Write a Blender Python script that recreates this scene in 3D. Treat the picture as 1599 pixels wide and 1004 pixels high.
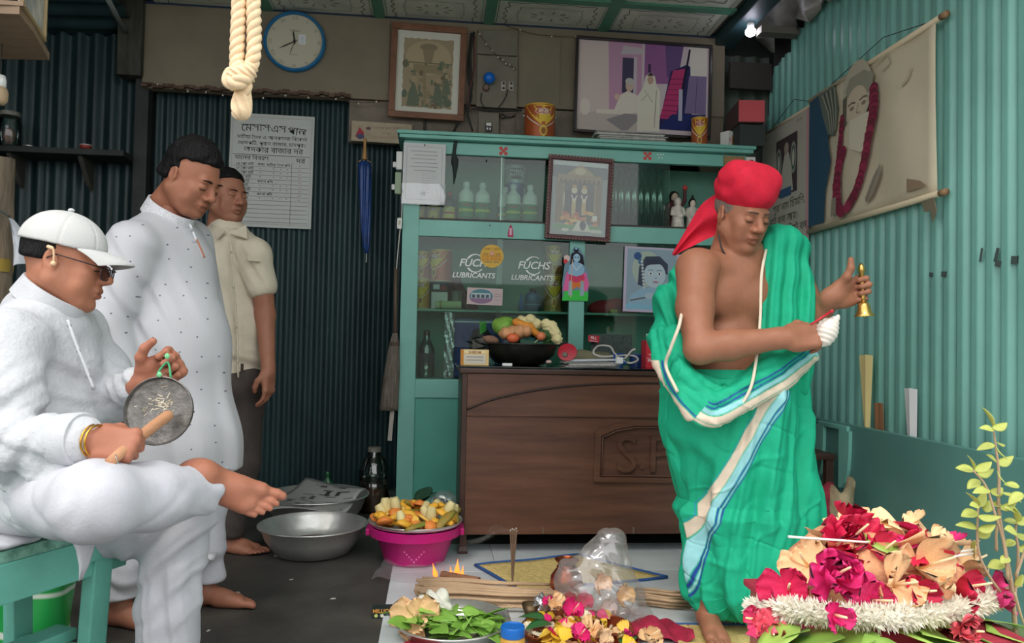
import bpy, bmesh, math, random
import numpy as np
from mathutils import Vector, Matrix
random.seed(7); RNG = np.random.default_rng(7)
for _o in list(bpy.data.objects): bpy.data.objects.remove(_o)
SC = bpy.context.scene; COL = SC.collection
# ---------------------------------------------------------------- camera
FPX = 1200.0; CX = 799.5; CY = 502.0            # focal length and centre in pixels of the 1599 x 1004 frame
CAM = np.array([0, 0, .95])
YAW, PIT, ROL = math.radians(5.7), math.radians(1.62), .02
_f = np.array([math.sin(YAW)*math.cos(PIT), math.cos(YAW)*math.cos(PIT), math.sin(PIT)])
_r = np.array([math.cos(YAW), -math.sin(YAW), 0]); _u = np.cross(_r, _f)
RC = _r*math.cos(ROL)+_u*math.sin(ROL); UC = _u*math.cos(ROL)-_r*math.sin(ROL)
def ray(px, py): return _f+RC*(px-CX)/FPX+UC*(CY-py)/FPX
def P(px, py, Y): d = ray(px, py); return CAM+d*(Y/d[1])                 # pixel -> point at depth Y
def PZ(px, py, z): d = ray(px, py); return CAM+d*((z-CAM[2])/d[2])       # pixel -> point at height z
def PX(px, py, x): d = ray(px, py); return CAM+d*(x/d[0])                # pixel -> point on a side wall
cam = bpy.data.cameras.new('camera'); camo = bpy.data.objects.new('camera', cam); COL.objects.link(camo)
cam.sensor_width = 36; cam.lens = FPX/1599*36; cam.clip_start = .02; cam.clip_end = 200
_m = Matrix.Identity(4)
for _i in range(3):
    _m[_i][0] = RC[_i]; _m[_i][1] = UC[_i]; _m[_i][2] = -_f[_i]; _m[_i][3] = CAM[_i]
camo.matrix_world = _m; SC.camera = camo
# ---------------------------------------------------------------- world, sun, exposure
W = bpy.data.worlds.new('overcast_sky'); SC.world = W; W.use_nodes = True
_n = W.node_tree.nodes; _bg = _n['Background']; _bg.inputs[0].default_value = (.98, .99, 1, 1); _bg.inputs[1].default_value = 1.15
sun = bpy.data.lights.new('hazy_sun_offscreen', 'SUN'); suno = bpy.data.objects.new('hazy_sun_offscreen', sun); COL.objects.link(suno)
sun.energy = .55; sun.angle = math.radians(16); sun.color = (1, .95, .87)
suno.rotation_euler = Vector((.35, .62, -1.0)).to_track_quat('-Z', 'Y').to_euler(); suno.location = (-1, -3, 6)
vs = SC.view_settings; vs.view_transform = 'Standard'; vs.look = 'None'; vs.gamma = 1; vs.use_curve_mapping = False
vs.exposure = 1.0
# ---------------------------------------------------------------- materials
def lin(c):
    c = [x/255 for x in c[:3]]
    return tuple(x/12.92 if x <= .04045 else ((x+.055)/1.055)**2.4 for x in c)+(1,)
MATS = {}
def M(name, col=(128, 128, 128), rough=.55, metal=0, var=.0, scale=6, bump=0, bscale=60, col2=None, emit=0, trans=0, ior=1.45, alpha=1, stretch=None, spec=.5, attr=None, detail=4, sss=0, sheen=0):
    """procedural material: base colour varied by noise, bump by noise; attr = name of a colour attribute"""
    if name in MATS: return MATS[name]
    m = bpy.data.materials.new(name); m.use_nodes = True; nt = m.node_tree; N = nt.nodes; L = nt.links
    b = N['Principled BSDF']; c = lin(col)
    b.inputs['Base Color'].default_value = c; b.inputs['Roughness'].default_value = rough; b.inputs['Metallic'].default_value = metal
    b.inputs['Specular IOR Level'].default_value = spec; b.inputs['IOR'].default_value = ior
    if trans: b.inputs['Transmission Weight'].default_value = trans
    if alpha < 1: b.inputs['Alpha'].default_value = alpha
    if sss: b.inputs['Subsurface Weight'].default_value = sss; b.inputs['Subsurface Radius'].default_value = (.012, .005, .003); b.inputs['Subsurface Scale'].default_value = 1
    if sheen: b.inputs['Sheen Weight'].default_value = sheen
    if emit: b.inputs['Emission Color'].default_value = c; b.inputs['Emission Strength'].default_value = emit
    src = None
    if attr:
        a = N.new('ShaderNodeAttribute'); a.attribute_name = attr; src = a.outputs['Color']; L.new(src, b.inputs['Base Color'])
    if var or col2 or bump:
        tc = N.new('ShaderNodeTexCoord'); v = tc.outputs['Object']
        if stretch:
            mp = N.new('ShaderNodeMapping'); mp.inputs['Scale'].default_value = stretch; L.new(v, mp.inputs[0]); v = mp.outputs[0]
    if var or col2:
        t = N.new('ShaderNodeTexNoise'); t.inputs['Scale'].default_value = scale; t.inputs['Detail'].default_value = detail; t.inputs['Roughness'].default_value = .62; L.new(v, t.inputs['Vector'])
        r = N.new('ShaderNodeValToRGB'); r.color_ramp.elements[0].position = .32; r.color_ramp.elements[1].position = .68; L.new(t.outputs['Fac'], r.inputs[0])
        if src is not None:
            r.color_ramp.elements[0].color = (1-var,)*3+(1,); r.color_ramp.elements[1].color = (1+var*.5,)*3+(1,)
            mx = N.new('ShaderNodeMix'); mx.data_type = 'RGBA'; mx.blend_type = 'MULTIPLY'; mx.inputs[0].default_value = 1
            L.new(src, mx.inputs[6]); L.new(r.outputs[0], mx.inputs[7]); L.new(mx.outputs[2], b.inputs['Base Color'])
        else:
            c2 = lin(col2) if col2 else tuple(min(1, x*(1+var)) for x in c[:3])+(1,)
            r.color_ramp.elements[0].color = tuple(x*(1-var) for x in c[:3])+(1,); r.color_ramp.elements[1].color = c2
            L.new(r.outputs[0], b.inputs['Base Color'])
    if bump:
        t = N.new('ShaderNodeTexNoise'); t.inputs['Scale'].default_value = bscale; t.inputs['Detail'].default_value = 3; L.new(v, t.inputs['Vector'])
        bp = N.new('ShaderNodeBump'); bp.inputs['Strength'].default_value = bump; bp.inputs['Distance'].default_value = .01
        L.new(t.outputs['Fac'], bp.inputs['Height']); L.new(bp.outputs[0], b.inputs['Normal'])
    MATS[name] = m; return m
def glass_mat(name, col=(235, 245, 240), rough=.02, mixf=.12):
    """thin pane: mostly transparent, a part glossy"""
    if name in MATS: return MATS[name]
    m = bpy.data.materials.new(name); m.use_nodes = True; nt = m.node_tree; N = nt.nodes; L = nt.links
    N.remove(N['Principled BSDF']); t = N.new('ShaderNodeBsdfTransparent'); g = N.new('ShaderNodeBsdfGlossy'); mx = N.new('ShaderNodeMixShader')
    t.inputs[0].default_value = lin(col); g.inputs['Roughness'].default_value = rough
    fr = N.new('ShaderNodeFresnel'); fr.inputs[0].default_value = 1.45
    ma = N.new('ShaderNodeMath'); ma.operation = 'ADD'; ma.inputs[1].default_value = mixf; L.new(fr.outputs[0], ma.inputs[0])
    L.new(ma.outputs[0], mx.inputs[0]); L.new(t.outputs[0], mx.inputs[1]); L.new(g.outputs[0], mx.inputs[2]); L.new(mx.outputs[0], N['Material Output'].inputs[0])
    MATS[name] = m; return m
def film_mat(name, col=(240, 240, 240), tr=.72, gl=.3):
    """thin clear plastic film: transparent, a little white scatter and gloss"""
    if name in MATS: return MATS[name]
    m = bpy.data.materials.new(name); m.use_nodes = True; nt = m.node_tree; N = nt.nodes; L = nt.links; N.remove(N['Principled BSDF'])
    t = N.new('ShaderNodeBsdfTransparent'); d = N.new('ShaderNodeBsdfTranslucent'); e = N.new('ShaderNodeBsdfDiffuse'); g = N.new('ShaderNodeBsdfGlossy'); g.inputs['Roughness'].default_value = .15; d.inputs[0].default_value = e.inputs[0].default_value = lin(col)
    def mix(f, a, b):
        x = N.new('ShaderNodeMixShader'); x.inputs[0].default_value = f; L.new(a, x.inputs[1]); L.new(b, x.inputs[2]); return x.outputs[0]
    L.new(mix(1-tr, t.outputs[0], mix(gl, mix(.5, d.outputs[0], e.outputs[0]), g.outputs[0])), N['Material Output'].inputs[0]); MATS[name] = m; return m
VC = M('printed_colour', attr='Col', rough=.55)
VCP = M('printed_paper', attr='Col', rough=.8)
# ---------------------------------------------------------------- mesh builder
def rot(ax, a): return np.array(Matrix.Rotation(a, 3, ax))
def frame(z, x=None):
    """3x3 matrix whose columns are x, y, z axes, with z along the given vector"""
    z = np.asarray(z, float); z = z/np.linalg.norm(z)
    if x is None: x = np.array([1, 0, 0.]) if abs(z[0]) < .8 else np.array([0, 1, 0.])
    x = np.asarray(x, float); x = x-z*(x@z); x /= np.linalg.norm(x)
    return np.stack([x, np.cross(z, x), z], 1)
class MB:
    def __init__(s): s.v = []; s.f = []; s.c = []; s.mi = []; s.n = 0
    def add(s, v, f, col=None, mi=0, R=None, t=None):
        v = np.asarray(v, float).reshape(-1, 3)
        if R is not None: v = v@np.asarray(R).T
        if t is not None: v = v+np.asarray(t)
        s.v.append(v); s.f += [tuple(i+s.n for i in q) for q in f]; s.n += len(v); s.mi += [mi]*len(f)
        s.c.append(np.tile(np.array(lin(col) if col is not None else (1, 1, 1, 1)), (len(v), 1))); return s
    def box(s, c, d, R=None, col=None, mi=0, bev=0, taper=1):
        x, y, z = [k/2 for k in d]
        if bev <= 0:
            v = [(i*x*(taper if k > 0 else 1), j*y*(taper if k > 0 else 1), k*z) for i in (-1, 1) for j in (-1, 1) for k in (-1, 1)]
            f = [(0, 1, 3, 2), (4, 6, 7, 5), (0, 4, 5, 1), (2, 3, 7, 6), (0, 2, 6, 4), (1, 5, 7, 3)]
        else:
            bm = bmesh.new(); bmesh.ops.create_cube(bm, size=1)
            for q in bm.verts: q.co.x *= 2*x; q.co.y *= 2*y; q.co.z *= 2*z
            bmesh.ops.bevel(bm, geom=bm.edges[:], offset=min(bev, x*.9, y*.9, z*.9), segments=2, affect='EDGES', profile=.6)
            bm.verts.index_update(); v = [tuple(q.co) for q in bm.verts]; f = [tuple(q.index for q in p.verts) for p in bm.faces]; bm.free()
        return s.add(v, f, col, mi, R, c)
    def rings(s, R_, cap0=True, cap1=True, close=True, col=None, mi=0, R=None, t=None):
        R_ = [np.asarray(r, float) for r in R_]; n = len(R_[0]); f = []
        for i in range(len(R_)-1):
            for j in range(n if close else n-1):
                k = (j+1) % n; f.append((i*n+j, i*n+k, (i+1)*n+k, (i+1)*n+j))
        if cap0: f.append(tuple(range(n))[::-1])
        if cap1: f.append(tuple((len(R_)-1)*n+j for j in range(n)))
        return s.add(np.concatenate(R_), f, col, mi, R, t)
    def tube(s, path, r, seg=8, col=None, mi=0, cap=True, closed=False):
        p = np.asarray(path, float); n = len(p); r = np.broadcast_to(np.asarray(r, float), (n,)) if np.ndim(r) < 2 else r
        T = np.gradient(p, axis=0) if not closed else (np.roll(p, -1, 0)-np.roll(p, 1, 0)); T /= np.linalg.norm(T, axis=1)[:, None]+1e-12
        x = frame(T[0])[:, 0]; out = []; a = np.arange(seg)*2*math.pi/seg
        for i in range(n):
            x = x-T[i]*(x@T[i]); x /= np.linalg.norm(x); y = np.cross(T[i], x)
            out.append(p[i]+r[i]*(np.cos(a)[:, None]*x+np.sin(a)[:, None]*y))
        if closed: out.append(out[0]); cap = False
        return s.rings(out, cap, cap, True, col, mi)
    def lathe(s, prof, seg=24, R=None, t=None, col=None, mi=0, cap0=True, cap1=True, sx=1, sy=1):
        a = np.arange(seg)*2*math.pi/seg
        return s.rings([np.stack([r*np.cos(a)*sx, r*np.sin(a)*sy, np.full(seg, z)], 1) for r, z in prof], cap0, cap1, True, col, mi, R, t)
    def ell(s, c, r, R=None, col=None, mi=0, seg=14, rg=9):
        pr = [(max(1e-4, math.sin(math.pi*i/(rg-1))), -math.cos(math.pi*i/(rg-1))) for i in range(rg)]
        a = np.arange(seg)*2*math.pi/seg; r = np.broadcast_to(r, (3,))
        return s.rings([np.stack([q*np.cos(a)*r[0], q*np.sin(a)*r[1], np.full(seg, z*r[2])], 1) for q, z in pr], True, True, True, col, mi, R, c)
    def prism(s, poly, d, R=None, t=None, col=None, mi=0):
        """polygon in local x-y, extruded from 0 to d along z"""
        n = len(poly); v = [(x, y, 0) for x, y in poly]+[(x, y, d) for x, y in poly]
        f = [tuple(range(n))[::-1], tuple(range(n, 2*n))]+[(i, (i+1) % n, n+(i+1) % n, n+i) for i in range(n)]
        return s.add(v, f, col, mi, R, t)
    def grid(s, X, col=None, mi=0, R=None, t=None, thick=0, tdir=(0, 0, 1)):
        X = np.asarray(X, float); a, b = X.shape[:2]
        if thick:
            Y = X+np.asarray(tdir)*thick; v = np.concatenate([X.reshape(-1, 3), Y.reshape(-1, 3)]); o = a*b
            f = [(i*b+j, i*b+j+1, (i+1)*b+j+1, (i+1)*b+j) for i in range(a-1) for j in range(b-1)]
            f += [tuple(k+o for k in q[::-1]) for q in f]
            rim = [j for j in range(b)]+[i*b+b-1 for i in range(1, a)]+[(a-1)*b+j for j in range(b-2, -1, -1)]+[i*b for i in range(a-2, 0, -1)]
            f += [(rim[k], rim[k]+o, rim[(k+1) % len(rim)]+o, rim[(k+1) % len(rim)]) for k in range(len(rim))]
            return s.add(v, f, col, mi, R, t)
        return s.add(X.reshape(-1, 3), [(i*b+j, i*b+j+1, (i+1)*b+j+1, (i+1)*b+j) for i in range(a-1) for j in range(b-1)], col, mi, R, t)
    def build(s, name, mat, parent=None, smooth=False, local=False, colors=False, loc=None, kind=None, auto=None):
        v = np.concatenate(s.v); me = bpy.data.meshes.new(name); off = np.zeros(3)
        if parent is not None:
            if not local: off = wloc(parent)
        elif loc is not None: off = np.asarray(loc, float)
        elif not local:
            off = np.array([(v[:, 0].min()+v[:, 0].max())/2, (v[:, 1].min()+v[:, 1].max())/2, v[:, 2].min()])
        me.from_pydata((v-off).tolist(), [], s.f)
        ms = mat if isinstance(mat, (list, tuple)) else [mat]
        for q in ms: me.materials.append(q)
        if len(ms) > 1: me.polygons.foreach_set('material_index', s.mi)
        if colors or any(q in (VC, VCP) for q in ms):
            at = me.color_attributes.new('Col', 'FLOAT_COLOR', 'POINT'); at.data.foreach_set('color', np.concatenate(s.c).astype(np.float32).ravel())
        if smooth: me.polygons.foreach_set('use_smooth', [True]*len(me.polygons))
        me.update()
        if auto is not None: me.set_sharp_from_angle(angle=math.radians(auto))
        return mkobj(name, me, parent, off if parent is None else None, kind)
def wloc(o):
    l = np.zeros(3)
    while o is not None: l = l+np.array(o.location); o = o.parent
    return l
def mkobj(name, me, parent=None, loc=None, kind=None):
    o = bpy.data.objects.new(name, me); COL.objects.link(o)
    if parent is not None: o.parent = parent
    if loc is not None: o.location = loc
    if kind: o['kind'] = kind
    return o
def tag(o, label, cat, group=None):
    o['label'] = label; o['category'] = cat
    if group: o['group'] = group
    return o
def thing(name, label, cat, loc=(0, 0, 0), group=None):
    o = mkobj(name, None, None, loc); o.empty_display_size = .05; return tag(o, label, cat, group)
def struct(o): o['kind'] = 'structure'; return o
def dup(root, loc, rz=None, label=None, group=None):
    r = root.copy(); COL.objects.link(r); r.location = loc
    if rz is not None: r.rotation_euler = (0, 0, rz)
    if label: r['label'] = label
    if group: r['group'] = group
    for ch in list(root.children):
        c = ch.copy(); COL.objects.link(c); c.parent = r
        for g in list(ch.children):
            d = g.copy(); COL.objects.link(d); d.parent = c
    return r
def text_mesh(body, size, extrude=.0006, align='CENTER', spacing=1, shear=0, bold=0):
    """flat lettering in local x (reading) - y (up), as vertices and faces"""
    cu = bpy.data.curves.new('t', 'FONT'); cu.body = body; cu.size = size; cu.align_x = align; cu.align_y = 'CENTER'; cu.extrude = extrude
    cu.space_character = spacing; cu.shear = shear; cu.resolution_u = 3; cu.offset = 0 if max(map(ord, body)) > 2300 else bold
    ob = bpy.data.objects.new('t', cu); me = bpy.data.meshes.new_from_object(ob)
    v = np.array([q.co[:] for q in me.vertices]); f = [tuple(p.vertices) for p in me.polygons]
    bpy.data.objects.remove(ob); bpy.data.curves.remove(cu); bpy.data.meshes.remove(me)
    return (v if len(v) else np.zeros((0, 3))), f
class Flat:
    """a flat print: coloured shapes in local x-y (metres), stacked in thin layers along local z"""
    def __init__(s): s.m = MB(); s.k = 0
    def poly(s, pts, col, z=None):
        s.k += 1; z = s.k*.00003 if z is None else z; n = len(pts)
        s.m.add([(x, y, z) for x, y in pts], [tuple(range(n))], col); return s
    def rect(s, x0, y0, x1, y1, col): return s.poly([(x0, y0), (x1, y0), (x1, y1), (x0, y1)], col)
    def oval(s, cx, cy, rx, ry, col, n=22, a0=0, a1=2*math.pi, tilt=0):
        p = []
        for i in range(n):
            a = a0+(a1-a0)*i/(n if a1-a0 > 6.2 else n-1); x, y = rx*math.cos(a), ry*math.sin(a)
            p.append((cx+x*math.cos(tilt)-y*math.sin(tilt), cy+x*math.sin(tilt)+y*math.cos(tilt)))
        return s.poly(p, col)
    def line(s, pts, w, col):
        for (x0, y0), (x1, y1) in zip(pts[:-1], pts[1:]):
            l = math.hypot(x1-x0, y1-y0)+1e-9; nx, ny = -(y1-y0)/l*w/2, (x1-x0)/l*w/2
            s.poly([(x0+nx, y0+ny), (x0-nx, y0-ny), (x1-nx, y1-ny), (x1+nx, y1+ny)], col)
        return s
    def text(s, body, x, y, size, col, align='CENTER', rotz=0, **k):
        v, f = text_mesh(body, size, 0, align, **k)
        if len(v):
            s.k += 1; c, sn = math.cos(rotz), math.sin(rotz)
            v = np.stack([x+v[:, 0]*c-v[:, 1]*sn, y+v[:, 0]*sn+v[:, 1]*c, np.full(len(v), s.k*.00003)], 1); s.m.add(v, f, col)
        return s
    def build(s, name, R, t, parent, mat=None):
        if not s.m.v: return None
        v = np.concatenate(s.m.v)@np.asarray(R).T+np.asarray(t); s.m.v = [v]
        return s.m.build(name, mat or VCP, parent, colors=True)
RB = np.array([[1, 0, 0], [0, 0, -1], [0, 1, 0.]])          # print facing the camera side (-Y): x right, y up
RRW = np.array([[0, 0, -1], [-1, 0, 0], [0, 1, 0.]])        # print on the right wall, facing -X: reads towards -Y
# ================================================================ the room
BW, RW, LW, CZ = 4.55, 2.0, -2.75, 2.82
TEAL = M('teal_paint', (122, 186, 172), .32, var=.10, scale=3, bump=.08, bscale=25)
TEALW = M('teal_wall_paint', (120, 176, 164), .36, var=.10, scale=2.2, bump=.05, bscale=18)
TEALD = M('teal_board_paint', (92, 140, 132), .4, var=.08, scale=3)
DKM = M('dark_green_sheet', (35, 56, 59), .42, metal=.1, var=.35, scale=5, bump=.1, bscale=30, stretch=(1, 1, .25))
DKW = M('dark_stained_wood', (44, 50, 48), .6, var=.3, scale=6, bump=.2, bscale=40)
BRN = M('brown_painted_board', (126, 116, 98), .62, var=.12, scale=2.0, col2=(140, 128, 108), bump=.04)
def slab(name, x0, y0, z0, x1, y1, z1, mat, parent=None, bev=0): return MB().box(((x0+x1)/2, (y0+y1)/2, (z0+z1)/2), (abs(x1-x0), abs(y1-y0), abs(z1-z0)), bev=bev).build(name, mat, parent)
CONC = M('dark_concrete', (68, 66, 62), .55, var=.38, scale=3.5, detail=8, bump=.12, bscale=60)
floor = struct(slab('floor', -5, -4, -.12, 4.2, 4.7, 0, CONC))
TILE = M('pale_floor_tile', (196, 204, 206), .18, var=.10, scale=2.5, col2=(214, 220, 222))
tm = None
for i in range(5):
    for j in range(8):
        x = -.155+.432*(i+.5); y = 3.62-.432*(j+.5)
        if tm is None:
            o = MB().box((0, 0, 0), (.4305, .4305, .008), bev=.0015).build('tile', TILE, floor, local=True); tm = o.data
        else: o = mkobj('tile', tm, floor)
        o.location = (x-floor.location.x, y-floor.location.y, .0045-floor.location.z)
def wave_sheet(name, a0, a1, z0, z1, at, axis, mat, parent, pitch=.076, amp=.009, kind='sine', ztop=None, per=10):
    """corrugated sheet; axis 'x' = spans X on plane Y=at, 'y' = spans Y on plane X=at; ztop(a) = uneven top edge"""
    n = int((a1-a0)/pitch*per)+1; a = np.linspace(a0, a1, n); u = (a/pitch) % 1
    if kind == 'sine': d = amp*np.sin(u*2*math.pi)
    else: d = amp*np.clip(1.5-np.abs(u-.5)*9, -1, 1)*-1        # broad flat crests, narrow grooves
    tops = np.array([ztop(q) if ztop else z1 for q in a]); sgn = -1 if axis == 'x' else -1
    rows = []
    for k in range(5):
        z = z0+(tops-z0)*k/4
        rows.append(np.stack([a, at+sgn*d, z], 1) if axis == 'x' else np.stack([at+sgn*d, a, z], 1))
    m = MB(); m.grid(np.array(rows), thick=.004, tdir=(0, 1, 0) if axis == 'x' else (1, 0, 0))
    return m.build(name, mat, parent, smooth=True, auto=50)
# back wall: backing board, corrugated sheets, brown board above
wall_back = struct(slab('wall_back', LW-.2, BW+.03, 0, RW+.15, BW+.10, 3.25, DKW))
for x0, x1 in ((-1.62, -.86), (-.88, -.1)): wave_sheet('sheet', x0, x1, 0, 2.42, BW-.005, 'x', DKM, wall_back, pitch=.058, amp=.008)
for x0, x1 in ((LW-.1, -2.2), (-2.22, -1.66)): wave_sheet('sheet', x0, x1, 0, 2.66, BW-.012, 'x', DKM, wall_back, pitch=.094, amp=.014, kind='sine')
wave_sheet('sheet', 1.68, 2.02, .9, 2.75, BW-.01, 'x', M('grey_green_sheet', (86, 96, 88), .6, var=.35, scale=4, stretch=(1, 1, .3)), wall_back, pitch=.1, amp=.01)
ub = slab('upper_board', -1.66, BW-.11, 2.335, 1.70, BW-.05, CZ-.01, BRN, wall_back)
slab('upper_board', 1.56, BW-.10, 1.95, 1.70, BW-.045, 2.34, BRN, wall_back)
slab('upper_board', -.52, BW-.09, 2.09, 1.60, BW-.05, 2.33, M('stained_plaster', (128, 120, 108), .8, var=.3, scale=4, col2=(150, 136, 122)), wall_back)
# seams and grime ledge at the foot of the brown board
m = MB()
for k in range(40):
    x = -1.64+k*.0285; m.box((x, BW-.12, 2.345+.006*math.sin(k*1.7)), (.034, .035, .014+.010*random.random()), bev=.003)
m.build('rough_ledge', M('grimy_mortar', (98, 78, 66), .9, var=.4, scale=20), wall_back)
for x in (.22, .455, -.30, .70): MB().box((x, BW-.113, 2.58), (.006, .008, .44)).build('board_seam', BRN, wall_back)
# wooden post between the two corrugated stretches
trim_1 = struct(MB().box((-1.665, BW-.06, 1.2), (.075, .07, 2.4), bev=.006).build('trim_1', DKW))
trim_2 = struct(MB().box((-1.72, BW-.10, 2.72), (.13, .1, .66), bev=.008).build('trim_2', M('weathered_beam', (62, 62, 54), .7, var=.45, scale=9, stretch=(3, 3, .6), bump=.3)))
# sloped sheet over the left corner and the roof above everything
roofm = M('grey_roof_underside', (96, 98, 94), .8, var=.2, scale=3)
m = MB(); n = 60; rows = []
for k in range(n):
    t = k/(n-1); rows.append([(LW-.1, BW-1.3*t, 2.62+.34*t+.012*math.sin(k*1.25)), (-1.72, BW-1.3*t, 2.66+.34*t+.012*math.sin(k*1.25))])
m.grid(np.array(rows), thick=.006); awn = struct(m.build('ceiling_slope', M('dark_green_awning', (40, 62, 66), .6, var=.3, scale=5), smooth=True))
roof = struct(slab('ceiling_roof', LW-.3, 1.9, 3.12, RW+.5, 4.7, 3.2, roofm))
struct(slab('wall_gap', RW+.07, .95, 2.15, RW+.12, BW+.1, 3.15, roofm))
MB().tube([P(163, -12, 3.9), P(196, 52, 4.42)], .013, 10).build('conduit_pipe', M('grey_conduit', (150, 156, 152), .4), awn, smooth=True)
# ceiling of patterned panels between painted battens
ceil_o = struct(slab('ceiling', -1.66, 2.0, CZ+.02, 1.64, BW-.03, CZ+.05, roofm))
PAN = M('marbled_ceiling_panel', (222, 222, 208), .5, var=.16, scale=7, detail=8, col2=(230, 228, 214))
xs = [-1.62, -.99, -.36, .27, .95, 1.62]; ys = [4.52, 4.085, 3.4, 2.7, 2.0]
for i in range(5):
    for j in range(4):
        x0, x1, y1, y0 = xs[i], xs[i+1], ys[j], ys[j+1]
        p = slab('ceiling_panel', x0+.012, y0+.012, CZ+.004, x1-.012, y1-.012, CZ+.014, PAN, ceil_o)
        if j > 1: continue
        cx, cy, hx, hy = (x0+x1)/2, (y0+y1)/2, (x1-x0)/2-.065, (y1-y0)/2-.055
        f = Flat(); lo = []
        for q in range(97):                                       # scalloped border line printed on the panel
            a = q/96*2*math.pi; c, s = math.cos(a), math.sin(a); k = 1/max(abs(c), abs(s))**.8*(1+.04*math.cos(a*16))
            lo.append((c*k*hx*.93, s*k*hy*.93))
        f.line(lo, .006, (112, 108, 96)); f.line([(a*.72, b*.66) for a, b in lo[::2]], .004, (150, 148, 134))
        f.line([(-hx*1.08, -hy*1.1), (hx*1.08, -hy*1.1), (hx*1.08, hy*1.1), (-hx*1.08, hy*1.1), (-hx*1.08, -hy*1.1)], .004, (120, 150, 136))
        for q in range(9):
            a = q*.7; f.oval(.35*hx*math.cos(a), .3*hy*math.sin(a), .02, .008, (168, 164, 148), n=8, tilt=a)
        f.build('panel_print', np.array([[1, 0, 0], [0, -1, 0], [0, 0, -1.]]), (cx, cy, CZ+.0035), p)
GRN = M('green_batten', (84, 140, 116), .45, var=.12, scale=5)
for x in xs[1:5]: slab('batten', x-.03, 2.0, CZ-.012, x+.03, BW-.04, CZ+.006, GRN, ceil_o)
for y in ys[1:4]: slab('batten', -1.62, y-.028, CZ-.010, 1.62, y+.028, CZ+.005, GRN, ceil_o)
BLU = M('dark_blue_trim_paint', (38, 56, 82), .42, var=.15, scale=5)
trim_3 = struct(MB().box((-.02, BW-.075, CZ-.012), (3.36, .06, .05), bev=.006).build('trim_3', BLU))
trim_4 = struct(MB().box((1.70, 3.25, CZ-.015), (.12, 2.5, .075), bev=.008).build('trim_4', M('dark_green_beam', (40, 66, 70), .5, var=.25, scale=4)))
# right wall of ribbed teal sheets with an uneven top, seen against the roof and a plastic sheet
def rtop(y): return 2.25 if y > 4.52 else 2.36 if y > 4.46 else 2.60 if y > 4.40 else 2.64 if y > 4.3 else 2.66 if y > 4.18 else 2.74 if y > 4.05 else 2.80 if y > 3.75 else 2.9
wall_right = struct(slab('wall_right', RW+.02, .9, 0, RW+.07, BW+.05, 2.2, M('teal_backing', (96, 160, 146), .5)))
e = [.9, 1.72, 2.54, 3.36, 4.0, 4.545]
for k in range(5): wave_sheet('sheet', e[k], e[k+1]+(.01 if k < 4 else 0), 0, 2.9, RW-.004*(k % 2), 'y', TEALW, wall_right, pitch=.0785, amp=.0095, kind='rib', ztop=rtop, per=14)
for px, py, w, h in ((1454, 429, .02, .018), (1474, 428, .03, .02), (1556, 398, .012, .05), (1559, 412, .03, .022), (1585, 406, .035, .028), (1532, 398, .008, .05)):
    q = PX(px, py, RW-.012); MB().box(q, (.003, w, h), R=rot('X', .4*random.random())).build('paint_chip', M('bare_metal_patch', (70, 82, 80), .8), wall_right)
m = MB(); rows = []
for i in range(12):
    r = []
    for j in range(9):
        y = 3.45+.95*i/11; z = 2.72+.32*j/8
        r.append((RW-.06-.30*(j/8)**1.5+.03*math.sin(i*1.9+j)+.02*random.random(), y, z+.03*math.sin(i*2.3)*(1 if j == 0 else .3)))
    rows.append(r)
m.grid(np.array(rows), thick=.002)
tag(m.build('plastic_sheet', M('dusty_plastic_sheet', (150, 148, 140), .3, var=.3, scale=8, alpha=.85), smooth=True), 'crumpled dusty grey plastic sheet above teal wall', 'plastic sheet')
# unseen shop fronts added behind the camera to block low sky and bounce light
wall_street_added = struct(slab('wall_street_added', -9, -5.4, 0, 9, -5.2, 2.0, M('added_street_front', (176, 172, 164), .8, var=.3, scale=1.5)))
struct(slab('floor_street', -9, -5.2, -.14, 9, -3.9, -.02, M('street_ground', (150, 144, 134), .9, var=.2, scale=2)))
wall_left = struct(slab('wall_left', LW-.2, 1.6, 0, LW-.1, BW, 3.1, DKM))
# folded flat boards leaning along the right wall
b1 = thing('door_panel', 'flat teal board with half oval hand slots along ribbed wall', 'panel', (1.93, 3.1, 0))
m = MB(); m.box((1.935, 2.62, .302), (.03, 2.24, .604), bev=.004); m.build('board', TEALD, b1)
for s, yc in ((1, 3.655), (-1, 3.42)):
    pts = [(0, .27)]+[(s*.0+.075*math.sin(a), .27*math.cos(a)-.0) for a in np.linspace(0, math.pi/2, 8)]+[(0, 0)]
    m = MB(); m.prism([(x, y-.27) for x, y in [(0, .27), (.09, .27), (.088, .18), (.078, .09), (.055, .03), (.02, 0), (0, 0)]], .016, R=np.array([[0, 0, -1], [-1, 0, 0], [0, 1, 0.]]), t=(1.92, yc+.045, .575)); m.build('hand_slot_plate', TEAL, b1)
MB().box((1.915, 3.53, .585), (.02, .27, .022), bev=.004).build('slot_rail', TEAL, b1)
b2 = thing('door_panel', 'narrow teal board with latch bar beside dark chair', 'panel', (1.93, 4.0, 0))
MB().box((1.945, 3.98, .305), (.03, .46, .61), bev=.004).build('board', TEALD, b2)
MB().box((1.915, 3.93, .622), (.03, .36, .024), bev=.004).build('latch_bar', TEAL, b2)
MB().box((1.90, 3.735, .625), (.02, .05, .04), bev=.004).build('latch', M('dark_latch_metal', (60, 84, 80), .5, .5), b2)
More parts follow.
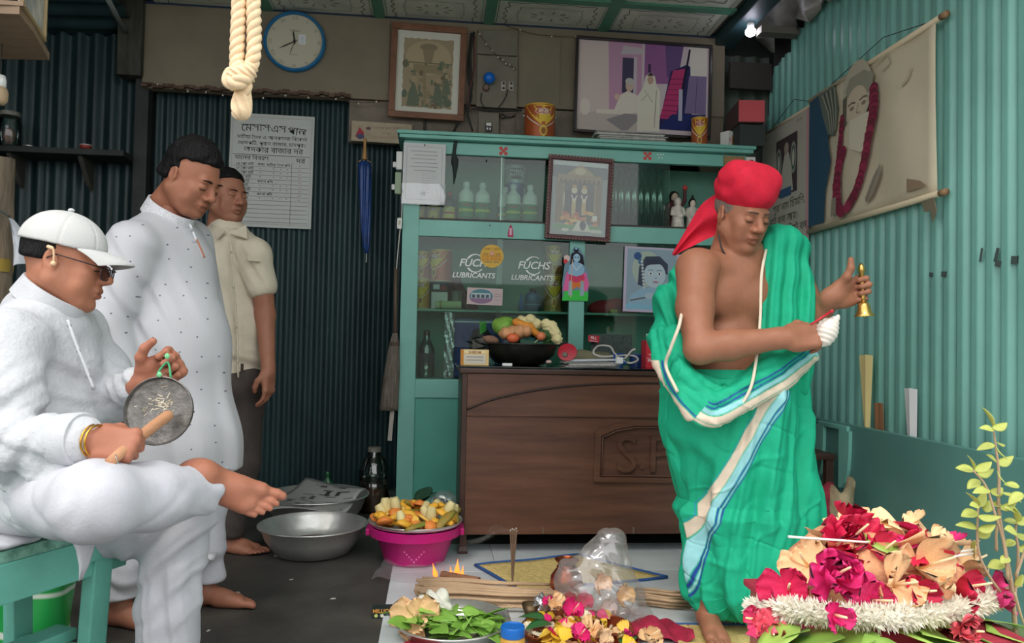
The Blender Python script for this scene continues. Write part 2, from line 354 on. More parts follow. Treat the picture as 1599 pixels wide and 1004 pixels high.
# papers tucked behind the boards
def strip(name, label, cat, y0, y1, z0, z1, mat, fold=.0, narrow=.6, x=1.968):
    m = MB(); ym = (y0+y1)/2; w0 = (y1-y0)/2
    rows = []
    for k in range(6):
        t = k/5; w = w0*(narrow+(1-narrow)*t); z = z0+(z1-z0)*t
        rows.append([(x-.012*t, ym-w, z), (x-.012*t-fold, ym-w*.3, z+.004), (x-.012*t+.002, ym+w*.1, z+.002), (x-.012*t, ym+w, z)])
    m.grid(np.array(rows), thick=.002, tdir=(-1, 0, 0)); return tag(m.build(name, mat), label, cat)
strip('paper_strip', 'tall folded pale yellow paper tucked behind teal board', 'paper', 3.27, 3.38, .45, .927, M('yellow_paper', (232, 214, 150), .8), .012, .15)
strip('cardboard_strip', 'short brown cardboard strip tucked behind teal board', 'cardboard', 3.19, 3.255, .45, .717, M('brown_card', (168, 118, 84), .85), .0, 1)
strip('paper_strip', 'folded white paper tucked behind teal board', 'paper', 2.95, 3.035, .45, .795, M('white_paper', (218, 218, 220), .8), .015, .5)
# red and beige cement sack leaning in the corner
sk = thing('sack', 'crumpled red and beige sack leaning on teal board', 'sack', (1.72, 3.2, 0))
for nm, col, off, hh in (('red_cloth_side', (142, 44, 60), 0, .43), ('printed_side', (176, 160, 128), .012, .36)):
    m = MB(); rows = []
    for i in range(10):
        r = []
        for j in range(9):
            t = i/9; u = j/8
            if nm[0] == 'r': x, y = 1.65+.15*u-.02*t, 3.24+.02*math.sin(3*u+4*t); z = hh*(t)*(1-.25*u+.06*math.sin(9*u))
            else: x, y = 1.71+.11*u+.03*t, 3.215+.025*math.sin(5*u+3*t)-.02*t; z = hh*t*(1-.1*math.sin(6*u))
            r.append((x, y, z+.001))
        rows.append(r)
    m.grid(np.array(rows), thick=.03, tdir=(0, 1, 0)); m.build(nm, M(nm, col, .85, var=.25, scale=18, bump=.3, bscale=50), sk, smooth=True, auto=60)
# ================================================================ smooth solid modelling: distance field -> surface mesh
def nrm(v): v = np.asarray(v, float); return v/(np.linalg.norm(v)+1e-12)
class Solid:
    def __init__(s): s.p = []; s.A = np.eye(3); s.t = np.zeros(3); s.sc = 1.0
    def at(s, A=None, t=None, sc=1.0):
        s.A = np.eye(3) if A is None else np.asarray(A, float); s.t = np.zeros(3) if t is None else np.asarray(t, float); s.sc = sc; return s
    def pt(s, q): return s.A@(np.asarray(q, float)*s.sc)+s.t
    def rc(s, a, b, ra, rb=None, k=.01, op=1, flat=None):
        """round cone from a to b; flat=(axis, factor) squeezes the section along an axis"""
        a, b = s.pt(a), s.pt(b); ra *= s.sc; rb = ra if rb is None else rb*s.sc
        if flat is not None: flat = (s.A@nrm(flat[0]), flat[1])
        e = max(ra, rb)*(max(1, flat[1]) if flat else 1)
        s.p.append(('rc', (a, b, ra, rb, flat), np.minimum(a, b)-e, np.maximum(a, b)+e, k*s.sc, op)); return s
    def chain(s, pts, k=.01, flat=None, op=1):
        for (a, ra), (b, rb) in zip(pts[:-1], pts[1:]): s.rc(a, b, ra, rb, k, op, flat)
        return s
    def ell(s, c, r, R=None, k=.01, op=1):
        c = s.pt(c); r = np.broadcast_to(np.asarray(r, float), (3,))*s.sc; R = s.A@(np.eye(3) if R is None else np.asarray(R)); e = np.sqrt(((R*r)**2).sum(1))
        s.p.append(('el', (c, r, R), c-e, c+e, k*s.sc, op)); return s
    def box(s, c, d, R=None, rr=.005, k=.01, op=1):
        c = s.pt(c); d = np.asarray(d, float)*s.sc/2; R = s.A@(np.eye(3) if R is None else np.asarray(R)); e = np.abs(R)@d+rr
        s.p.append(('bx', (c, d, R, rr*s.sc), c-e, c+e, k*s.sc, op)); return s
    def field(s, h):
        lo = np.min([q[2] for q in s.p if q[5] > 0], 0)-4*h; hi = np.max([q[3] for q in s.p if q[5] > 0], 0)+4*h
        n = np.ceil((hi-lo)/h).astype(int)+1; ax = [np.float32(lo[i])+np.arange(n[i], dtype=np.float32)*np.float32(h) for i in range(3)]
        F = np.full(tuple(n), .5, np.float32)
        for ty, a, b0, b1, k, op in s.p:
            pad = k+2.5*h; i0 = np.clip(np.floor((b0-pad-lo)/h).astype(int), 0, n-1); i1 = np.clip(np.ceil((b1+pad-lo)/h).astype(int)+1, 0, n)
            if (i1 <= i0).any(): continue
            X = ax[0][i0[0]:i1[0], None, None]; Y = ax[1][None, i0[1]:i1[1], None]; Z = ax[2][None, None, i0[2]:i1[2]]
            if ty == 'rc':
                A_, B_, ra, rb, flat = a; ba = B_-A_; l2 = ba@ba+1e-12; x, y, z = X-A_[0], Y-A_[1], Z-A_[2]
                t = np.clip((x*ba[0]+y*ba[1]+z*ba[2])/l2, 0, 1); x = x-t*ba[0]; y = y-t*ba[1]; z = z-t*ba[2]
                if flat is not None:
                    nn, f = flat; w = (x*nn[0]+y*nn[1]+z*nn[2])*(1/f-1); x = x+nn[0]*w; y = y+nn[1]*w; z = z+nn[2]*w
                d = np.sqrt(x*x+y*y+z*z)-(ra+(rb-ra)*t)
                if flat is not None: d = d*min(1, flat[1])
            elif ty == 'el':
                c, r, R = a; x, y, z = X-c[0], Y-c[1], Z-c[2]; u = [(x*R[0, i]+y*R[1, i]+z*R[2, i])/r[i] for i in range(3)]
                k0 = np.sqrt(u[0]**2+u[1]**2+u[2]**2); k1 = np.sqrt((u[0]/r[0])**2+(u[1]/r[1])**2+(u[2]/r[2])**2)+1e-6; d = k0*(k0-1)/k1
            else:
                c, dd, R, rr = a; x, y, z = X-c[0], Y-c[1], Z-c[2]; u = [np.abs(x*R[0, i]+y*R[1, i]+z*R[2, i])-(dd[i]-rr) for i in range(3)]
                d = np.sqrt(np.maximum(u[0], 0)**2+np.maximum(u[1], 0)**2+np.maximum(u[2], 0)**2)+np.minimum(np.maximum(np.maximum(u[0], u[1]), u[2]), 0)-rr
            G = F[i0[0]:i1[0], i0[1]:i1[1], i0[2]:i1[2]]
            if op < 0: d = -d
            if k > 0:
                w = np.clip(.5+.5*(d-G)/k, 0, 1) if op > 0 else np.clip(.5-.5*(d-G)/k, 0, 1)
                G[...] = d*(1-w)+G*w-(k*w*(1-w) if op > 0 else -k*w*(1-w))
            else: G[...] = np.minimum(G, d) if op > 0 else np.maximum(G, d)
        return F, lo, h
    def mesh(s, h):
        F, lo, h = s.field(h); I = F < 0; c = I[:-1, :-1, :-1]
        ofs = [(i, j, k) for i in (0, 1) for j in (0, 1) for k in (0, 1)]; sh = [F.shape[i]-1 for i in range(3)]
        cnt = sum(I[i:i+sh[0], j:j+sh[1], k:k+sh[2]].astype(np.int8) for i, j, k in ofs); act = (cnt > 0) & (cnt < 8)
        idx = np.argwhere(act); V = np.zeros((len(idx), 3)); W_ = np.zeros(len(idx)); cv = {}
        for o in ofs: cv[o] = F[idx[:, 0]+o[0], idx[:, 1]+o[1], idx[:, 2]+o[2]]
        for o in ofs:
            for ax in range(3):
                if o[ax]: continue
                q = list(o); q[ax] = 1; a, b = cv[o], cv[tuple(q)]; m = (a < 0) != (b < 0); t = np.where(m, a/np.where(m, a-b, 1), 0)
                p = np.tile(np.array(o, float), (len(idx), 1)); p[:, ax] += t; V += p*m[:, None]; W_ += m
        V = (V/W_[:, None]+idx)*h+lo; num = np.full(act.shape, -1, np.int64); num[tuple(idx.T)] = np.arange(len(idx)); Q = []
        for ax in range(3):
            a = [slice(None)]*3; b = [slice(None)]*3; a[ax] = slice(0, -1); b[ax] = slice(1, None); s0, s1 = I[tuple(a)], I[tuple(b)]
            e = np.argwhere(s0 != s1); u, v = (ax+1) % 3, (ax+2) % 3; e = e[(e[:, u] > 0) & (e[:, v] > 0) & (e[:, u] < sh[u]) & (e[:, v] < sh[v])]
            fl = s0[tuple(e.T)]; E = []
            for du, dv in ((-1, -1), (0, -1), (0, 0), (-1, 0)):
                q = e.copy(); q[:, u] += du; q[:, v] += dv; E.append(num[tuple(q.T)])
            q = np.stack(E, 1); q[~fl] = q[~fl][:, ::-1]; Q.append(q)
        return V, np.concatenate(Q)
def vnormals(V, Q):
    n = np.cross(V[Q[:, 2]]-V[Q[:, 0]], V[Q[:, 3]]-V[Q[:, 1]]); N = np.zeros_like(V)
    for i in range(4): np.add.at(N, Q[:, i], n)
    return N/(np.linalg.norm(N, axis=1)[:, None]+1e-12)
def relax(V, Q, it=1, w=.5):
    for _ in range(it):
        S_ = np.zeros_like(V); C_ = np.zeros(len(V))
        for a, b in ((0, 1), (1, 2), (2, 3), (3, 0)):
            np.add.at(S_, Q[:, a], V[Q[:, b]]); np.add.at(S_, Q[:, b], V[Q[:, a]]); np.add.at(C_, Q[:, a], 1); np.add.at(C_, Q[:, b], 1)
        V = V*(1-w)+w*S_/C_[:, None]
    return V
def noise3(p, f, seed=0, n=7):
    r = np.random.default_rng(seed); o = np.zeros(len(p))
    for i in range(n):
        d = r.normal(size=3); d /= np.linalg.norm(d); o += np.sin(p@d*f*(.6+.8*r.random())*6.283+r.random()*6.283)
    return o/n**.5
def put(name, V, Q, mat, parent, cols=None, kind=None):
    """numpy surface -> mesh object, smooth shaded, world coordinates"""
    me = bpy.data.meshes.new(name); off = wloc(parent) if parent is not None else np.zeros(3); W_ = (V-off).astype(np.float32)
    me.vertices.add(len(V)); me.vertices.foreach_set('co', W_.ravel()); me.loops.add(Q.size); me.loops.foreach_set('vertex_index', Q.astype(np.int32).ravel())
    me.polygons.add(len(Q)); me.polygons.foreach_set('loop_start', np.arange(0, Q.size, Q.shape[1], dtype=np.int32)); me.update(calc_edges=True); me.polygons.foreach_set('use_smooth', [True]*len(Q))
    me.materials.append(mat)
    if cols is not None:
        at = me.color_attributes.new('Col', 'FLOAT_COLOR', 'POINT'); c = np.ones((len(V), 4), np.float32); c[:, :3] = cols; at.data.foreach_set('color', c.ravel())
    me.update(); return mkobj(name, me, parent, None, kind)
def join(*L):
    V = []; Q = []; n = 0
    for v, q in L: V.append(v); Q.append(q+n); n += len(v)
    return np.concatenate(V), np.concatenate(Q)
def fold_disp(V, Q, fn):
    N = vnormals(V, Q); return V+N*fn(V)[:, None]
def cr(p, f, seed, w=.16): return np.exp(-(noise3(p, f, seed)/w)**2)       # thin ridges along the zero lines of a noise
def fs(u): return (np.sin(u)+.38*np.sin(2*u+.8)+.16*np.sin(3*u+.3))
def bez(pts, n=12):
    """smooth curve through points (Catmull-Rom)"""
    p = np.asarray(pts, float); p = np.concatenate([[2*p[0]-p[1]], p, [2*p[-1]-p[-2]]]); o = []
    for i in range(1, len(p)-2):
        for t in np.linspace(0, 1, n, endpoint=False):
            a, b, c, d = p[i-1], p[i], p[i+1], p[i+2]; o.append(.5*((2*b)+(c-a)*t+(2*a-5*b+4*c-d)*t*t+(3*b-a-3*c+d)*t**3))
    o.append(p[-2]); return np.array(o)
# ---------------------------------------------------------------- body parts
SKIN = M('skin', attr='Col', rough=.5, spec=.4, var=.10, scale=22, sss=.05, bump=.06, bscale=140)
def hframe(fwd, up=(0, 0, 1)):
    f = nrm(fwd); u = np.asarray(up, float); u = nrm(u-f*(u@f)); return np.stack([f, np.cross(u, f), u], 1)      # columns: forward, left, up
def head(S, c, fwd, up=(0, 0, 1), sc=1.0, neck=(-.05, 0, -.18), neckr=.058, jaw=1.0, chin=0, fat=0, eyes='closed', nose=1.0):
    A = hframe(fwd, up); S.at(A, c, sc)
    S.ell((-.012, 0, .038), (.098, .077, .088), k=0)
    S.ell((.028, 0, -.028), (.068, .060+fat*.6, .086), k=.03)
    for y in (-1, 1):
        S.rc((-.005, y*(.050+fat), -.045), (.056, y*(.022+fat*.6), -.092), .022*jaw+fat*.4, .017*jaw+fat*.4, k=.03)
        S.ell((.062, y*.040, -.018), (.024, .022+fat*.5, .022), k=.02)
        S.ell((.060, y*(.035+fat*.4), -.05), (.02, .020+fat, .026), k=.02)
    S.ell((.072, 0, -.094+chin), (.024, .024, .020), k=.018)
    S.rc((.082, -.034, .028), (.082, .034, .028), .012, k=.018)
    for y in (-1, 1): S.ell((.100, y*.033, .008), (.015, .019, .011), k=.012, op=-1)
    S.rc((.088, 0, .022), (.111, 0, -.018), .0085, .0115*nose, k=.012)
    S.ell((.1135, 0, -.022), (.0125*nose, .0125*nose, .0115), k=.008)
    for y in (-1, 1): S.ell((.101, y*.0145*nose, -.027), (.0135, .0085*nose, .0095), k=.006); S.ell((.110, y*.007, -.0345), (.005, .004, .003), k=.003, op=-1)
    for y in (-1, 1):
        if eyes == 'closed': S.ell((.0825, y*.033, .006), (.0135, .0165, .0115), k=.005)
        else: S.ell((.081, y*.033, .0105), (.0138, .0165, .0085), k=.005); S.ell((.081, y*.033, -.0025), (.0125, .0155, .0065), k=.005)
    S.ell((.085, 0, -.054), (.0175, .026, .017), k=.014)
    S.rc((.098, -.019, -.0555), (.0995, 0, -.0535), .0055, .0065, k=.006); S.rc((.0995, 0, -.0535), (.098, .019, -.0555), .0065, .0055, k=.006)
    S.rc((.094, -.015, -.0675), (.0975, 0, -.0685), .0055, .0075, k=.006); S.rc((.0975, 0, -.0685), (.094, .015, -.0675), .0075, .0055, k=.006)
    S.rc((.104, -.022, -.0612), (.106, 0, -.0608), .0022, k=.004, op=-1); S.rc((.106, 0, -.0608), (.104, .022, -.0612), .0022, k=.004, op=-1)
    for y in (-1, 1):
        Re = rot('Z', y*.35)@rot('Y', -.18)
        S.ell((-.012, y*.079, .000), (.021, .008, .032), R=Re, k=.006); S.ell((-.010, y*.0875, .006), (.012, .006, .019), R=Re, k=.005, op=-1); S.ell((.004, y*.080, -.004), (.006, .006, .009), k=.004)
        S.ell((-.006, y*.077, -.027), (.009, .007, .009), k=.006)
    S.rc((-.025, 0, -.04), neck, neckr*.95, neckr, k=.03)
    return A
def head_cols(V, A, c, sc, base, lip=(.62, .50, .52), dark=(.8, .76, .74), stub=None):
    L = (V-c)@A/sc; k = np.ones((len(V), 3)); b = np.array(lin(base)[:3])
    def g(x, y, z, rx, ry, rz): return np.exp(-(((L[:, 0]-x)/rx)**2+((np.abs(L[:, 1])-y)/ry)**2+((L[:, 2]-z)/rz)**2))
    w = np.clip(g(.099, .0, -.061, .014, .020, .0105)*1.5, 0, 1)[:, None]; k = k*(1-w)+k*np.array(lip)*w
    w = np.clip(g(.098, .016, -.020, .03, .014, .02), 0, 1)[:, None]; k *= 1-w*np.array([0, .07, .07])
    if stub is not None:
        w = np.clip(g(.07, .02, -.085, .06, .05, .035)*1.0, 0, 1)[:, None]*.6; k = k*(1-w)+k*np.array(stub)*w
    return b*k
def eye_parts(A, c, sc, parent, openk=1.0, gaze=(1, 0, 0), closed=False):
    """eyeballs, lash lines and eyebrows, children of the body"""
    T = lambda q: A@(np.asarray(q)*sc)+c
    if not closed:
        for y in (-1, 1):
            m = MB(); m.ell(T((.0795, y*.033, .0035)), .0122*sc, col=(228, 220, 208)); g = nrm(A@nrm(gaze)); m.ell(T((.0795, y*.033, .0035))+g*.0088*sc, np.array([.0045, .0056, .0056])*sc, R=hframe(g), col=(34, 22, 16)); m.build('eye', M('wet_eye', attr='Col', rough=.15), parent, smooth=True, colors=True)
    for y in (-1, 1):
        z0 = -.0015 if closed else .0085; x0 = .0955 if closed else .0925
        MB().tube([T((x0-.006*(u*u)-.002*abs(u), y*(.033+.0155*u), z0-.0025*u*u+(-.001 if not closed else 0))) for u in np.linspace(-1, 1, 9)], [.0006*sc]+[.0013*sc]*7+[.0006*sc], 6).build('eyelash', M('lash_hair', (26, 20, 18), .7), parent, smooth=True)
def brows(A, c, sc, parent, mat, w=.0042):
    T = lambda q: A@(np.asarray(q)*sc)+c
    for y in (-1, 1): MB().tube([T((.0985-.010*u*u, y*(.013+.042*u), .030+.010*u-.010*u*u)) for u in np.linspace(0, 1, 9)], [w*.6*sc, w*sc, w*sc, w*sc, w*.9*sc, w*.8*sc, w*.7*sc, w*.5*sc, w*.25*sc], 6).build('eyebrow', mat, parent, smooth=True)
def hair_cap(A, c, sc, line_front=.062, sides=.012, nape=-.06, thick=.010, top=0):
    """solid for short hair: a shell over the skull, open at the face"""
    S = Solid().at(A, c, sc)
    S.ell((-.018, 0, .042+top/2), (.098+thick, .078+thick, .088+thick+top/2), k=0)
    S.rc((-.06, -.035, -.02), (-.06, .035, -.02), .045, k=.03)
    S.box((.105, 0, -.045+line_front), (.19, .30, .16), R=rot('Y', -.30), rr=.01, k=.012, op=-1)       # face opening
    S.box((.0, 0, nape-.06), (.4, .4, .12), k=.014, op=-1)
    for y in (-1, 1): S.ell((-.002, y*.094, sides-.026), (.036, .036, .046), k=.008, op=-1)
    return S
def hand(S, w, fdir, back, side=1, curl=((70, 90, 55),)*4, thumb=None, sc=1.0, spread=.0):
    """five-fingered hand: w wrist, fdir finger direction, back = direction of the back of the hand; side +1: thumb towards +y of (f, back x f)"""
    x = nrm(fdir); z = np.asarray(back, float); z = nrm(z-x*(z@x)); y = np.cross(z, x)*side; A = np.stack([x, y, z], 1); S.at(A, w, sc)
    S.rc((-.02, 0, 0), (.015, 0, 0), .026, .027, k=.02, flat=((0, 0, 1), .75))
    S.box((.055, -.001, 0), (.085, .078, .028), rr=.012, k=.02)
    S.ell((.03, .026, -.010), (.032, .018, .016), k=.015); S.ell((.035, -.026, -.008), (.035, .016, .014), k=.015)
    for i, (yy, ln, r) in enumerate(((.030, .073, .0088), (.010, .081, .0092), (-.010, .075, .0088), (-.029, .058, .0078))):
        c1, c2, c3 = [math.radians(q) for q in curl[i % len(curl)]]; p = np.array([.092-(.004 if i in (0, 2) else 0)-(.012 if i == 3 else 0), yy, .002]); a = 0; sp = spread*(1.5-i)
        S.ell(p, (.011, .0105, .0115), k=.008)
        for j, (l, cc) in enumerate(zip((.46, .29, .25), (c1, c2, c3))):
            a += cc; d = np.array([math.cos(a), math.sin(sp)*math.cos(a), -math.sin(a)]); q = p+d*ln*l; S.rc(p, q, r*(1-.07*j), r*(.95-.09*j), k=.0035 if j else .007); p = q
    th = thumb or ((.02, .030, -.008), (.045, .052, -.022), (.070, .052, -.034), (.088, .044, -.040))
    S.chain([(th[0], .0150), (th[1], .0125), (th[2], .0105), (th[3], .0090)], k=.006)
    return A
def foot(S, ank, toe, up=(0, 0, 1), side=1, sc=1.0, leg=True):
    """bare foot: ank = point on the ground under the ankle, toe = direction of the toes; side +1: big toe on +y"""
    x = nrm(toe); z = np.asarray(up, float); z = nrm(z-x*(z@x)); y = np.cross(z, x)*side; S.at(np.stack([x, y, z], 1), ank, sc)
    S.ell((-.035, 0, .032), (.036, .030, .033), k=.02); S.rc((-.012, 0, .07), (-.008, 0, .16 if leg else .075), .034, .036, k=.03)
    S.rc((-.02, 0, .045), (.075, .006, .030), .036, .027, k=.03); S.rc((-.01, -.012, .022), (.10, -.026, .016), .022, .017, k=.02)
    S.rc((.05, .012, .026), (.125, .022, .019), .026, .021, k=.02); S.rc((.05, -.01, .022), (.115, -.016, .016), .022, .016, k=.02)
    for yy, l0, l1, r in ((.028, .128, .182, .0128), (.006, .128, .176, .0092), (-.010, .122, .166, .0086), (-.024, .114, .153, .0082), (-.036, .102, .138, .0078)):
        S.rc((l0-.015, yy*.9, .016), (l1-.018, yy, .014), r*1.0, r*.95, k=.005); S.rc((l1-.018, yy, .014), (l1-.004, yy, .0105), r*.95, r*.85, k=.003)
# ================================================================ teal shelf cabinet and everything in and on it
CY0, CY1 = 4.2, 4.46; XL, XR = -.19, 1.74
cab = thing('shelf_cabinet', 'tall teal painted wooden shelf cabinet with glass doors', 'cabinet', (.77, 4.33, 0))
TIN = M('dull_green_cabinet_inside', (98, 146, 130), .7, var=.15, scale=4)
def cb(name, x0, x1, y0, y1, z0, z1, mat=TEAL, bev=.003, parent=None): return slab(name, x0, y0, z0, x1, y1, z1, mat, parent or cab, bev)
cb('back_panel', XL+.02, XR-.02, CY1-.015, CY1, .05, 2.0, TIN); cb('side_panel', XL, XL+.025, CY0+.02, CY1, .0, 2.02); cb('side_panel', XR-.025, XR, CY0+.02, CY1, .0, 2.02)
cb('stile', XL, -.10, CY0, CY0+.03, .0, 1.985); cb('stile', .735, .82, CY0, CY0+.03, .0, 1.54); cb('stile', XR-.09, XR, CY0, CY0+.03, .0, 1.985)
cb('top_rail', XL, XR, CY0-.005, CY0+.03, 1.978, 2.045); cb('middle_rail', -.10, XR-.09, CY0, CY0+.03, 1.525, 1.615); cb('lower_rail', -.10, .735, CY0, CY0+.03, .645, .745); cb('lower_rail', .82, XR-.09, CY0, CY0+.03, .645, .745); cb('bottom_rail', -.10, XR-.09, CY0, CY0+.03, .02, .10)
m = MB(); m.box((.775, 4.32, 2.058), (XR-XL+.05, .34, .02), bev=.004); m.box((.775, 4.32, 2.078), (XR-XL+.075, .36, .02), bev=.006); m.build('cornice', TEAL, cab)
cb('door_panel', -.10, .735, CY0+.012, CY0+.026, .10, .645, M('teal_door_paint', (88, 168, 150), .35, var=.12, scale=3)); cb('door_panel', .82, XR-.09, CY0+.012, CY0+.026, .10, .645, MATS['teal_door_paint'])
cb('shelf_board', XL+.025, XR-.025, CY0+.03, CY1-.015, 1.60, 1.618, TIN); cb('shelf_board', XL+.025, XR-.025, CY0+.03, CY1-.015, .735, .75, TIN)
cb('shelf_board', XL+.025, XR-.025, CY0+.05, CY1-.015, 1.118, 1.13, M('pale_green_shelf', (112, 168, 148), .3)); cb('divider', .765, .79, CY0+.03, CY1-.015, .75, 1.6, TIN)
cb('sliding_track', -.10, XR-.09, CY0+.004, CY0+.028, 1.612, 1.626, M('dark_track', (66, 56, 54), .5))
GL = glass_mat('cabinet_glass', (226, 240, 234), .03, .0)
for x0, x1, y in ((-.10, .36, .012), (.34, .80, .022), (.79, 1.30, .012)): cb('glass_pane', x0, x1, CY0+y, CY0+y+.003, 1.625, 1.98, GL, 0)
for x0, x1, y in ((-.10, .36, .012), (.33, .735, .022), (.82, 1.27, .012), (1.24, XR-.09, .022)): cb('glass_pane', x0, x1, CY0+y, CY0+y+.003, .75, 1.525, GL, 0)
MB().box((.345, CY0+.012, 1.80), (.006, .006, .35)).build('pane_edge', M('bright_glass_edge', (190, 226, 214), .1), cab)
# painted flowers, dots and a small sticker on the rails
for cx, cz in ((.352, 2.008), (1.165, 2.017)):
    f = Flat()
    for dx, dz in ((-.014, -.014), (.014, -.014), (-.014, .014), (.014, .014), (0, 0)): f.oval(cx+dx, cz+dz, .0105, .0105, (206, 92, 88), n=10)
    f.build('painted_flower', RB, (0, CY0-.0065, 0), cab)
f = Flat()
for dx, dz in ((.06, .01), (.075, .01), (.09, .012), (.066, -.008), (.082, -.008)): f.oval(1.165+dx, 2.017+dz, .005, .004, (214, 232, 224), n=8)
f.build('painted_dots', RB, (0, CY0-.0065, 0), cab)
f = Flat(); f.poly([(.385, 1.535), (.418, 1.535), (.414, 1.575), (.406, 1.60), (.397, 1.60), (.389, 1.575)], (190, 60, 96)); f.rect(.395, 1.545, .408, 1.585, (230, 190, 206)); f.build('small_sticker', RB, (0, CY0-.001, 0), cab)
for px, py in ((765, 352), (760, 250), (735, 215)): MB().ell(P(px, py, CY0-.002), (.004, .003, .004)).build('nail_head', DKW, cab)
# lettering stuck on the glass
def fuchs(px, py, name):
    c = P(px, py, CY0+.01); f = Flat(); W_ = (236, 240, 238)
    f.text('FUCHS', c[0], c[2], .058, W_, shear=.25, bold=.0012); f.text('LUBRICANTS', c[0]-.008, c[2]-.068, .040, W_, shear=.2, bold=.0008)
    for a0, a1, cz in ((.9, 2.6, .0), (3.7, 5.6, 0)):
        p = [(c[0]+.052*math.cos(a), c[2]+cz+.052*math.sin(a)) for a in np.linspace(a0, a1, 14)]+[(c[0]+.042*math.cos(a)+.003, c[2]+cz+.046*math.sin(a)) for a in np.linspace(a1, a0, 14)]; f.poly(p, W_)
    f.build(name, RB, (0, CY0+.0105, 0), cab)
fuchs(742, 411, 'glass_lettering'); fuchs(833, 415, 'glass_lettering')
st = thing('round_sticker', 'round yellow printed sticker on cabinet glass', 'sticker', P(768, 420, CY0+.008)); c = P(768, 400, CY0+.008); m = MB(); m.lathe([(.0001, 0), (.064, 0), (.064, .0012), (.0001, .0012)], 40, R=RB, t=c); m.build('disc', M('yellow_sticker', (224, 180, 70), .5), st)
f = Flat(); 
for y, s, t_, cc in ((.038, .020, 'একো মটর', (150, 84, 40)), (-.004, .017, 'নাসির ইিনিয়ািরং', (200, 84, 40)), (-.020, .017, 'নাসির ইিনিয়ািরং', (200, 84, 40)), (-.034, .012, 'ইিনিয়ািরং ওয়াকস', (70, 70, 110))): f.text(t_, 0, y, s, cc)
f.oval(0, .016, .012, .012, (220, 150, 150)); f.oval(0, .016, .007, .007, (236, 190, 150))
for s in (-1, 1): f.rect(s*.035-.016, .014, s*.035+.016, .017, (150, 110, 60)); f.rect(s*.035-.014, .006, s*.035+.014, .009, (150, 110, 60))
f.build('print', RB, c+np.array([0, -.0016, 0]), st)
# ---- tins: body with wrapped label
def wrap(f, r, c, a0=0.0):
    v = np.concatenate(f.m.v); a = v[:, 0]/r+a0; rr = r+.0006+v[:, 2]; f.m.v = [np.stack([c[0]+rr*np.sin(a), c[1]-rr*np.cos(a), c[2]+v[:, 1]], 1)]; return f.m
SHELL = M('tin_lacquer', attr='Col', rough=.3, metal=.15)
def tin(label, group, base, r, h, body=(176, 88, 46), lid=(224, 180, 60), handle=False, facing=0.0, brand='VINIS'):
    T = thing('paint_tin', label, 'tin', base, group); b = np.asarray(base, float); m = MB()
    for (r0, z0), (r1, z1), col in (((r, 0), (r, h*.97), body), ((r*1.03, h*.97), (r*1.03, h), lid)): m.lathe([(r0, z0), (r1, z1)], 28, t=b, col=col)
    m.lathe([(r*1.03, h), (r*.95, h+.002), (r*.94, h-.004), (.0005, h-.004)], 28, t=b, col=(200, 196, 186)); m.lathe([(r*1.025, 0), (r*1.025, h*.03)], 28, t=b, col=(190, 170, 120)); m.build('body', SHELL, T, smooth=True, auto=40, colors=True)
    def scaled(dens): return dens
    w = r*1.25; f = Flat(); sh = []
    for t in np.linspace(-1, 1, 17): sh.append((t*w*.98, h*.95))
    for t in np.linspace(0, 1, 10): sh.append((w*(.98-.55*t-.28*t*t), h*(.93-.50*t)))
    for t in np.linspace(1, 0, 10): sh.append((-w*(.98-.55*t-.28*t*t), h*(.93-.50*t)))
    f.m.add(*strip_fan(sh, h*.9), (226, 188, 62)); 
    for s in (-1, 1): f.line([(s*w*(.98-.55*t-.28*t*t), h*(.70-.32*t)) for t in np.linspace(0, 1, 6)], h*.025, (216, 206, 190))
    f.k += 4; n = 18
    for rx, ry, cc in ((.36, .085, (236, 214, 190)), (.33, .07, (168, 40, 52))): f.m.add(*oval_grid(0, h*.78, r*rx*1.5, h*ry, f.k*.00003), cc); f.k += 1
    f.text(brand, 0, h*.78, h*.105, (240, 226, 214), bold=.0006); f.rect(-w*.30, h*.62, w*.30, h*.64, (120, 96, 40)); f.rect(-w*.22, h*.57, w*.22, h*.585, (140, 112, 50))
    f.m.add(*oval_grid(0, h*.27, r*.26, h*.15, f.k*.00003), (222, 186, 84)); f.k += 1; f.m.add(*oval_grid(0, h*.26, r*.18, h*.09, f.k*.00003), (150, 90, 40)); f.k += 1; f.rect(-r*.05, .002, r*.05, h*.16, (226, 196, 110)); f.rect(-r*.2, h*.36, r*.2, h*.385, (70, 60, 30))
    wrap(f, r, b, facing).build('label_print', VC, T)
    if handle:
        for s in (-1, 1): MB().ell(b+np.array([s*(r+.004), 0, h*.75]), (.008, .008, .012)).build('handle_lug', M('steel_wire', (170, 170, 166), .3, .8), T, smooth=True)
        MB().tube(bez([b+np.array([-r-.006, 0, h*.75]), b+np.array([-r-.010, -.02, h*.3]), b+np.array([-r*.7, -r*.85, h*.06]), b+np.array([0, -r-.006, .012]), b+np.array([r*.7, -r*.85, h*.06]), b+np.array([r+.010, -.02, h*.3]), b+np.array([r+.006, 0, h*.75])], 6), .0022, 6).build('wire_handle', M('steel_wire'), T, smooth=True)
    return T
def strip_fan(poly, cy):
    p = np.array(poly); c = np.array([0, cy]); n = len(p); V = [(c[0], c[1], .00003)]; F_ = []
    for k in (.5, 1.0): V += [tuple(c+(q-c)*k)+(.00003,) for q in p]
    for i in range(n):
        j = (i+1) % n; F_.append((0, 1+i, 1+j)); F_.append((1+i, 1+n+i, 1+n+j, 1+j))
    return V, F_
def oval_grid(cx, cy, rx, ry, z, n=20):
    V = [(cx, cy, z)]+[(cx+k*rx*math.cos(a), cy+k*ry*math.sin(a), z) for k in (.5, 1) for a in np.linspace(0, 2*math.pi, n, endpoint=False)]
    return V, [(0, 1+i, 1+(i+1) % n) for i in range(n)]+[(1+i, 1+n+i, 1+n+(i+1) % n, 1+(i+1) % n) for i in range(n)]
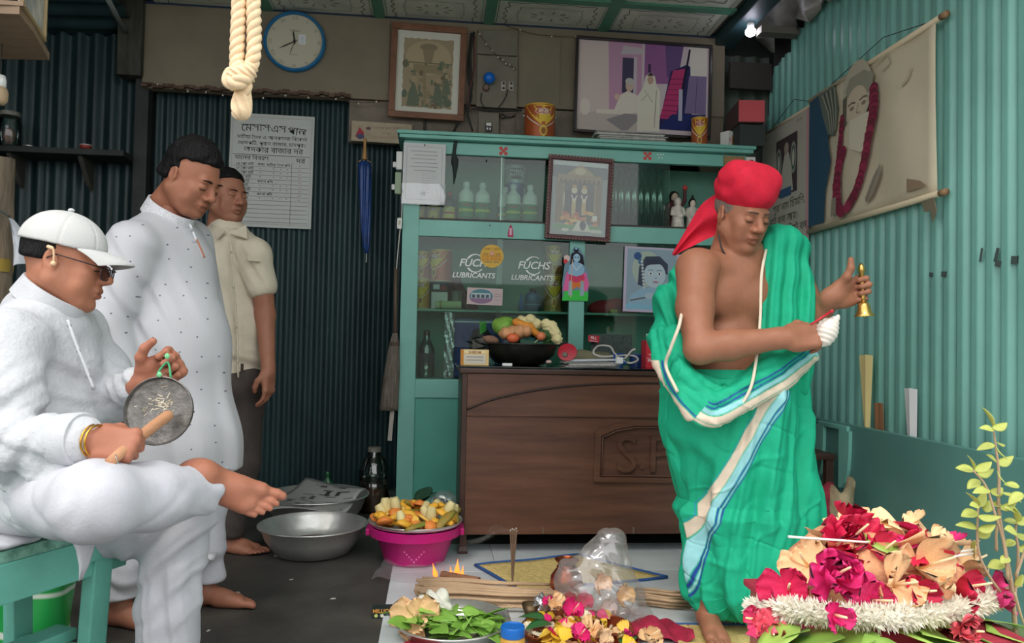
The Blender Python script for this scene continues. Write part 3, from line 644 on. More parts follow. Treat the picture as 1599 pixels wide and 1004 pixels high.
g = 'paint tins on the cabinet'
tin('large orange tin with yellow shield label on cabinet top', None, (.567, 4.32, 2.0885), .088, .212, handle=True, facing=.12)
t2 = tin('rust-coloured tin beside red ended box on cabinet top', None, (1.50, 4.30, 2.0885), .047, .185, body=(176, 92, 52), brand='A', facing=-.3)
tin('yellow labelled tin, upper of stack beside hanging picture', None, (.66, 4.31, 1.337), .05, .165, body=(140, 104, 60)); tin('yellow labelled tin, lower of stack beside hanging picture', None, (.66, 4.31, 1.1325), .052, .20, body=(150, 120, 70))
tin('yellow tin standing on another tin by cabinet side', None, (-.085, 4.33, 1.30), .05, .15); tin('yellow tin under another tin by cabinet side', None, (-.085, 4.33, 1.1325), .052, .165, body=(190, 140, 60))
tin('red and yellow tin stacked on white carton', None, (.025, 4.31, 1.285), .062, .175, body=(186, 74, 44), facing=-.7)
def carton(name, label, cat, c, d, col, parts, rz=0, group=None):
    """printed box; parts = print rectangles on the front face (fractions)"""
    T = thing(name, label, cat, (c[0], c[1], c[2]), group); R = rot('Z', rz); MB().box((c[0], c[1], c[2]+d[2]/2), d, R=R, bev=.0015).build('carton', M('carton_%d_%d_%d' % col, col, .7), T)
    f = Flat()
    for k in parts:
        if isinstance(k[0], str): f.text(k[0], (k[1]-.5)*d[0], k[2]*d[2], k[3]*d[2], k[4], bold=.0004)
        else: f.rect((k[0]-.5)*d[0], k[1]*d[2], (k[2]-.5)*d[0], k[3]*d[2], k[4])
    f.build('print', R@RB, np.array(c)+R@np.array([0, -d[1]/2-.0006, 0]), T); return T
carton('white_carton', 'white carton with dark top band under red tin', 'box', (.02, 4.31, 1.1325), (.09, .08, .15), (206, 200, 196), [(0, .62, 1, 1, (60, 60, 66)), (.1, .72, .5, .9, (190, 190, 190)), (.55, .70, .9, .84, (150, 60, 60))])
carton('small_carton', 'small orange and white carton on cabinet top', 'box', (1.663, 4.27, 2.0885), (.07, .06, .105), (226, 226, 222), [(.42, 0, 1, .78, (222, 128, 50)), (.5, .45, .8, .62, (40, 40, 44)), ('E', .2, .5, .3, (180, 60, 60))], rz=.5)
# long box with red end, sticking out to the front
lb = thing('long_box', 'long dark box with red end panel on cabinet top', 'box', (1.72, 4.3, 2.0885)); MB().box((1.755, 4.285, 2.15), (.15, .28, .12), bev=.003).build('lower_box', M('dark_box_card', (52, 60, 58), .7), lb); MB().box((1.755, 4.265, 2.278), (.145, .28, .125), R=rot('Z', -.12), bev=.003).build('upper_box', M('brown_box_card', (84, 66, 62), .7), lb); MB().box((1.738, 4.122, 2.278), (.143, .006, .122), R=rot('Z', -.12)).build('red_end', M('red_card_end', (206, 84, 92), .6), lb)
# items hung at the right end of the top rail
for nm, lbl, x, w, h, col, sub in (('mat_swatch', 'woven brown swatch hung at cabinet top corner', 1.665, .12, .10, (150, 120, 84), (190, 160, 110)), ('white_card', 'small white card with dark mark at cabinet corner', 1.762, .055, .06, (222, 220, 214), (60, 60, 60))):
    T = thing(nm, lbl, 'card', (x, CY0-.012, 1.93)); MB().box((x, CY0-.013, 2.035-h/2), (w, .006, h)).build('sheet', M(nm, col, .8, var=.3 if w > .1 else 0, scale=90), T); f = Flat()
    if w > .1:
        for k in range(9): f.line([(-w*.45+k*w*.11, -h*.45), (-w*.40+k*w*.11, h*.45)], .003, sub)
    else: f.rect(-.004, -.012, .016, .014, sub)
    f.build('print', RB, (x, CY0-.0165, 2.035-h/2), T)
# newspapers
def papers(label, x0, x1, y0, y1, z, n, seed, th=.0055):
    T = thing('newspaper_stack', label, 'newspapers', ((x0+x1)/2, (y0+y1)/2, z)); rr = random.Random(seed)
    for k in range(n):
        dx = rr.uniform(-.015, .015); MB().box(((x0+x1)/2+dx, (y0+y1)/2+rr.uniform(-.008, .0), z+th*(k+.5)), (x1-x0-rr.uniform(0, .04), y1-y0, th*.85), R=rot('Z', rr.uniform(-.03, .03))).build('newspaper', M('newsprint_%d' % (k % 3), ((176, 174, 168), (150, 150, 148), (194, 190, 182))[k % 3], .9, var=.2, scale=60), T)
papers('stack of folded newspapers below large framed photograph', .865, 1.27, 4.17, 4.35, 2.0885, 8, 2, .0065); papers('thin pile of papers beside rust-coloured tin', 1.33, 1.445, 4.18, 4.33, 2.0885, 3, 5, .004)
# ---- bottles
def bottle(label, base, h, r, body, cap, lab, group=None, name='bottle', shoulder=.78, neck=.35, words='FUCHS', cap_h=.13, lab_z=(.04, .50)):
    T = thing(name, label, 'bottle', base, group); b = np.asarray(base, float)
    MB().lathe([(r*.9, 0), (r, h*.02), (r, h*shoulder*.86), (r*.92, h*shoulder*.93), (r*neck*1.25, h*shoulder*1.06), (r*neck, h*(1-cap_h))], 24, t=b, sy=.7).build('body', body, T, smooth=True, auto=60)
    MB().lathe([(r*neck*1.25, h*(1-cap_h)), (r*neck*1.3, h*(1-cap_h*.9)), (r*neck*1.25, h*.985), (r*neck*1.1, h)], 18, t=b).build('cap', cap, T, smooth=True, auto=40)
    f = Flat(); z0, z1 = lab_z; w = r*.9; V, F_ = [], []
    m = MB(); a = np.linspace(-1.25, 1.25, 15); bandz = [(z0, z0+(z1-z0)*.2, lab[1]), (z0+(z1-z0)*.2, z0+(z1-z0)*.48, lab[0]), (z0+(z1-z0)*.48, z0+(z1-z0)*.62, lab[2]), (z0+(z1-z0)*.62, z1, lab[0])]
    for q0, q1, cc in bandz: m.grid(np.array([[(b[0]+(r+.0012)*math.sin(t), b[1]-(r+.0012)*.7*math.cos(t)-.0006, b[2]+h*q) for t in a] for q in (q0, q1)]), col=cc)
    m.build('label', VC, T); f.text(words, 0, h*(z0+(z1-z0)*.82), h*.06, (226, 60, 60) if lab[0][1] > 100 and lab[0][0] < 100 else (250, 240, 220), bold=.0004); f.build('label_print', RB, b+np.array([0, -(r+.0022)*.7-.0012, 0]), T); return T
WP = M('white_plastic', (224, 226, 222), .35); BLP = M('black_plastic', (40, 36, 32), .3); RDP = M('red_plastic', (200, 40, 56), .35)
gl = 'white lubricant bottles with green labels'
for x, y in ((.156, 4.27), (.248, 4.28), (.422, 4.29), (.518, 4.29), (.385, 4.38), (.482, 4.39)): bottle('white plastic bottle with green label behind cabinet glass', (x, y, 1.618), .225, .042, WP, WP, ((30, 128, 84), (24, 96, 64), (196, 200, 70)), gl)
bottle('black bottle with red cap and yellow label', (.062, 4.28, 1.618), .165, .034, BLP, RDP, ((218, 190, 70), (200, 168, 50), (190, 60, 50)), None, words='VINIS')
for x in (-.045, -.125): tin('short yellow tin beside black bottle with red cap', 'short yellow tins on the top shelf', (x+.02, 4.30, 1.618), .036, .085, body=(196, 162, 60))
bk = thing('putty_bucket', 'white and blue bucket lettered wall putty', 'bucket', (.435, 4.415, 1.618)); b = np.array([.44, 4.395, 1.618]); m = MB()
for r0, z0, r1, z1, col in ((.06, 0, .068, .14, (196, 204, 204)), (.068, .14, .075, .25, (44, 92, 156)), (.075, .25, .083, .335, (176, 184, 186)), (.087, .335, .087, .35, (206, 210, 208))): m.lathe([(r0*.75, z0), (r1*.75, z1)], 24, t=b, col=col)
m.build('body', SHELL, bk, smooth=True, auto=40, colors=True); f = Flat(); f.poly([(-.035, .33), (.035, .33), (.028, .27), (-.028, .27)], (40, 44, 52)); f.text('WALL', 0, .314, .026, (220, 222, 220), bold=.0006); f.text('PUTTY', 0, .290, .024, (220, 222, 220), bold=.0006); f.build('label_print', RB, b+np.array([0, -.068, 0]), bk)
# ---- statues on the right of the top shelf
def statue(label, base, h, cloth, skin, hair, arm=False, crown=False):
    T = thing('statue', label, 'statue', base); b = np.asarray(base, float); S = Solid(); S.rc(b+(0, 0, h*.05), b+(0, 0, h*.42), h*.20, h*.15, k=.01); S.rc(b+(0, 0, h*.42), b+(0, 0, h*.64), h*.13, h*.11, k=.01); S.rc(b+(-h*.13, 0, h*.62), b+(h*.13, 0, h*.62), h*.05, k=.01)
    S.chain([(b+(-h*.15, 0, h*.62), h*.05), (b+(-h*.2, -h*.04, h*.45), h*.04), (b+(-h*.08, -h*.14, h*.40), h*.035)], k=.006)
    S.chain([(b+(h*.15, 0, h*.62), h*.05), (b+(h*.24, -h*.02, h*.72), h*.04), (b+(h*.24, -h*.03, h*.98), h*.04)] if arm else [(b+(h*.15, 0, h*.62), h*.05), (b+(h*.2, -h*.04, h*.45), h*.04), (b+(h*.08, -h*.14, h*.40), h*.035)], k=.006)
    V, Q = S.mesh(.005); put('robe', V, Q, M('statue_%d_%d' % cloth[:2], cloth, .6, var=.25, scale=40), T); S = Solid(); S.ell(b+(0, -.004, h*.80), (h*.085, h*.09, h*.11), k=0); S.rc(b+(0, 0, h*.75), b+(0, 0, h*.62), h*.045, k=.01); S.ell(b+(0, -h*.10, h*.79), (h*.015, h*.02, h*.025), k=.004); V, Q = S.mesh(.004); put('head', V, Q, M('statue_skin_%d' % skin[0], skin, .6), T)
    S = Solid(); S.ell(b+(0, h*.02, h*.84), (h*.11, h*.10, h*.11), k=0); S.rc(b+(0, h*.05, h*.8), b+(0, h*.07, h*.6), h*.09, h*.07, k=.01)
    if crown: S.rc(b+(0, 0, h*.92), b+(0, 0, h*1.04), h*.05, h*.02, k=.01)
    S.ell(b+(0, -h*.12, h*.78), (h*.085, h*.11, h*.10), k=.004, op=-1); V, Q = S.mesh(.0045); put('hair', V, Q, M('statue_hair_%d' % hair[0], hair, .6), T)
    if arm: MB().ell(b+(h*.24, -h*.03, h*1.02), (h*.06, h*.045, h*.07)).build('raised_hand', M('statue_red', (196, 60, 56), .6), T, smooth=True)
    for s in (-1, 1): MB().ell(b+(s*h*.032, -h*.088, h*.805), h*.012, seg=8, rg=5).build('eye', M('painted_black', (20, 16, 16), .5), T)
statue('dark-haired statue with raised red hand behind white statue', (1.375, 4.36, 1.618), .255, (96, 48, 50), (216, 190, 168), (30, 24, 24), arm=True); statue('plain white statue in front of dark-haired statue', (1.372, 4.28, 1.618), .20, (214, 206, 194), (224, 214, 204), (206, 200, 190)); statue('small pale statue with black hair at shelf end', (1.465, 4.30, 1.618), .20, (198, 190, 180), (220, 206, 190), (30, 26, 28), crown=True); statue('red haired statue by ribbed plastic sheet', (1.295, 4.33, 1.618), .17, (84, 44, 48), (226, 216, 206), (70, 40, 40)); statue('pale figure behind ribbed plastic sheet', (1.10, 4.38, 1.618), .22, (186, 190, 184), (206, 190, 180), (150, 110, 96), crown=True); statue('second pale figure behind ribbed plastic sheet with red front', (1.0, 4.38, 1.618), .19, (150, 158, 150), (200, 196, 186), (120, 120, 112))
m = MB(); n = 46; rows = [[(.86+.42*k/(n-1), CY0+.045+.006*math.sin(k*1.55), z) for k in range(n)] for z in (1.622, 1.96)]; m.grid(np.array(rows), thick=.001, tdir=(0, 1, 0)); tag(m.build('ribbed_plastic_sheet', glass_mat('ribbed_plastic', (186, 214, 202), .15, .16), smooth=True), 'clear ribbed plastic sheet standing in front of pale figures', 'plastic sheet')
# ---- middle shelf things
rl = thing('paper_roll', 'pale green paper roll lying on shelf', 'roll', (.06, 4.24, 1.13)); m = MB(); Rr = frame((1, .02, .02)); m.lathe([(.022, 0), (.022, .14), (.017, .14), (.017, .0)], 20, R=Rr, t=(.0, 4.25, 1.153), cap0=False, cap1=False); m.build('tube', M('pale_green_paper', (170, 186, 140), .7), rl, smooth=True, auto=50); MB().lathe([(.0235, .02), (.0235, .032)], 20, R=Rr, t=(.0, 4.25, 1.153), cap0=False, cap1=False).build('rubber_band', M('band_tan', (150, 140, 90), .6), rl)
gt = thing('grey_tin', 'small plain grey tin behind paper roll', 'tin', (.115, 4.33, 1.131)); MB().lathe([(.032, 0), (.032, .095), (.034, .097), (.034, .104), (.03, .106)], 22, t=(.115, 4.33, 1.1315)).build('body', M('dull_grey_tin', (120, 122, 112), .5, .3), gt, smooth=True, auto=40); MB().lathe([(.029, .106), (.012, .110)], 22, t=(.115, 4.33, 1.1315)).build('lid', M('dull_grey_tin'), gt)
m = MB(); rows = []
for i in range(12):
    rows.append([(.05+.20*j/11*(1-.5*(i/11)*(j/11)), 4.42-.015*math.sin(j*1.1+i*.5), 1.135+.24*(i/11)*(1-.45*(j/11)**1.5)+.012*math.sin(j*1.3)) for j in range(12)])
m.grid(np.array(rows), thick=.02, tdir=(0, 1, 0)); tag(m.build('maroon_cloth', M('maroon_cloth', (96, 44, 60), .85, var=.25, scale=20, bump=.3), smooth=True, auto=60), 'crumpled maroon cloth behind grey tin', 'cloth')
vc = thing('visiting_card', 'printed card with small bus picture leaning on glass', 'card', P(755, 480, CY0-.004)); q = P(757, 463, CY0-.004); MB().box(q+np.array([0, 0, 0]), (.195, .002, .092), R=rot('Y', .02)).build('card', M('pinkish_card', (206, 186, 186), .7), vc); f = Flat(); f.oval(-.02, 0, .065, .040, (90, 140, 150)); f.oval(-.02, -.016, .06, .022, (150, 120, 150)); f.rect(-.075, -.01, .03, .018, (196, 206, 208)); 
for k in range(4): f.rect(-.07+k*.025, -.008, -.052+k*.025, .010, (80, 100, 110))
f.text('Car', .012, .026, .022, (60, 110, 150)); f.rect(.05, .012, .09, .015, (150, 140, 140)); f.rect(.05, 0, .09, .003, (150, 140, 140)); f.rect(.055, -.02, .085, -.017, (150, 140, 140)); f.build('print', RB, q+np.array([0, -.0014, 0]), vc)
bottle('small blue bottle between lettering and tins', (.545, 4.30, 1.131), .13, .045, M('blue_glass', (40, 90, 130), .2), BLP, ((40, 80, 110), (30, 60, 90), (90, 130, 160)), None, words=' ')
m = MB(); m.lathe([(.018, 0), (.012, .05), (.003, .10)], 14, t=(.475, 4.26, 1.131)); tag(m.build('blue_cone', M('blue_plastic_cone', (30, 100, 160), .4), smooth=True), 'small blue plastic cone on shelf', 'cone')
# right half of the middle shelf: red bundle and pale packet
S = Solid(); S.ell((.98, 4.36, 1.165), (.10, .06, .04), k=0); S.ell((1.04, 4.34, 1.185), (.06, .05, .035), k=.02); V, Q = S.mesh(.006); V = fold_disp(V, Q, lambda p: .005*noise3(p, 8, 4)); o = put('red_bundle', V, Q, M('red_bundle_cloth', (150, 40, 48), .8, var=.2, scale=20), None); tag(o, 'dark red cloth bundle behind cabinet glass', 'bundle')
S = Solid(); S.ell((1.14, 4.38, 1.20), (.07, .05, .055), k=0); V, Q = S.mesh(.006); V = fold_disp(V, Q, lambda p: .006*noise3(p, 9, 5)); o = put('pale_packet', V, Q, M('grey_packet_plastic', (120, 126, 120), .4, var=.3, scale=30), None); tag(o, 'grey plastic packet beside dark red bundle', 'packet'); o2 = MB().box((1.0, 4.26, 1.143), (.045, .02, .02), bev=.003).build('yellow_box', M('dull_yellow_card', (150, 140, 60), .7)); tag(o2, 'tiny yellow box in front of dark red bundle', 'box')
# lower shelf behind the counter
jr = thing('water_bottle', 'clear plastic water bottle with dark band in cabinet', 'bottle', (-.045, 4.33, .75)); CLR = glass_mat('clear_bottle_plastic', (214, 228, 222), .06, .12); MB().lathe([(.042, 0), (.046, .01), (.046, .06), (.042, .07), (.046, .08), (.046, .15), (.030, .19), (.018, .215), (.016, .235)], 22, t=(-.045, 4.33, .751)).build('body', CLR, jr, smooth=True, auto=60); MB().lathe([(.019, .232), (.019, .256), (.015, .262)], 16, t=(-.045, 4.33, .751)).build('cap', BLP, jr, smooth=True, auto=40); MB().lathe([(.0468, .085), (.0468, .135)], 22, t=(-.045, 4.33, .751), cap0=False, cap1=False).build('label', M('navy_label', (40, 50, 64), .5), jr, smooth=True)
m = MB(); rows = [[(.052+.055*j/5, 4.27-.008*math.sin(j*1.3+i*.8), .752+.37*i/14) for j in range(6)] for i in range(15)]; m.grid(np.array(rows), thick=.006, tdir=(0, 1, 0)); tag(m.build('foil_packet', M('silver_foil', (196, 200, 204), .25, .8, var=.3, scale=40, bump=.6, bscale=60), smooth=True, auto=60), 'crinkled silver foil packet standing in cabinet', 'packet')
pp = thing('portrait_print', 'blue backed portrait print behind vegetable bowl', 'picture', (.27, 4.30, .752)); MB().box((.265, 4.305, .915), (.32, .008, .325), R=rot('Y', .02)).build('board', M('print_board', (64, 66, 132), .5), pp); f = Flat(); f.rect(-.16, .145, .16, .155, (190, 200, 204)); f.poly([(-.06, -.05), (-.08, .04), (-.05, .11), (.02, .12), (.06, .06), (.05, 0), (.02, -.06)], (40, 34, 44)); f.poly([(-.055, .05), (.05, .075), (.045, .03), (.0, .01), (-.055, .0)], (196, 150, 158)); f.poly([(-.11, -.09), (-.06, -.04), (.02, -.035), (.1, -.06), (.12, -.15), (-.12, -.15)], (150, 166, 172)); f.poly([(-.02, .155), (.02, .155), (.02, .10), (-.015, .08)], (110, 190, 90)); f.build('print', RB, (.265, 4.300, .915), pp)
ct = thing('picture_card', 'pale card with blue circles behind cauliflower', 'picture', (.50, 4.36, .752)); MB().box((.50, 4.36, .935), (.28, .006, .36)).build('board', M('pale_card_board', (150, 168, 160), .6), ct); f = Flat(); 
f.rect(-.138, -.17, .138, .172, (150, 168, 160))
for k, x in enumerate((-.06, .03, .09)): f.oval(x, .09-.01*k, .05, .045, ((60, 96, 110), (80, 120, 134), (60, 110, 150))[k])
f.line([(-.13, .165), (.13, .165), (.13, -.1)], .008, (206, 214, 208)); f.build('print', RB, (.50, 4.356, .935), ct)
# ---- pictures hung on the front
def frame4(T, c, w, h, bw, dp, mat, R, name='frame', bevel=.004):
    """four mitred-looking bars of a picture frame, parts of T"""
    for dx, dz, bx_, bz_ in ((0, h/2-bw/2, w, bw), (0, -h/2+bw/2, w, bw), (-w/2+bw/2, 0, bw, h-2*bw), (w/2-bw/2, 0, bw, h-2*bw)): MB().box(np.asarray(c)+R@np.array([dx, dz, dp/2]), (bx_, bz_, dp), R=R, bev=bevel).build(name, mat, T)
TR = lambda px, py, Y, ax=0: P(px, py, Y)
lo, hi = P(851, 376, 4.17), P(957, 243, 4.17); cw, ch = .365, .465; cc = np.array([(P(851, 372, 4.17)[0]+P(957, 245, 4.17)[0])/2, 4.175, (P(853, 376, 4.17)[2]+P(857, 241, 4.17)[2])/2]); Rf = rot('Y', -.0)@RB@rot('Z', -.035)
dp_ = thing('framed_picture', 'maroon framed picture of decorated altar hung on cabinet', 'picture', cc-np.array([0, 0, ch/2])); frame4(dp_, cc, cw, ch, .026, .022, M('maroon_frame', (84, 34, 38), .4, var=.2, scale=60), Rf)
MB().box(cc, (cw-.04, ch-.04, .006), R=Rf).build('backing', M('grey_print_ground', (120, 136, 132), .5), dp_)
for s in (-1, 1):                                   # beaded edging
    for q in range(2):
        n_ = 26 if q else 20; m = MB()
        for k in range(n_):
            t = -.5+(k+.5)/n_; p_ = np.array([t*cw, s*(ch/2-.006), .0225]) if q == 0 else np.array([s*(cw/2-.006), t*ch, .0225]); m.ell(cc+Rf@p_, .0038, seg=6, rg=4)
        m.build('beaded_edge', M('pale_bead_gilt', (186, 160, 130), .5), dp_, kind='stuff')
f = Flat(); w, h = cw-.055, ch-.055; f.rect(-w/2, -h/2, w/2, h/2, (126, 142, 138)); f.rect(-w/2, h*.28, w/2, h/2, (60, 84, 82)); f.rect(-w/2, h*.44, w/2, h*.5, (190, 200, 198)); f.rect(-w*.36, -h*.34, w*.36, h*.30, (70, 78, 66))
for s in (-1, 1): f.rect(s*w*.36-.018, -h*.34, s*w*.36+.014, h*.28, (126, 100, 64)); f.rect(s*w*.29-.006, -h*.3, s*w*.29+.006, h*.2, (150, 130, 84))
f.rect(-w*.40, h*.22, w*.38, h*.32, (150, 124, 84)); f.poly([(-w*.24, h*.32), (-w*.12, h*.40), (0, h*.46), (w*.14, h*.40), (w*.26, h*.32)], (164, 140, 96)); f.oval(0, h*.37, .03, .02, (196, 178, 130))
for k in range(9): f.oval(-w*.34+k*w*.085, h*.235, .008, .012, (92, 76, 46))
f.oval(-.07, -.01, .018, .062, (196, 196, 180)); f.rect(-w*.26, -h*.22, w*.26, h*.12, (50, 58, 56))
for x in (-.028, .028):
    f.poly([(x-.018, -.10), (x-.024, -.02), (x-.010, .03), (x+.010, .03), (x+.024, -.02), (x+.018, -.10)], (38, 42, 62)); f.poly([(x-.012, -.09), (x-.012, .0), (x+.012, .0), (x+.012, -.09)], (206, 176, 120)); f.oval(x, .045, .017, .018, (222, 206, 170)); f.oval(x, .068, .014, .009, (196, 150, 70)); f.line([(x-.016, .02), (x, -.02), (x+.016, .02)], .006, (240, 236, 222))
for k in range(26):
    rr = random.Random(k); f.oval(rr.uniform(-w*.36, w*.34), rr.uniform(-h*.36, -h*.24)+(.03 if k % 3 == 0 else 0), .014, .011, rr.choice([(206, 128, 60), (220, 150, 70), (190, 96, 50), (230, 190, 110)]), n=9)
f.poly([(-w*.46, -h*.42), (w*.42, -h*.42), (w*.36, -h*.36), (-w*.42, -h*.36)], (84, 150, 84)); f.poly([(-.03, -h*.44), (.0, -h*.30), (.045, -h*.30), (.075, -h*.44)], (222, 216, 200)); f.oval(.028, -h*.36, .018, .028, (60, 60, 72)); f.oval(.028, -h*.36, .012, .02, (30, 34, 50))
for x in (-.07, .09, .115): f.oval(x, -h*.43, .022, .010, (206, 206, 190))
f.rect(.08, -h*.29, .105, -h*.22, (226, 226, 220)); f.build('print', Rf, cc+Rf@np.array([0, 0, .0036]), dp_); MB().box(cc+Rf@np.array([0, 0, .012]), (cw-.05, ch-.05, .002), R=Rf).build('glass', glass_mat('picture_glass', (244, 248, 246), .03, .02), dp_)
# seated blue figure cut-out fixed to the stile
sc_ = thing('deity_cutout', 'painted cut-out of seated blue-skinned figure on cabinet stile', 'figurine', P(899, 470, CY0-.006)); q = P(899, 430, CY0-.008); k = .00345
def pt(px, py): return ((px-899)*k, (430-py)*k)
m = MB(); m.prism([pt(*p) for p in ((878, 471), (918, 471), (920, 455), (919, 425), (912, 410), (912, 398), (904, 386), (896, 384), (890, 398), (882, 402), (880, 420), (877, 445), (878, 456))], .008, R=RB, t=q+np.array([0, .006, 0])); m.build('board', M('cutout_board', (120, 150, 170), .7), sc_)
f = Flat(); f.poly([pt(*p) for p in ((877, 471), (919, 471), (920, 458), (912, 454), (882, 454))], (70, 206, 84)); f.poly([pt(*p) for p in ((878, 455), (884, 425), (893, 428), (890, 456))], (236, 110, 170)); f.poly([pt(*p) for p in ((921, 445), (916, 426), (908, 424), (908, 456), (917, 455))], (236, 110, 170)); f.poly([pt(*p) for p in ((889, 456), (889, 434), (912, 434), (913, 456), (902, 448))], (232, 128, 60)); f.poly([pt(*p) for p in ((888, 438), (888, 428), (912, 426), (914, 436), (900, 442))], (222, 70, 110))
f.poly([pt(*p) for p in ((886, 428), (889, 412), (897, 406), (908, 408), (913, 420), (911, 428), (900, 432))], (150, 192, 220)); f.poly([pt(*p) for p in ((889, 414), (891, 396), (900, 390), (910, 398), (913, 414), (906, 410), (895, 408))], (40, 36, 48)); f.oval(*pt(900, 402), .019, .024, (168, 206, 228)); f.oval(*pt(899, 389), .014, .014, (40, 36, 48)); f.oval(*pt(899, 387), .008, .006, (150, 192, 220))
for s in (-1, 1): f.oval(pt(900, 401)[0]+s*.008, pt(900, 401)[1], .005, .0028, (20, 20, 24), n=10); f.poly([pt(900+s*7, 438), pt(900+s*12, 440), pt(900+s*13, 462), pt(900+s*6, 463)], (160, 184, 196))
f.line([pt(893, 405), pt(891, 466)], .004, (226, 190, 150)); f.oval(*pt(884, 403), .018, .018, (232, 206, 196)); f.oval(*pt(882, 408), .012, .012, (222, 70, 80)); f.line([pt(893, 412), pt(900, 422), pt(908, 412)], .004, (226, 226, 230)); f.build('print', RB, q+np.array([0, -.0024, 0]), sc_)
# portrait print of a child on the glass
kp = thing('portrait_print', 'pale blue portrait print of a child on cabinet glass', 'picture', P(1010, 486, CY0-.004)); q = np.array([P(1015, 437, CY0-.003)[0], CY0-.003, P(1015, 437, CY0-.003)[2]]); w, h = .30, .365; Rk = RB@rot('Z', -.02); MB().box(q, (w, h, .003), R=Rk).build('sheet', M('lilac_border_paper', (196, 184, 206), .5), kp)
f = Flat(); f.rect(-w*.45, -h*.46, w*.5, h*.47, (150, 170, 184)); f.oval(-.02, .06, .085, .10, (176, 190, 176)); f.poly([(-w*.42, -h*.44), (w*.48, -h*.44), (w*.48, -.06), (.06, -.04), (-.05, -.05), (-.11, -.09)], (150, 186, 206)); f.poly([(-.07, -.03), (-.065, .07), (-.03, .13), (.05, .135), (.10, .09), (.10, .03), (.07, .05), (.02, .07), (-.02, .05), (-.035, -.04)], (66, 74, 92)); f.oval(.025, .028, .062, .072, (186, 204, 214)); f.poly([(-.03, .075), (-.02, .11), (.04, .115), (.08, .08), (.05, .09), (.0, .085)], (60, 66, 84))
for x in (.002, .052): f.oval(x, .035, .013, .007, (236, 240, 240), n=12); f.oval(x, .035, .006, .006, (36, 44, 60), n=10); f.line([(x-.016, .052), (x, .057), (x+.015, .052)], .003, (90, 100, 116))
f.oval(.032, .012, .008, .006, (160, 180, 194), n=10); f.oval(.032, -.012, .018, .006, (170, 130, 150), n=12); f.oval(-.075, .13, .022, .022, (60, 90, 140)); f.oval(-.06, .10, .012, .016, (80, 120, 150))
for k_ in range(9): f.oval(-.05+.002*k_, .10-.018*k_, .008, .008, (196, 204, 206), n=8)
f.line([(-.11, -.12), (.09, -.075)], .008, (110, 100, 100)); f.oval(.0, -.09, .03, .018, (176, 196, 208)); f.oval(.10, -.06, .035, .05, (166, 190, 206)); f.rect(-w*.45, -h*.46, w*.5, -h*.38, (140, 190, 212)); f.build('print', Rk, q+np.array([0, -.002, 0]), kp)
tag(MB().box(np.array([P(1056, 418, CY0-.003)[0], CY0-.003, P(1056, 418, CY0-.003)[2]]), (.09, .003, .15)).build('pink_print', M('pink_paper', (214, 176, 190), .6)), 'small pink print beside portrait on cabinet glass', 'picture')
# calendar sheets in plastic clipped on the left stile
cl = thing('notice_sheet', 'white notice sheet in clear sleeve hung on cabinet corner', 'notice', P(662, 316, 4.17)); q = np.array([P(662, 271, 4.175)[0], 4.178, P(662, 271, 4.175)[2]]); w, h = .228, .33; Rc = RB@rot('Z', -.01); MB().box(q, (w, h, .004), R=Rc).build('sheet', M('notice_paper', (210, 212, 212), .7), cl)
f = Flat(); f.line([(-w*.42, h*.44), (w*.42, h*.44), (w*.42, -h*.43), (-w*.42, -h*.43), (-w*.42, h*.44)], .0025, (176, 178, 180)); rr = random.Random(4)
for k in range(6): f.rect(-w*.33+.02*(k % 2), h*.36-k*.021, w*.33-.03*rr.random(), h*.36-k*.021+.004, (160, 162, 166))
for k in range(9): f.rect(-w*.05, -.0-k*.013, w*(.1+.25*rr.random()), -k*.013+.003, (188, 190, 192))
f.rect(-.012, -h*.36, .012, -h*.30, (150, 152, 154)); f.build('print', Rc, q+np.array([0, -.0026, 0]), cl)
rows = [[(q[0]-w*.52+w*1.04*j/8, q[1]-.010-.006*math.sin(j*1.7+i*.8), q[2]-h*.52+h*.35*i/5) for j in range(9)] for i in range(6)]; MB().grid(np.array(rows)).build('plastic_sleeve', glass_mat('sleeve_plastic', (246, 248, 248), .08, .10), cl, smooth=True); MB().ell(q+np.array([0, -.005, h*.47]), .004).build('pin', DKW, cl)
# dark cloth scrap hanging from the top rail
m = MB(); a = bez([P(712, 219, CY0-.012), P(709, 240, CY0-.014), P(711, 258, CY0-.014), P(709, 285, CY0-.012)], 6); m.tube(a, np.interp(np.linspace(0, 1, len(a)), [0, .1, .3, .55, .8, 1], [.008, .010, .009, .020, .010, .003]), 8); tag(m.build('cloth_scrap', M('dark_rag', (48, 56, 54), .85), smooth=True), 'dark twisted rag hanging from cabinet top rail', 'rag')
# ================================================================ things on the walls
UB = BW-.11                      # front of the brown board
# wall clock
ck = thing('wall_clock', 'round wall clock with blue rim and cream face', 'clock', (-.832, UB-.02, 2.47)); cc = np.array([P(460, 65, UB-.02)[0], UB-.004, P(460, 65, UB-.02)[2]]); r = .172
MB().lathe([(r*.86, 0), (r, .0), (r*1.005, .02), (r*.98, .032), (r*.93, .036), (r*.90, .028), (r*.90, .012)], 64, R=RB, t=cc, cap0=True, cap1=False).build('rim', M('blue_clock_rim', (40, 122, 178), .3), ck, smooth=True, auto=50)
MB().lathe([(.0001, .012), (r*.91, .012), (r*.91, .014), (.0001, .014)], 48, R=RB, t=cc).build('face', M('cream_clock_face', (206, 200, 178), .5), ck)
f = Flat(); f.oval(0, 0, .15, .15, (206, 200, 178), n=40)
for k in range(12):
    a = math.pi/2-k*math.pi/6; f.text(('XII', 'I', 'II', 'III', 'IV', 'V', 'VI', 'VII', 'VIII', 'IX', 'X', 'XI')[k], .135*math.cos(a), .135*math.sin(a), .030, (150, 144, 126), rotz=a-math.pi/2)
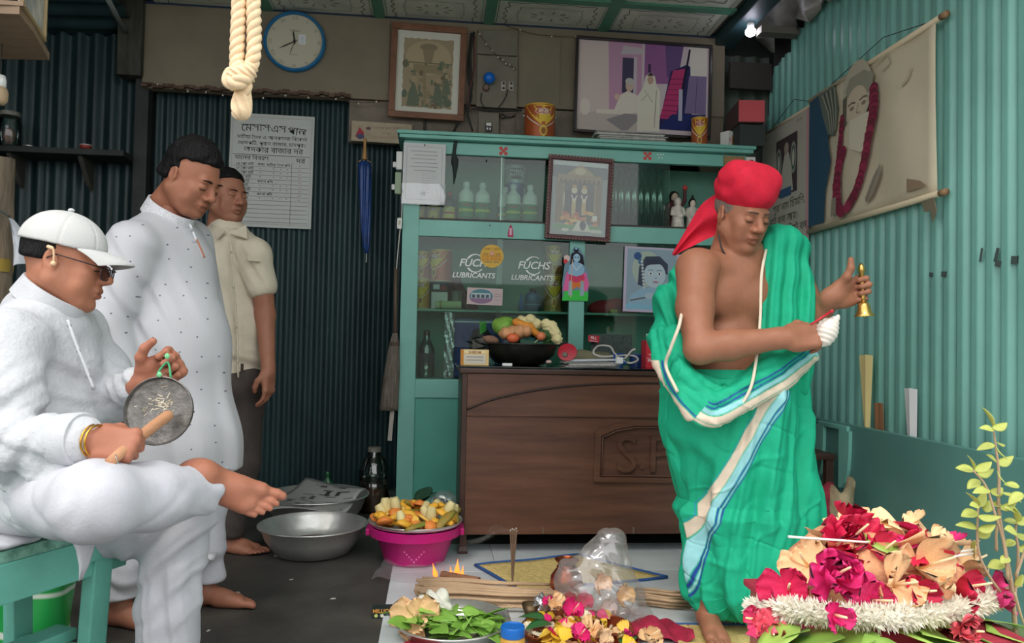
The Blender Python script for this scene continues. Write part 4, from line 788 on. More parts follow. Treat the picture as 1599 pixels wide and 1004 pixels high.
f.oval(0, 0, .162, .162, (206, 200, 178)) if False else None; f.text('CITIZEN', .0, .062, .016, (110, 104, 92)); f.text('QUARTZ', .0, -.075, .009, (120, 112, 98)); f.build('dial_print', RB, cc+np.array([0, -.0145, 0]), ck)
f = Flat(); f.rect(.022, -.014, .062, .044, (232, 234, 236)); 
for k in range(3): f.rect(.036, -.004+k*.014, .048, .001+k*.014, (190, 196, 200))
f.build('paper_sticker', RB, cc+np.array([0, -.0165, 0]), ck)
for nm, ang, l, w in (('hour_hand', 98, .072, .007), ('minute_hand', 207, .095, .0055), ('second_hand', 252, .085, .002)):
    a = math.radians(ang); d = np.array([math.cos(a), math.sin(a)]); n = np.array([-d[1], d[0]]); pts = [tuple(-d*.016+n*w*.4), tuple(-d*.016-n*w*.4), tuple(d*l*.6-n*w*.6), tuple(d*l), tuple(d*l*.6+n*w*.6)]; MB().prism(pts, .0012, R=RB, t=cc+np.array([0, -.018-.0015*l*10, 0])).build(nm, M('black_hand', (34, 32, 30), .4), ck)
MB().lathe([(.006, 0), (.006, .006)], 14, R=RB, t=cc+np.array([0, -.018, 0])).build('hub', M('black_hand'), ck)
# brown framed faded print
def picture(name, label, c, w, h, bw, R, fmat, mat_w=0, mat_m=None, ground=(150, 150, 140), dp=.024, glass=False):
    T = thing(name, label, 'picture', np.asarray(c)-np.array([0, 0, h/2])); frame4(T, c, w, h, bw, dp, fmat, R); MB().box(np.asarray(c), (w-bw, h-bw, .008), R=R).build('mount', mat_m or M('mount_%d_%d' % ground[:2], ground, .7), T)
    if glass: MB().box(np.asarray(c)+R@np.array([0, 0, .014]), (w-2*bw+.004, h-2*bw+.004, .002), R=R).build('glass', MATS['picture_glass'], T)
    return T
c = np.array([(P(612, 38, 4.41)[0]+P(724, 187, 4.41)[0])/2, 4.418, (P(668, 40, 4.41)[2]+P(668, 186, 4.41)[2])/2]); Rp = RB@rot('Z', -.018)@rot('X', .0)
fp_ = picture('framed_picture', 'faded mythological print with white mount in brown frame', c, .432, .545, .036, Rp, M('brown_frame_wood', (126, 84, 62), .5, var=.2, scale=12), mat_m=M('white_mount', (214, 212, 200), .8))
f = Flat(); w, h = .285, .40; rr = random.Random(9); n = 60
edge = [(-w/2+w*k/20, h/2+rr.uniform(-.004, .003)) for k in range(21)]+[(w/2+rr.uniform(-.003, .003), h/2-h*k/24) for k in range(1, 25)]+[(w/2-w*k/20, -h/2+rr.uniform(-.004, .004)) for k in range(1, 21)]+[(-w/2+rr.uniform(-.003, .003), -h/2+h*k/24) for k in range(1, 24)]
f.poly(edge, (166, 150, 122)); f.oval(0, .09, .13, .10, (182, 164, 132)); f.rect(-w*.48, .055, w*.48, .062, (120, 112, 92)); f.rect(-w*.3, .0, w*.3, .05, (150, 136, 108)); 
for k in range(70): f.oval(rr.uniform(-w*.47, w*.47), rr.uniform(-h*.47, .06), rr.uniform(.006, .022), rr.uniform(.006, .026), rr.choice([(132, 128, 104), (112, 120, 100), (150, 136, 110), (122, 108, 88), (104, 116, 98)]), n=9)
for x, y, s in ((-.08, -.11, 1.2), (.06, -.10, 1.0), (.11, -.06, .8)): f.poly([(x-.03*s, y-.07*s), (x-.02*s, y), (x, y+.05*s), (x+.02*s, y), (x+.03*s, y-.07*s)], (110, 118, 100)); f.oval(x, y+.06*s, .014*s, .017*s, (176, 156, 126))
f.line([(-.02, .02), (-.012, -.19)], .014, (150, 134, 104)); f.oval(0, .15, .05, .022, (140, 128, 104)); f.poly([(-.035, .14), (.035, .14), (.02, .06), (-.02, .06)], (150, 134, 108)); f.build('print', Rp, c+Rp@np.array([0, -.005, .0045]), fp_)
# large framed photograph of a couple by a stairway
x0, x1 = P(898, 60, 4.40)[0], P(1110, 70, 4.40)[0]; c = np.array([(x0+x1)/2, 4.395, (P(898, 60, 4.4)[2]+P(893, 207, 4.4)[2])/2]); w, h = x1-x0, .565; Rp = RB@rot('Z', -.012)
bp_ = picture('framed_photograph', 'large framed photograph of couple beside red carpeted stairs', c, w, h, .016, Rp, M('black_frame', (42, 36, 36), .35), ground=(206, 190, 196), glass=False)
f = Flat(); W2, H2 = w/2-.017, h/2-.017
def q(px, py): return ((px-1003)/104*W2*1.0, -(py-138-(px-1003)*.045)/71*H2)
f.rect(-W2, -H2, W2, H2, (206, 190, 196)); f.poly([q(900, 64), q(968, 66), q(966, 190), q(900, 200)], (212, 194, 190)); f.poly([q(946, 64), q(1000, 66), q(1000, 170), q(950, 175)], (196, 150, 178)); f.poly([q(966, 84), q(1000, 84), q(1000, 74), q(970, 70)], (196, 184, 190)); f.rect(*q(969, 145), *q(987, 90), (72, 66, 92)); f.rect(*q(987, 150), *q(992, 88), (200, 186, 196)); f.poly([q(1004, 66), q(1062, 68), q(1052, 130), q(1004, 130)], (150, 96, 148)); f.poly([q(1036, 68), q(1066, 69), q(1060, 110), q(1040, 120)], (104, 78, 128))
f.poly([q(1028, 200), q(1046, 110), q(1072, 98), q(1080, 104), q(1082, 205)], (40, 36, 88)); f.poly([q(1030, 185), q(1050, 108), q(1069, 105), q(1056, 186)], (186, 56, 110))
for k in range(8): t = k/8; f.line([q(1031+17*t, 180-66*t), q(1057+11*t, 182-70*t)], .004, (110, 30, 80))
f.poly([q(1076, 70), q(1104, 72), q(1104, 116), q(1078, 116)], (216, 208, 198)); f.poly([q(1076, 116), q(1104, 117), q(1104, 178), q(1070, 176)], (128, 112, 148)); f.line([q(1089, 118), q(1087, 176)], .003, (70, 60, 96)); f.line([q(1076, 74), q(1066, 140), q(1060, 200)], .012, (26, 24, 44)); f.poly([q(1028, 202), q(1050, 178), q(1104, 178), q(1104, 206)], (30, 44, 104)); f.rect(*q(1060, 188), *q(1066, 138), (180, 176, 196))
f.poly([q(900, 206), q(900, 180), q(950, 172), q(985, 178), q(1012, 205)], (196, 184, 176)); f.poly([q(958, 172), q(966, 150), q(978, 142), q(992, 148), q(1004, 160), q(996, 176), q(975, 180), q(930, 178), q(930, 172)], (226, 216, 204)); f.poly([q(945, 188), q(975, 178), q(1004, 180), q(980, 205), q(970, 205)], (150, 142, 146)); f.oval(*q(981, 134), .024, .034, (206, 178, 160)); f.oval(*q(981, 127), .026, .020, (196, 190, 186)); f.oval(*q(1000, 160), .02, .026, (70, 62, 66)); f.oval(*q(962, 152), .016, .018, (214, 186, 168)); f.oval(*q(912, 168), .03, .05, (222, 210, 200))
f.poly([q(995, 206), q(994, 150), q(1003, 136), q(1006, 118), q(1014, 112), q(1021, 118), q(1024, 134), q(1030, 142), q(1030, 206)], (226, 220, 204)); f.oval(*q(1014, 124), .018, .027, (196, 160, 142)); f.poly([q(1008, 118), q(1014, 112), q(1020, 118), q(1014, 117)], (50, 40, 44)); f.line([q(1024, 140), q(1022, 200)], .004, (150, 140, 130)); f.line([q(1004, 140), q(1012, 150), q(1018, 160)], .003, (150, 140, 130)); f.line([q(1009, 148), q(1000, 158)], .003, (160, 150, 140)); f.rect(*q(1010, 112), *q(1014, 99), (60, 44, 84)); f.build('photo_print', Rp, c+Rp@np.array([0, 0, .0045]), bp_)
# price board with Bengali lettering
x0, x1 = P(360, 180, 4.52)[0], P(491, 182, 4.52)[0]; zc = (P(430, 182, 4.52)[2]+P(430, 353, 4.52)[2])/2; c = np.array([(x0+x1)/2, 4.522, zc]); w, h = x1-x0, .655; Rp = RB@rot('Z', -.008)
pb = thing('price_board', 'white price board hand-lettered in Bengali on corrugated wall', 'sign', c-np.array([0, 0, h/2])); MB().box(c, (w, h, .008), R=Rp, bev=.002).build('board', M('white_board', (196, 200, 196), .5, var=.04, scale=4), pb)
f = Flat(); K = (30, 30, 34)
def curve_text(s, y, size, arc=.0, bold=.0012):
    f.text(s, 0, y, size, K, bold=bold)
f.text('েমসাস', -.095, .245, .062, K, bold=.0004, rotz=.02); f.text('·', -.014, .25, .06, K); f.text('এস', .034, .243, .060, K, bold=.0004); f.text('পাল', .138, .234, .062, K, bold=.0004, rotz=-.09)
f.text('মািটয়া ৈতল ও আলকাতরা িবেকতা', .0, .190, .0285, K); f.text('েঘাষপিট, পুরান বাজার, চাদপুর।', 0, .155, .0300, K); f.text('অদকার বাজার দর', .01, .118, .044, K, bold=.0003)
f.rect(-w*.46, .088, w*.46, .0905, K); f.text('মােলর িববরণ', -.11, .070, .034, K, bold=.0004); f.text('দর', .165, .064, .042, K, bold=.001); rr = random.Random(2)
names = ['১৪ েকা ঘাট', '১৬ েকা ঘাট', '১৬ েকা ঘাট', '৫ েকা ঘাট', 'মাকা ঘাট', 'েবপ ঘাট', '১ েকা ঘাট', 'কেরািসন', 'কেরািসন']
for k in range(9):
    y = .034-k*.0245; f.rect(-w*.46, y-.0125, w*(.46 if k < 9 else .3), y-.0112, (70, 70, 74)); f.text(names[k], -.20, y, .022, K, align='LEFT', bold=.0003)
    if k in (0, 4, 7): f.text('মাকা  মািটয়া ৈতল পিত' if k == 0 else 'কােলা পিত', -.075, y, .020, K, align='LEFT', bold=.0003)
    else:
        for x in (-.06, .015, .055, .092): f.text('"', x, y-.004, .022, K)
    f.text(rr.choice(['৯৫', '৮৮', '৭২', '৬৬']), .165, y, .018, (190, 150, 150))
for k in range(9, 14): f.rect(-w*.46, .034-k*.0245-.0125, w*.45, .034-k*.0245-.0112, (70, 70, 74))
f.rect(.115, -.315, .1165, .05, K); f.line([(-w*.47, h*.47), (w*.47, h*.47), (w*.47, -h*.47), (-w*.47, -h*.47), (-w*.47, h*.47)], .002, (170, 174, 172)); f.build('lettering', Rp, c+Rp@np.array([0, 0, .0048]), pb)
# small printed strip (calendar header) above the umbrella
c = np.array([P(596, 207, 4.43)[0], 4.432, P(596, 207, 4.43)[2]]); ct2 = thing('paper_strip', 'aged printed paper strip with small red emblem on plaster', 'paper', c-np.array([0, 0, .06])); MB().box(c, (.34, .006, .115), R=rot('Y', .02)).build('paper', M('aged_paper', (178, 164, 142), .85, var=.15, scale=9), ct2); f = Flat(); f.poly([(-.15, -.03), (-.125, .025), (-.10, -.005), (-.10, -.04)], (176, 60, 76)); f.oval(-.12, -.028, .022, .016, (80, 84, 110)); f.oval(-.075, .02, .014, .009, (110, 90, 90)); f.text('মহানগর পূজা কিমিট', .03, .025, .02, (150, 120, 104)); f.text('চাদপুর', .03, -.005, .018, (160, 130, 110)); f.rect(-.05, -.03, .12, -.026, (170, 140, 120)); f.build('print', RB, c+np.array([0, -.0036, 0]), ct2)
# folded blue umbrella
um = thing('umbrella', 'closed blue umbrella with wooden handle hanging on dark wall', 'umbrella', P(572, 402, 4.42)); a0, a1 = P(570, 222, 4.42), P(572, 404, 4.42); L_ = a0[2]-a1[2]
MB().lathe([(.012, 0), (.014, .01), (.012, .02), (.009, .08), (.009, .12)][::1], 14, t=a0-np.array([0, 0, .10])).build('handle', M('umbrella_wood', (176, 132, 78), .45), um, smooth=True, auto=50)
n = 40; rings = []
for k in range(24):
    t = k/23; z = a0[2]-.11-t*(L_-.14); rr_ = np.interp(t, [0, .03, .12, .6, .93, 1], [.018, .030, .031, .027, .017, .006]); a = np.arange(n)*2*math.pi/n; rad = rr_*(1+.22*np.sin(a*8+t*7)); x = a0[0]+(a1[0]-a0[0])*t; rings.append(np.stack([x+rad*np.cos(a), a0[1]+rad*np.sin(a), np.full(n, z)], 1))
MB().rings(rings).build('canopy', M('blue_nylon', (28, 64, 128), .35, var=.3, scale=14), um, smooth=True); MB().lathe([(.004, 0), (.004, .06)], 8, t=a1-np.array([0, 0, .02])).build('tip', M('steel_wire'), um); MB().tube([a0+np.array([0, 0, .02]), np.array([a0[0], 4.46, a0[2]+.045])], .003, 6).build('hook_loop', DKW, um)
for k in range(8):
    a = k*math.pi/4; MB().ell((a0[0]+.031*math.cos(a), a0[1]+.031*math.sin(a), a0[2]-.112), .004, seg=6, rg=4).build('rib_tip', M('brass_tip', (200, 170, 110), .4, .6), um)
# ---- electrics
GRY = M('grey_switch_board', (122, 116, 102), .6, var=.12, scale=6)
def elec(name, label, cat, px, py, Y): q = P(px, py, Y); return thing(name, label, cat, q), q
T, q = elec('switch_board', 'grey square switch board with lamp holder and sockets', 'switch board', 775, 168, UB-.01); x0, x1, z1, z0 = P(745, 90, UB)[0], P(808, 90, UB)[0], P(775, 90, UB)[2], P(775, 170, UB)[2]
MB().box(((x0+x1)/2, UB-.014, (z0+z1)/2), (x1-x0, .026, z1-z0), bev=.003).build('plate', GRY, T); e = UB-.028
for px in (786, 798):
    q = P(px, 135, e); MB().box(q, (.030, .02, .058), bev=.008).build('socket', M('pale_socket', (176, 170, 160), .4), T)
    for dz in (-.014, .014): MB().lathe([(.007, 0), (.007, .006), (.004, .006), (.004, .002)], 12, R=RB, t=q+np.array([0, -.009, dz])).build('socket_hole', M('dark_socket', (50, 46, 44), .5), T)
q = P(762, 138, e); MB().lathe([(.022, 0), (.022, .012), (.014, .03)], 18, R=RB, t=q+np.array([-.012, .006, 0])).build('lamp_holder', M('brown_holder', (120, 96, 84), .5), T, smooth=True, auto=40)
b_ = P(764, 122, e-.03); lb2 = thing('blue_ball', 'bright blue ball on grey switch board', 'ball', b_-np.array([0, 0, .033])); MB().ell(b_, .034, seg=24, rg=16).build('ball', M('blue_ball', (24, 112, 214), .25), lb2, smooth=True); MB().lathe([(.012, 0), (.010, .03)], 12, R=RB, t=b_+np.array([0, .052, 0])).build('stem', M('brown_holder'), lb2)
T, q = elec('junction_plate', 'plain grey board above switch board', 'board', 777, 88, UB-.01); x0, x1 = P(745, 60, UB)[0], P(808, 60, UB)[0]; z1, z0 = P(775, 49, UB)[2], P(775, 87, UB)[2]; MB().box(((x0+x1)/2, UB-.008, (z0+z1)/2), (x1-x0, .014, z1-z0), bev=.002).build('plate', GRY, T)
for px, py in ((752, 100), (800, 56), (800, 76), (782, 78), (755, 106)): MB().ell(P(px, py, e+.001), .003, seg=6, rg=4).build('screw', M('steel_wire'), T)
T, q = elec('breaker_box', 'small grey panel with black and white circuit breaker', 'breaker', 762, 212, 4.43); x0, x1 = P(747, 190, 4.44)[0], P(779, 190, 4.44)[0]; z1, z0 = P(762, 174, 4.44)[2], P(762, 213, 4.44)[2]; MB().box(((x0+x1)/2, 4.442, (z0+z1)/2), (x1-x0, .03, z1-z0), bev=.003).build('plate', GRY, T); q = P(763, 199, 4.425); MB().box(q+np.array([0, .0, 0]), (.038, .016, .055), bev=.002).build('breaker', BLP, T); MB().box(q+np.array([0, -.010, .015]), (.03, .006, .018)).build('breaker_label', WP, T)
for s in (-1, 1): MB().box(q+np.array([s*.008, -.012, -.012]), (.008, .012, .012)).build('toggle', WP, T)
T, q = elec('open_recess', 'bare wiring patch with loose wires beside circuit breaker', 'recess', 793, 205, 4.44); MB().box(P(793, 195, 4.458), (.09, .012, .11)).build('recess', MATS['stained_plaster'], T)
for k, (px0, py0, px1, py1) in enumerate(((780, 180, 790, 182), (783, 178, 805, 180))): MB().tube(bez([P(px0, py0, 4.44), P((px0+px1)/2, py0+5, 4.43), P(px1, py1, 4.44)], 5), .004, 6).build('wire', M('black_cable', (44, 42, 42), .5), T, smooth=True)
def cable(label, pts, r=.0045, mat=None, name='cable', n=8):
    m = MB(); m.tube(bez([P(a, b, Y) for a, b, Y in pts], n), r, 6); return tag(m.build(name, mat or M('black_cable', (44, 42, 42), .5), smooth=True), label, 'cable')
cable('thick dark cable falling beside brown framed picture', [(740, 50, 4.42), (734, 90, 4.415), (737, 130, 4.41), (729, 165, 4.41), (716, 190, 4.41), (706, 212, 4.40)], .007); cable('second dark cable looping beside brown framed picture', [(736, 52, 4.425), (731, 110, 4.42), (736, 150, 4.415), (730, 175, 4.41), (738, 205, 4.41)], .006); cable('maroon cable beside switch board', [(741, 56, 4.42), (740, 110, 4.41), (731, 150, 4.405), (735, 170, 4.41)], .004, M('maroon_cable', (110, 60, 62), .5)); cable('dark cable running under switch board', [(738, 170, 4.41), (760, 172, 4.405), (790, 173, 4.405), (815, 172, 4.42)], .006); cable('thin wire from sockets to cable below', [(793, 140, 4.40), (788, 155, 4.40), (778, 168, 4.405)], .003); cable('thin wire from lamp holder downwards', [(752, 145, 4.405), (751, 158, 4.405), (757, 168, 4.405)], .003); cable('dark cable under brown framed picture', [(664, 186, 4.44), (663, 200, 4.44), (664, 212, 4.44)], .006)
# string of tiny bulbs along the brown board and down to the sockets
def fairy(label, pts, nb, sag=True):
    p = bez([P(a, b, Y) for a, b, Y in pts], 10); T = thing('string_light', label, 'string lights', p[0]); MB().tube(p, .0022, 5).build('wire', M('brown_wire', (92, 66, 52), .6), T, smooth=True); mesh = None
    for k in range(nb):
        i = int((k+.5)/nb*(len(p)-1)); q = p[i]+np.array([0, -.006, -.008*(k % 2)])
        if mesh is None: o = MB().ell((0, 0, 0), .0055, seg=8, rg=5).build('bulb', M('tiny_bulb', (226, 220, 206), .2), T, smooth=True, local=True); mesh = o.data
        else: o = mkobj('bulb', mesh, T)
        o.location = q-wloc(T)
fairy('string of tiny bulbs along foot of brown board', [(222, 128, 4.40), (300, 142, 4.40), (340, 146, 4.40), (385, 152, 4.40), (440, 150, 4.40), (500, 152, 4.40), (560, 160, 4.40), (605, 158, 4.40)], 11); fairy('string of tiny bulbs slanting to the wall sockets', [(745, 48, 4.41), (765, 75, 4.40), (782, 92, 4.395), (793, 100, 4.39), (806, 108, 4.40)], 8); fairy('string of tiny bulbs along ceiling trim', [(790, 40, 4.42), (835, 53, 4.42), (885, 57, 4.42), (910, 58, 4.41)], 3)
# switches on the outer side of the cabinet
for nm, lbl, px, py, h in (('socket_box', 'white plastic socket box on cabinet side', 624, 252, .10), ('adapter_box', 'pale green plug adapter on cabinet side', 622, 287, .12)):
    T, q = elec(nm, lbl, 'socket', px, py, 4.22); MB().box(q, (.035, .05, h), bev=.006).build('case', WP if 'white' in lbl else M('pale_green_plastic', (150, 170, 140), .45), T); MB().box(q+np.array([-.026, 0, -.02]), (.02, .02, .03), bev=.004).build('plug', WP, T)
cable('white flex with inline switch hanging beside cabinet', [(628, 310, 4.19), (627, 340, 4.185), (624, 365, 4.185), (619, 420, 4.19), (617, 450, 4.19), (616, 500, 4.20)], .0032, M('white_flex', (200, 196, 188), .5)); T, q = elec('inline_switch', 'white inline switch on hanging flex', 'switch', 624, 349, 4.18); MB().box(q, (.028, .018, .062), bev=.008).build('case', WP, T); MB().box(q+np.array([0, -.011, .004]), (.010, .006, .022), bev=.002).build('rocker', M('switch_cream', (190, 180, 160), .4), T)
# broom hanging by the cabinet with a wooden stick
br = thing('hanging_broom', 'long straw broom hanging head down beside cabinet', 'broom', P(612, 640, 4.17)); m = MB(); rows = []; a = np.arange(24)*2*math.pi/24
for t in np.linspace(0, 1, 14):
    ce = P(617, 520, 4.17)*(1-t)+P(607, 640, 4.17)*t; rr_ = np.interp(t, [0, .15, .5, 1], [.012, .026, .038, .048])*(1+.08*np.sin(a*6+t*3)); rows.append(np.stack([ce[0]+rr_*np.cos(a), ce[1]+.5*rr_*np.sin(a), np.full(24, ce[2])+.006*np.sin(a*5)*(t > .95)], 1))
m.rings(rows); m.build('straw_head', M('grey_straw', (112, 104, 94), .9, var=.35, scale=50, stretch=(3, 3, .3), bump=.8, bscale=60), br, smooth=True); MB().tube([P(618, 420, 4.185), P(617, 525, 4.175)], .010, 8).build('handle', M('brown_handle', (96, 80, 66), .7), br, smooth=True); MB().lathe([(.028, 0), (.028, .02)], 16, t=P(616, 540, 4.17), cap0=False, cap1=False, sy=.6).build('binding', M('binding_cord', (80, 70, 60), .8), br, smooth=True)
tag(MB().box((0, 0, 0), (.022, .014, .50)).build('x', M('pale_lath', (170, 164, 154), .7)), 'pale wooden lath leaning beside cabinet', 'lath'); o = bpy.data.objects['x']; o.name = 'wooden_lath'; p0, p1 = P(603, 752, 4.15), P(614, 625, 4.19); o.location = (p0+p1)/2; o.rotation_euler = Matrix(frame(p1-p0)).to_euler()
o = bpy.data.objects['wooden_lath']; o.data.transform(Matrix.Diagonal((1, 1, np.linalg.norm(p1-p0)/.5, 1))); 
for v in o.data.vertices: pass
# LED bulb by the corner
T = thing('led_bulb', 'lit white LED bulb hanging by ceiling beam', 'bulb', P(1172, 55, 4.1)); q = P(1172, 50, 4.1); MB().ell(q, (.03, .03, .026), seg=18, rg=12).build('globe', M('led_globe', (238, 236, 255), .3, emit=9), T, smooth=True); MB().lathe([(.018, 0), (.02, .03), (.014, .05)], 16, t=q+np.array([0, 0, .018])).build('base', WP, T, smooth=True); MB().tube([q+np.array([0, 0, .06]), q+np.array([0, 0, .30])], .003, 6).build('flex', M('black_cable'), T)
struct(slab('trim_5', 1.76, 4.05, 2.70, 1.98, 4.12, 2.74, M('grey_lath', (110, 106, 98), .8))); struct(slab('trim_6', 1.72, 4.40, 2.50, 1.98, 4.43, 2.66, M('corner_brown', (58, 52, 50), .8)))
# ---- banner with garlanded portrait on the right wall
def rwp(px, py, x=1.965): return PX(px, py, x)
bn = thing('wall_banner', 'cloth banner with red garlanded bearded portrait on teal wall', 'banner', (1.965, 3.35, 1.57)); y0, y1, z0, z1 = 3.868, 2.85, 1.572, 2.272; W2, H2 = (y0-y1), (z1-z0); rows = []
for i in range(14):
    t = i/13; rows.append([(1.962-.006*math.sin(j*.9+i*.2)-.006*math.sin(math.pi*t), y0-W2*j/19, z0+H2*t) for j in range(20)])
MB().grid(np.array(rows), thick=.003, tdir=(1, 0, 0)).build('cloth', M('cream_banner_cloth', (206, 194, 168), .7, var=.05, scale=5), bn, smooth=True)
for z in (z0, z1): MB().tube([(1.962, y0+.02, z), (1.962, y1-.035, z)], .013, 10).build('rod', M('banner_rod_cloth', (206, 190, 160), .7), bn, smooth=True); MB().tube([(1.962, y1-.03, z), (1.962, y1-.065, z)], .014, 10).build('rod_end', M('wood_rod_end', (150, 118, 86), .7), bn, smooth=True)
f = Flat()
def b(u, v): return (u*W2, v*H2)                       # u: 0 far edge .. 1 near edge, v: 0 bottom .. 1 top
f.poly([b(.01, .03), b(.01, .97), b(.10, .985), b(.22, .98), b(.24, .75), b(.20, .62), b(.23, .45), b(.18, .25), b(.17, .03)], (40, 76, 98)); f.poly([b(.10, .985), b(.26, .99), b(.30, .80), b(.26, .62), b(.20, .66), b(.15, .8)], (96, 106, 96))
for k in range(7): f.line([b(.14+.02*k, .97), b(.20+.012*k, .82), b(.23+.008*k, .66)], .010, (66, 76, 72) if k % 2 else (150, 150, 132))
f.oval(*b(.46, .84), .13, .15, (186, 178, 156)); f.poly([b(.36, .88), b(.40, .96), b(.52, .965), b(.60, .90), b(.58, .80), b(.42, .78)], (150, 146, 130)); f.oval(*b(.46, .76), .09, .085, (200, 184, 160)); f.poly([b(.34, .84), b(.38, .86), b(.37, .66), b(.34, .64)], (96, 92, 78))
for u in (.42, .52): f.line([b(u-.035, .775), b(u, .785), b(u+.03, .775)], .009, (110, 96, 82)); f.oval(*b(u, .745), .020, .010, (140, 120, 102), n=12)
f.line([b(.475, .76), b(.46, .70), b(.49, .695)], .006, (150, 128, 106)); f.oval(*b(.47, .655), .03, .009, (150, 110, 96), n=12); f.poly([b(.40, .67), b(.56, .67), b(.60, .50), b(.50, .42), b(.40, .48)], (212, 202, 180));
for q_, w_, c_ in (([(.62, .95), (.70, .97), (.72, .90), (.66, .88)], .006, (180, 172, 148)), ([(.86, .80), (.84, .74), (.80, .72)], .012, (190, 180, 156))): Flat().line([b(*t) for t in q_], w_, c_).build('faded_mark', RRW, (1.9445, y0, z0), bn)
Flat().poly([b(.84, .06), b(.84, .14), b(.93, .10), b(.97, .06)], (150, 128, 104)).build('faded_mark', RRW, (1.9445, y0, z0), bn)
rr = random.Random(12)
def garl(pts, w0):
    p = bez(np.array([(a, c, 0) for a, c in pts]), 9)
    for i in range(len(p)-1):
        col = rr.choice([(128, 34, 62), (112, 28, 54), (146, 44, 74), (104, 40, 52)]); f.oval(p[i][0], p[i][1], w0*rr.uniform(.85, 1.15), w0*.8, col, n=9)
garl([b(.335, .72), b(.325, .60), b(.31, .48), b(.30, .38)], .022); garl([b(.345, .48), b(.31, .40), b(.29, .25), b(.30, .12), b(.34, .06)], .036); garl([b(.60, .80), b(.60, .65), b(.56, .48), b(.53, .34), b(.47, .18), b(.38, .07)], .034)
f.poly([b(.54, .10), b(.60, .22), b(.66, .30), b(.66, .22), b(.60, .10), b(.55, .07)], (150, 138, 122)); f.poly([b(.24, .05), b(.25, .18), b(.29, .18), b(.29, .06)], (140, 130, 116)); f.line([b(.55, .08), b(.64, .26)], .006, (110, 100, 90)); f.build('print', RRW, (1.944, y0, z0), bn)
MB().tube([rwp(1282, 155, 1.955), rwp(1300, 130, 1.97), rwp(1380, 58, 1.97), rwp(1472, 28, 1.955)], .002, 5).build('string', M('black_cable'), bn); q = rwp(1452, 325, 1.955); MB().prism([(-.05, .03), (.03, .035), (.045, -.02), (.02, -.06), (.012, -.015), (-.03, -.01)], .004, R=RRW, t=q).build('torn_corner', M('rod_rag', (120, 112, 92), .8), bn)
# second poster further along
y0, y1, z0, z1 = 4.49, 3.905, 1.10, 2.248; ps = thing('wall_poster', 'long poster with small photograph and Bengali lines on teal wall', 'poster', (1.97, 4.2, z0)); W2, H2 = y0-y1, z1-z0
MB().box((1.968, (y0+y1)/2, (z0+z1)/2), (.006, W2, H2)).build('sheet', M('poster_sheet', (184, 180, 166), .7, var=.05, scale=5), ps); MB().tube([(1.965, y0+.01, z1), (1.965, y1-.01, z1)], .008, 8).build('rod', M('banner_rod_cloth'), ps, smooth=True)
f = Flat(); f.rect(W2*.955, 0, W2, H2, (206, 150, 158)); f.rect(W2*.33, H2*.63, W2*.78, H2*.92, (70, 56, 60))
for u in (.39, .70): f.oval(W2*u, H2*.80, .035, .09, (150, 152, 140)); f.oval(W2*u, H2*.80, .024, .07, (70, 96, 84)); f.oval(W2*u, H2*.80, .014, .05, (190, 190, 176))
f.poly([(W2*.42, H2*.64), (W2*.46, H2*.76), (W2*.52, H2*.84), (W2*.60, H2*.84), (W2*.66, H2*.76), (W2*.70, H2*.64)], (186, 182, 170)); f.oval(W2*.555, H2*.86, .028, .036, (166, 150, 136)); f.rect(W2*.42, H2*.62, W2*.66, H2*.665, (60, 92, 128))
for k, (s, u) in enumerate((("'গুর' নাম িচামিণ,", .60), ('নাই বলা আর।', .50), ('যায় নামে িলেট বল,', .60), ('আমার', .66), ('নাম', .72))): f.text(s, W2*u, H2*(.575-.062*k), .062, (52, 48, 44), bold=.0012)
f.text('জয় রাম', W2*.12, H2*.965, .022, (120, 100, 90)); f.text('জয় গুর', W2*.82, H2*.965, .022, (120, 100, 90)); f.build('print', RRW, (1.9645, y0, z0), ps); MB().tube([rwp(1200, 208, 1.962), rwp(1240, 155, 1.972), rwp(1275, 160, 1.962)], .002, 5).build('string', M('black_cable'), ps)
# ---- hanging knotted rope in the foreground
rp_ = thing('hanging_rope', 'thick cream rope hanging down and tied in a knot', 'rope', P(378, 185, 1.55)); RPM = M('cream_rope', (232, 204, 166), .85, var=.12, scale=40)
def rope(path, r, name, tw=26):
    p = bez(path, 14); n = len(p); s = np.concatenate([[0], np.cumsum(np.linalg.norm(np.diff(p, axis=0), axis=1))]); T_ = np.gradient(p, axis=0); T_ /= np.linalg.norm(T_, axis=1)[:, None]; x = frame(T_[0])[:, 0]; m = MB(); strands = [[], [], []]
    for i in range(n):
        x = x-T_[i]*(x@T_[i]); x /= np.linalg.norm(x); y = np.cross(T_[i], x)
        for k in range(3): a = s[i]*tw*2+k*2.094; strands[k].append(p[i]+r*.5*(math.cos(a)*x+math.sin(a)*y))
    for k in range(3): m.tube(np.array(strands[k]), r*.62, 8)
    return m.build(name, RPM, rp_, smooth=True)
Yr = 1.55; struct(MB().box((-.4, 1.57, 2.89), (4.85, .08, .1)).build('trim_7', DKW)); rope([(-.305, Yr, 2.845), P(376, -250, Yr), P(374, -120, Yr), P(373, 0, Yr), P(371, 60, Yr), P(370, 95, Yr), P(372, 112, Yr-.01), P(382, 122, Yr-.02), P(372, 128, Yr-.03), P(360, 128, Yr-.02), P(358, 120, Yr-.01), P(368, 112, Yr-.012)], .0135, 'strand', 60); rope([(-.27, Yr, 2.845), P(400, -250, Yr), P(398, -120, Yr), P(396, 0, Yr), P(397, 50, Yr), P(396, 85, Yr), P(390, 106, Yr), P(380, 118, Yr-.01), P(382, 135, Yr-.01), P(379, 150, Yr), P(378, 168, Yr)], .0135, 'strand', 60)
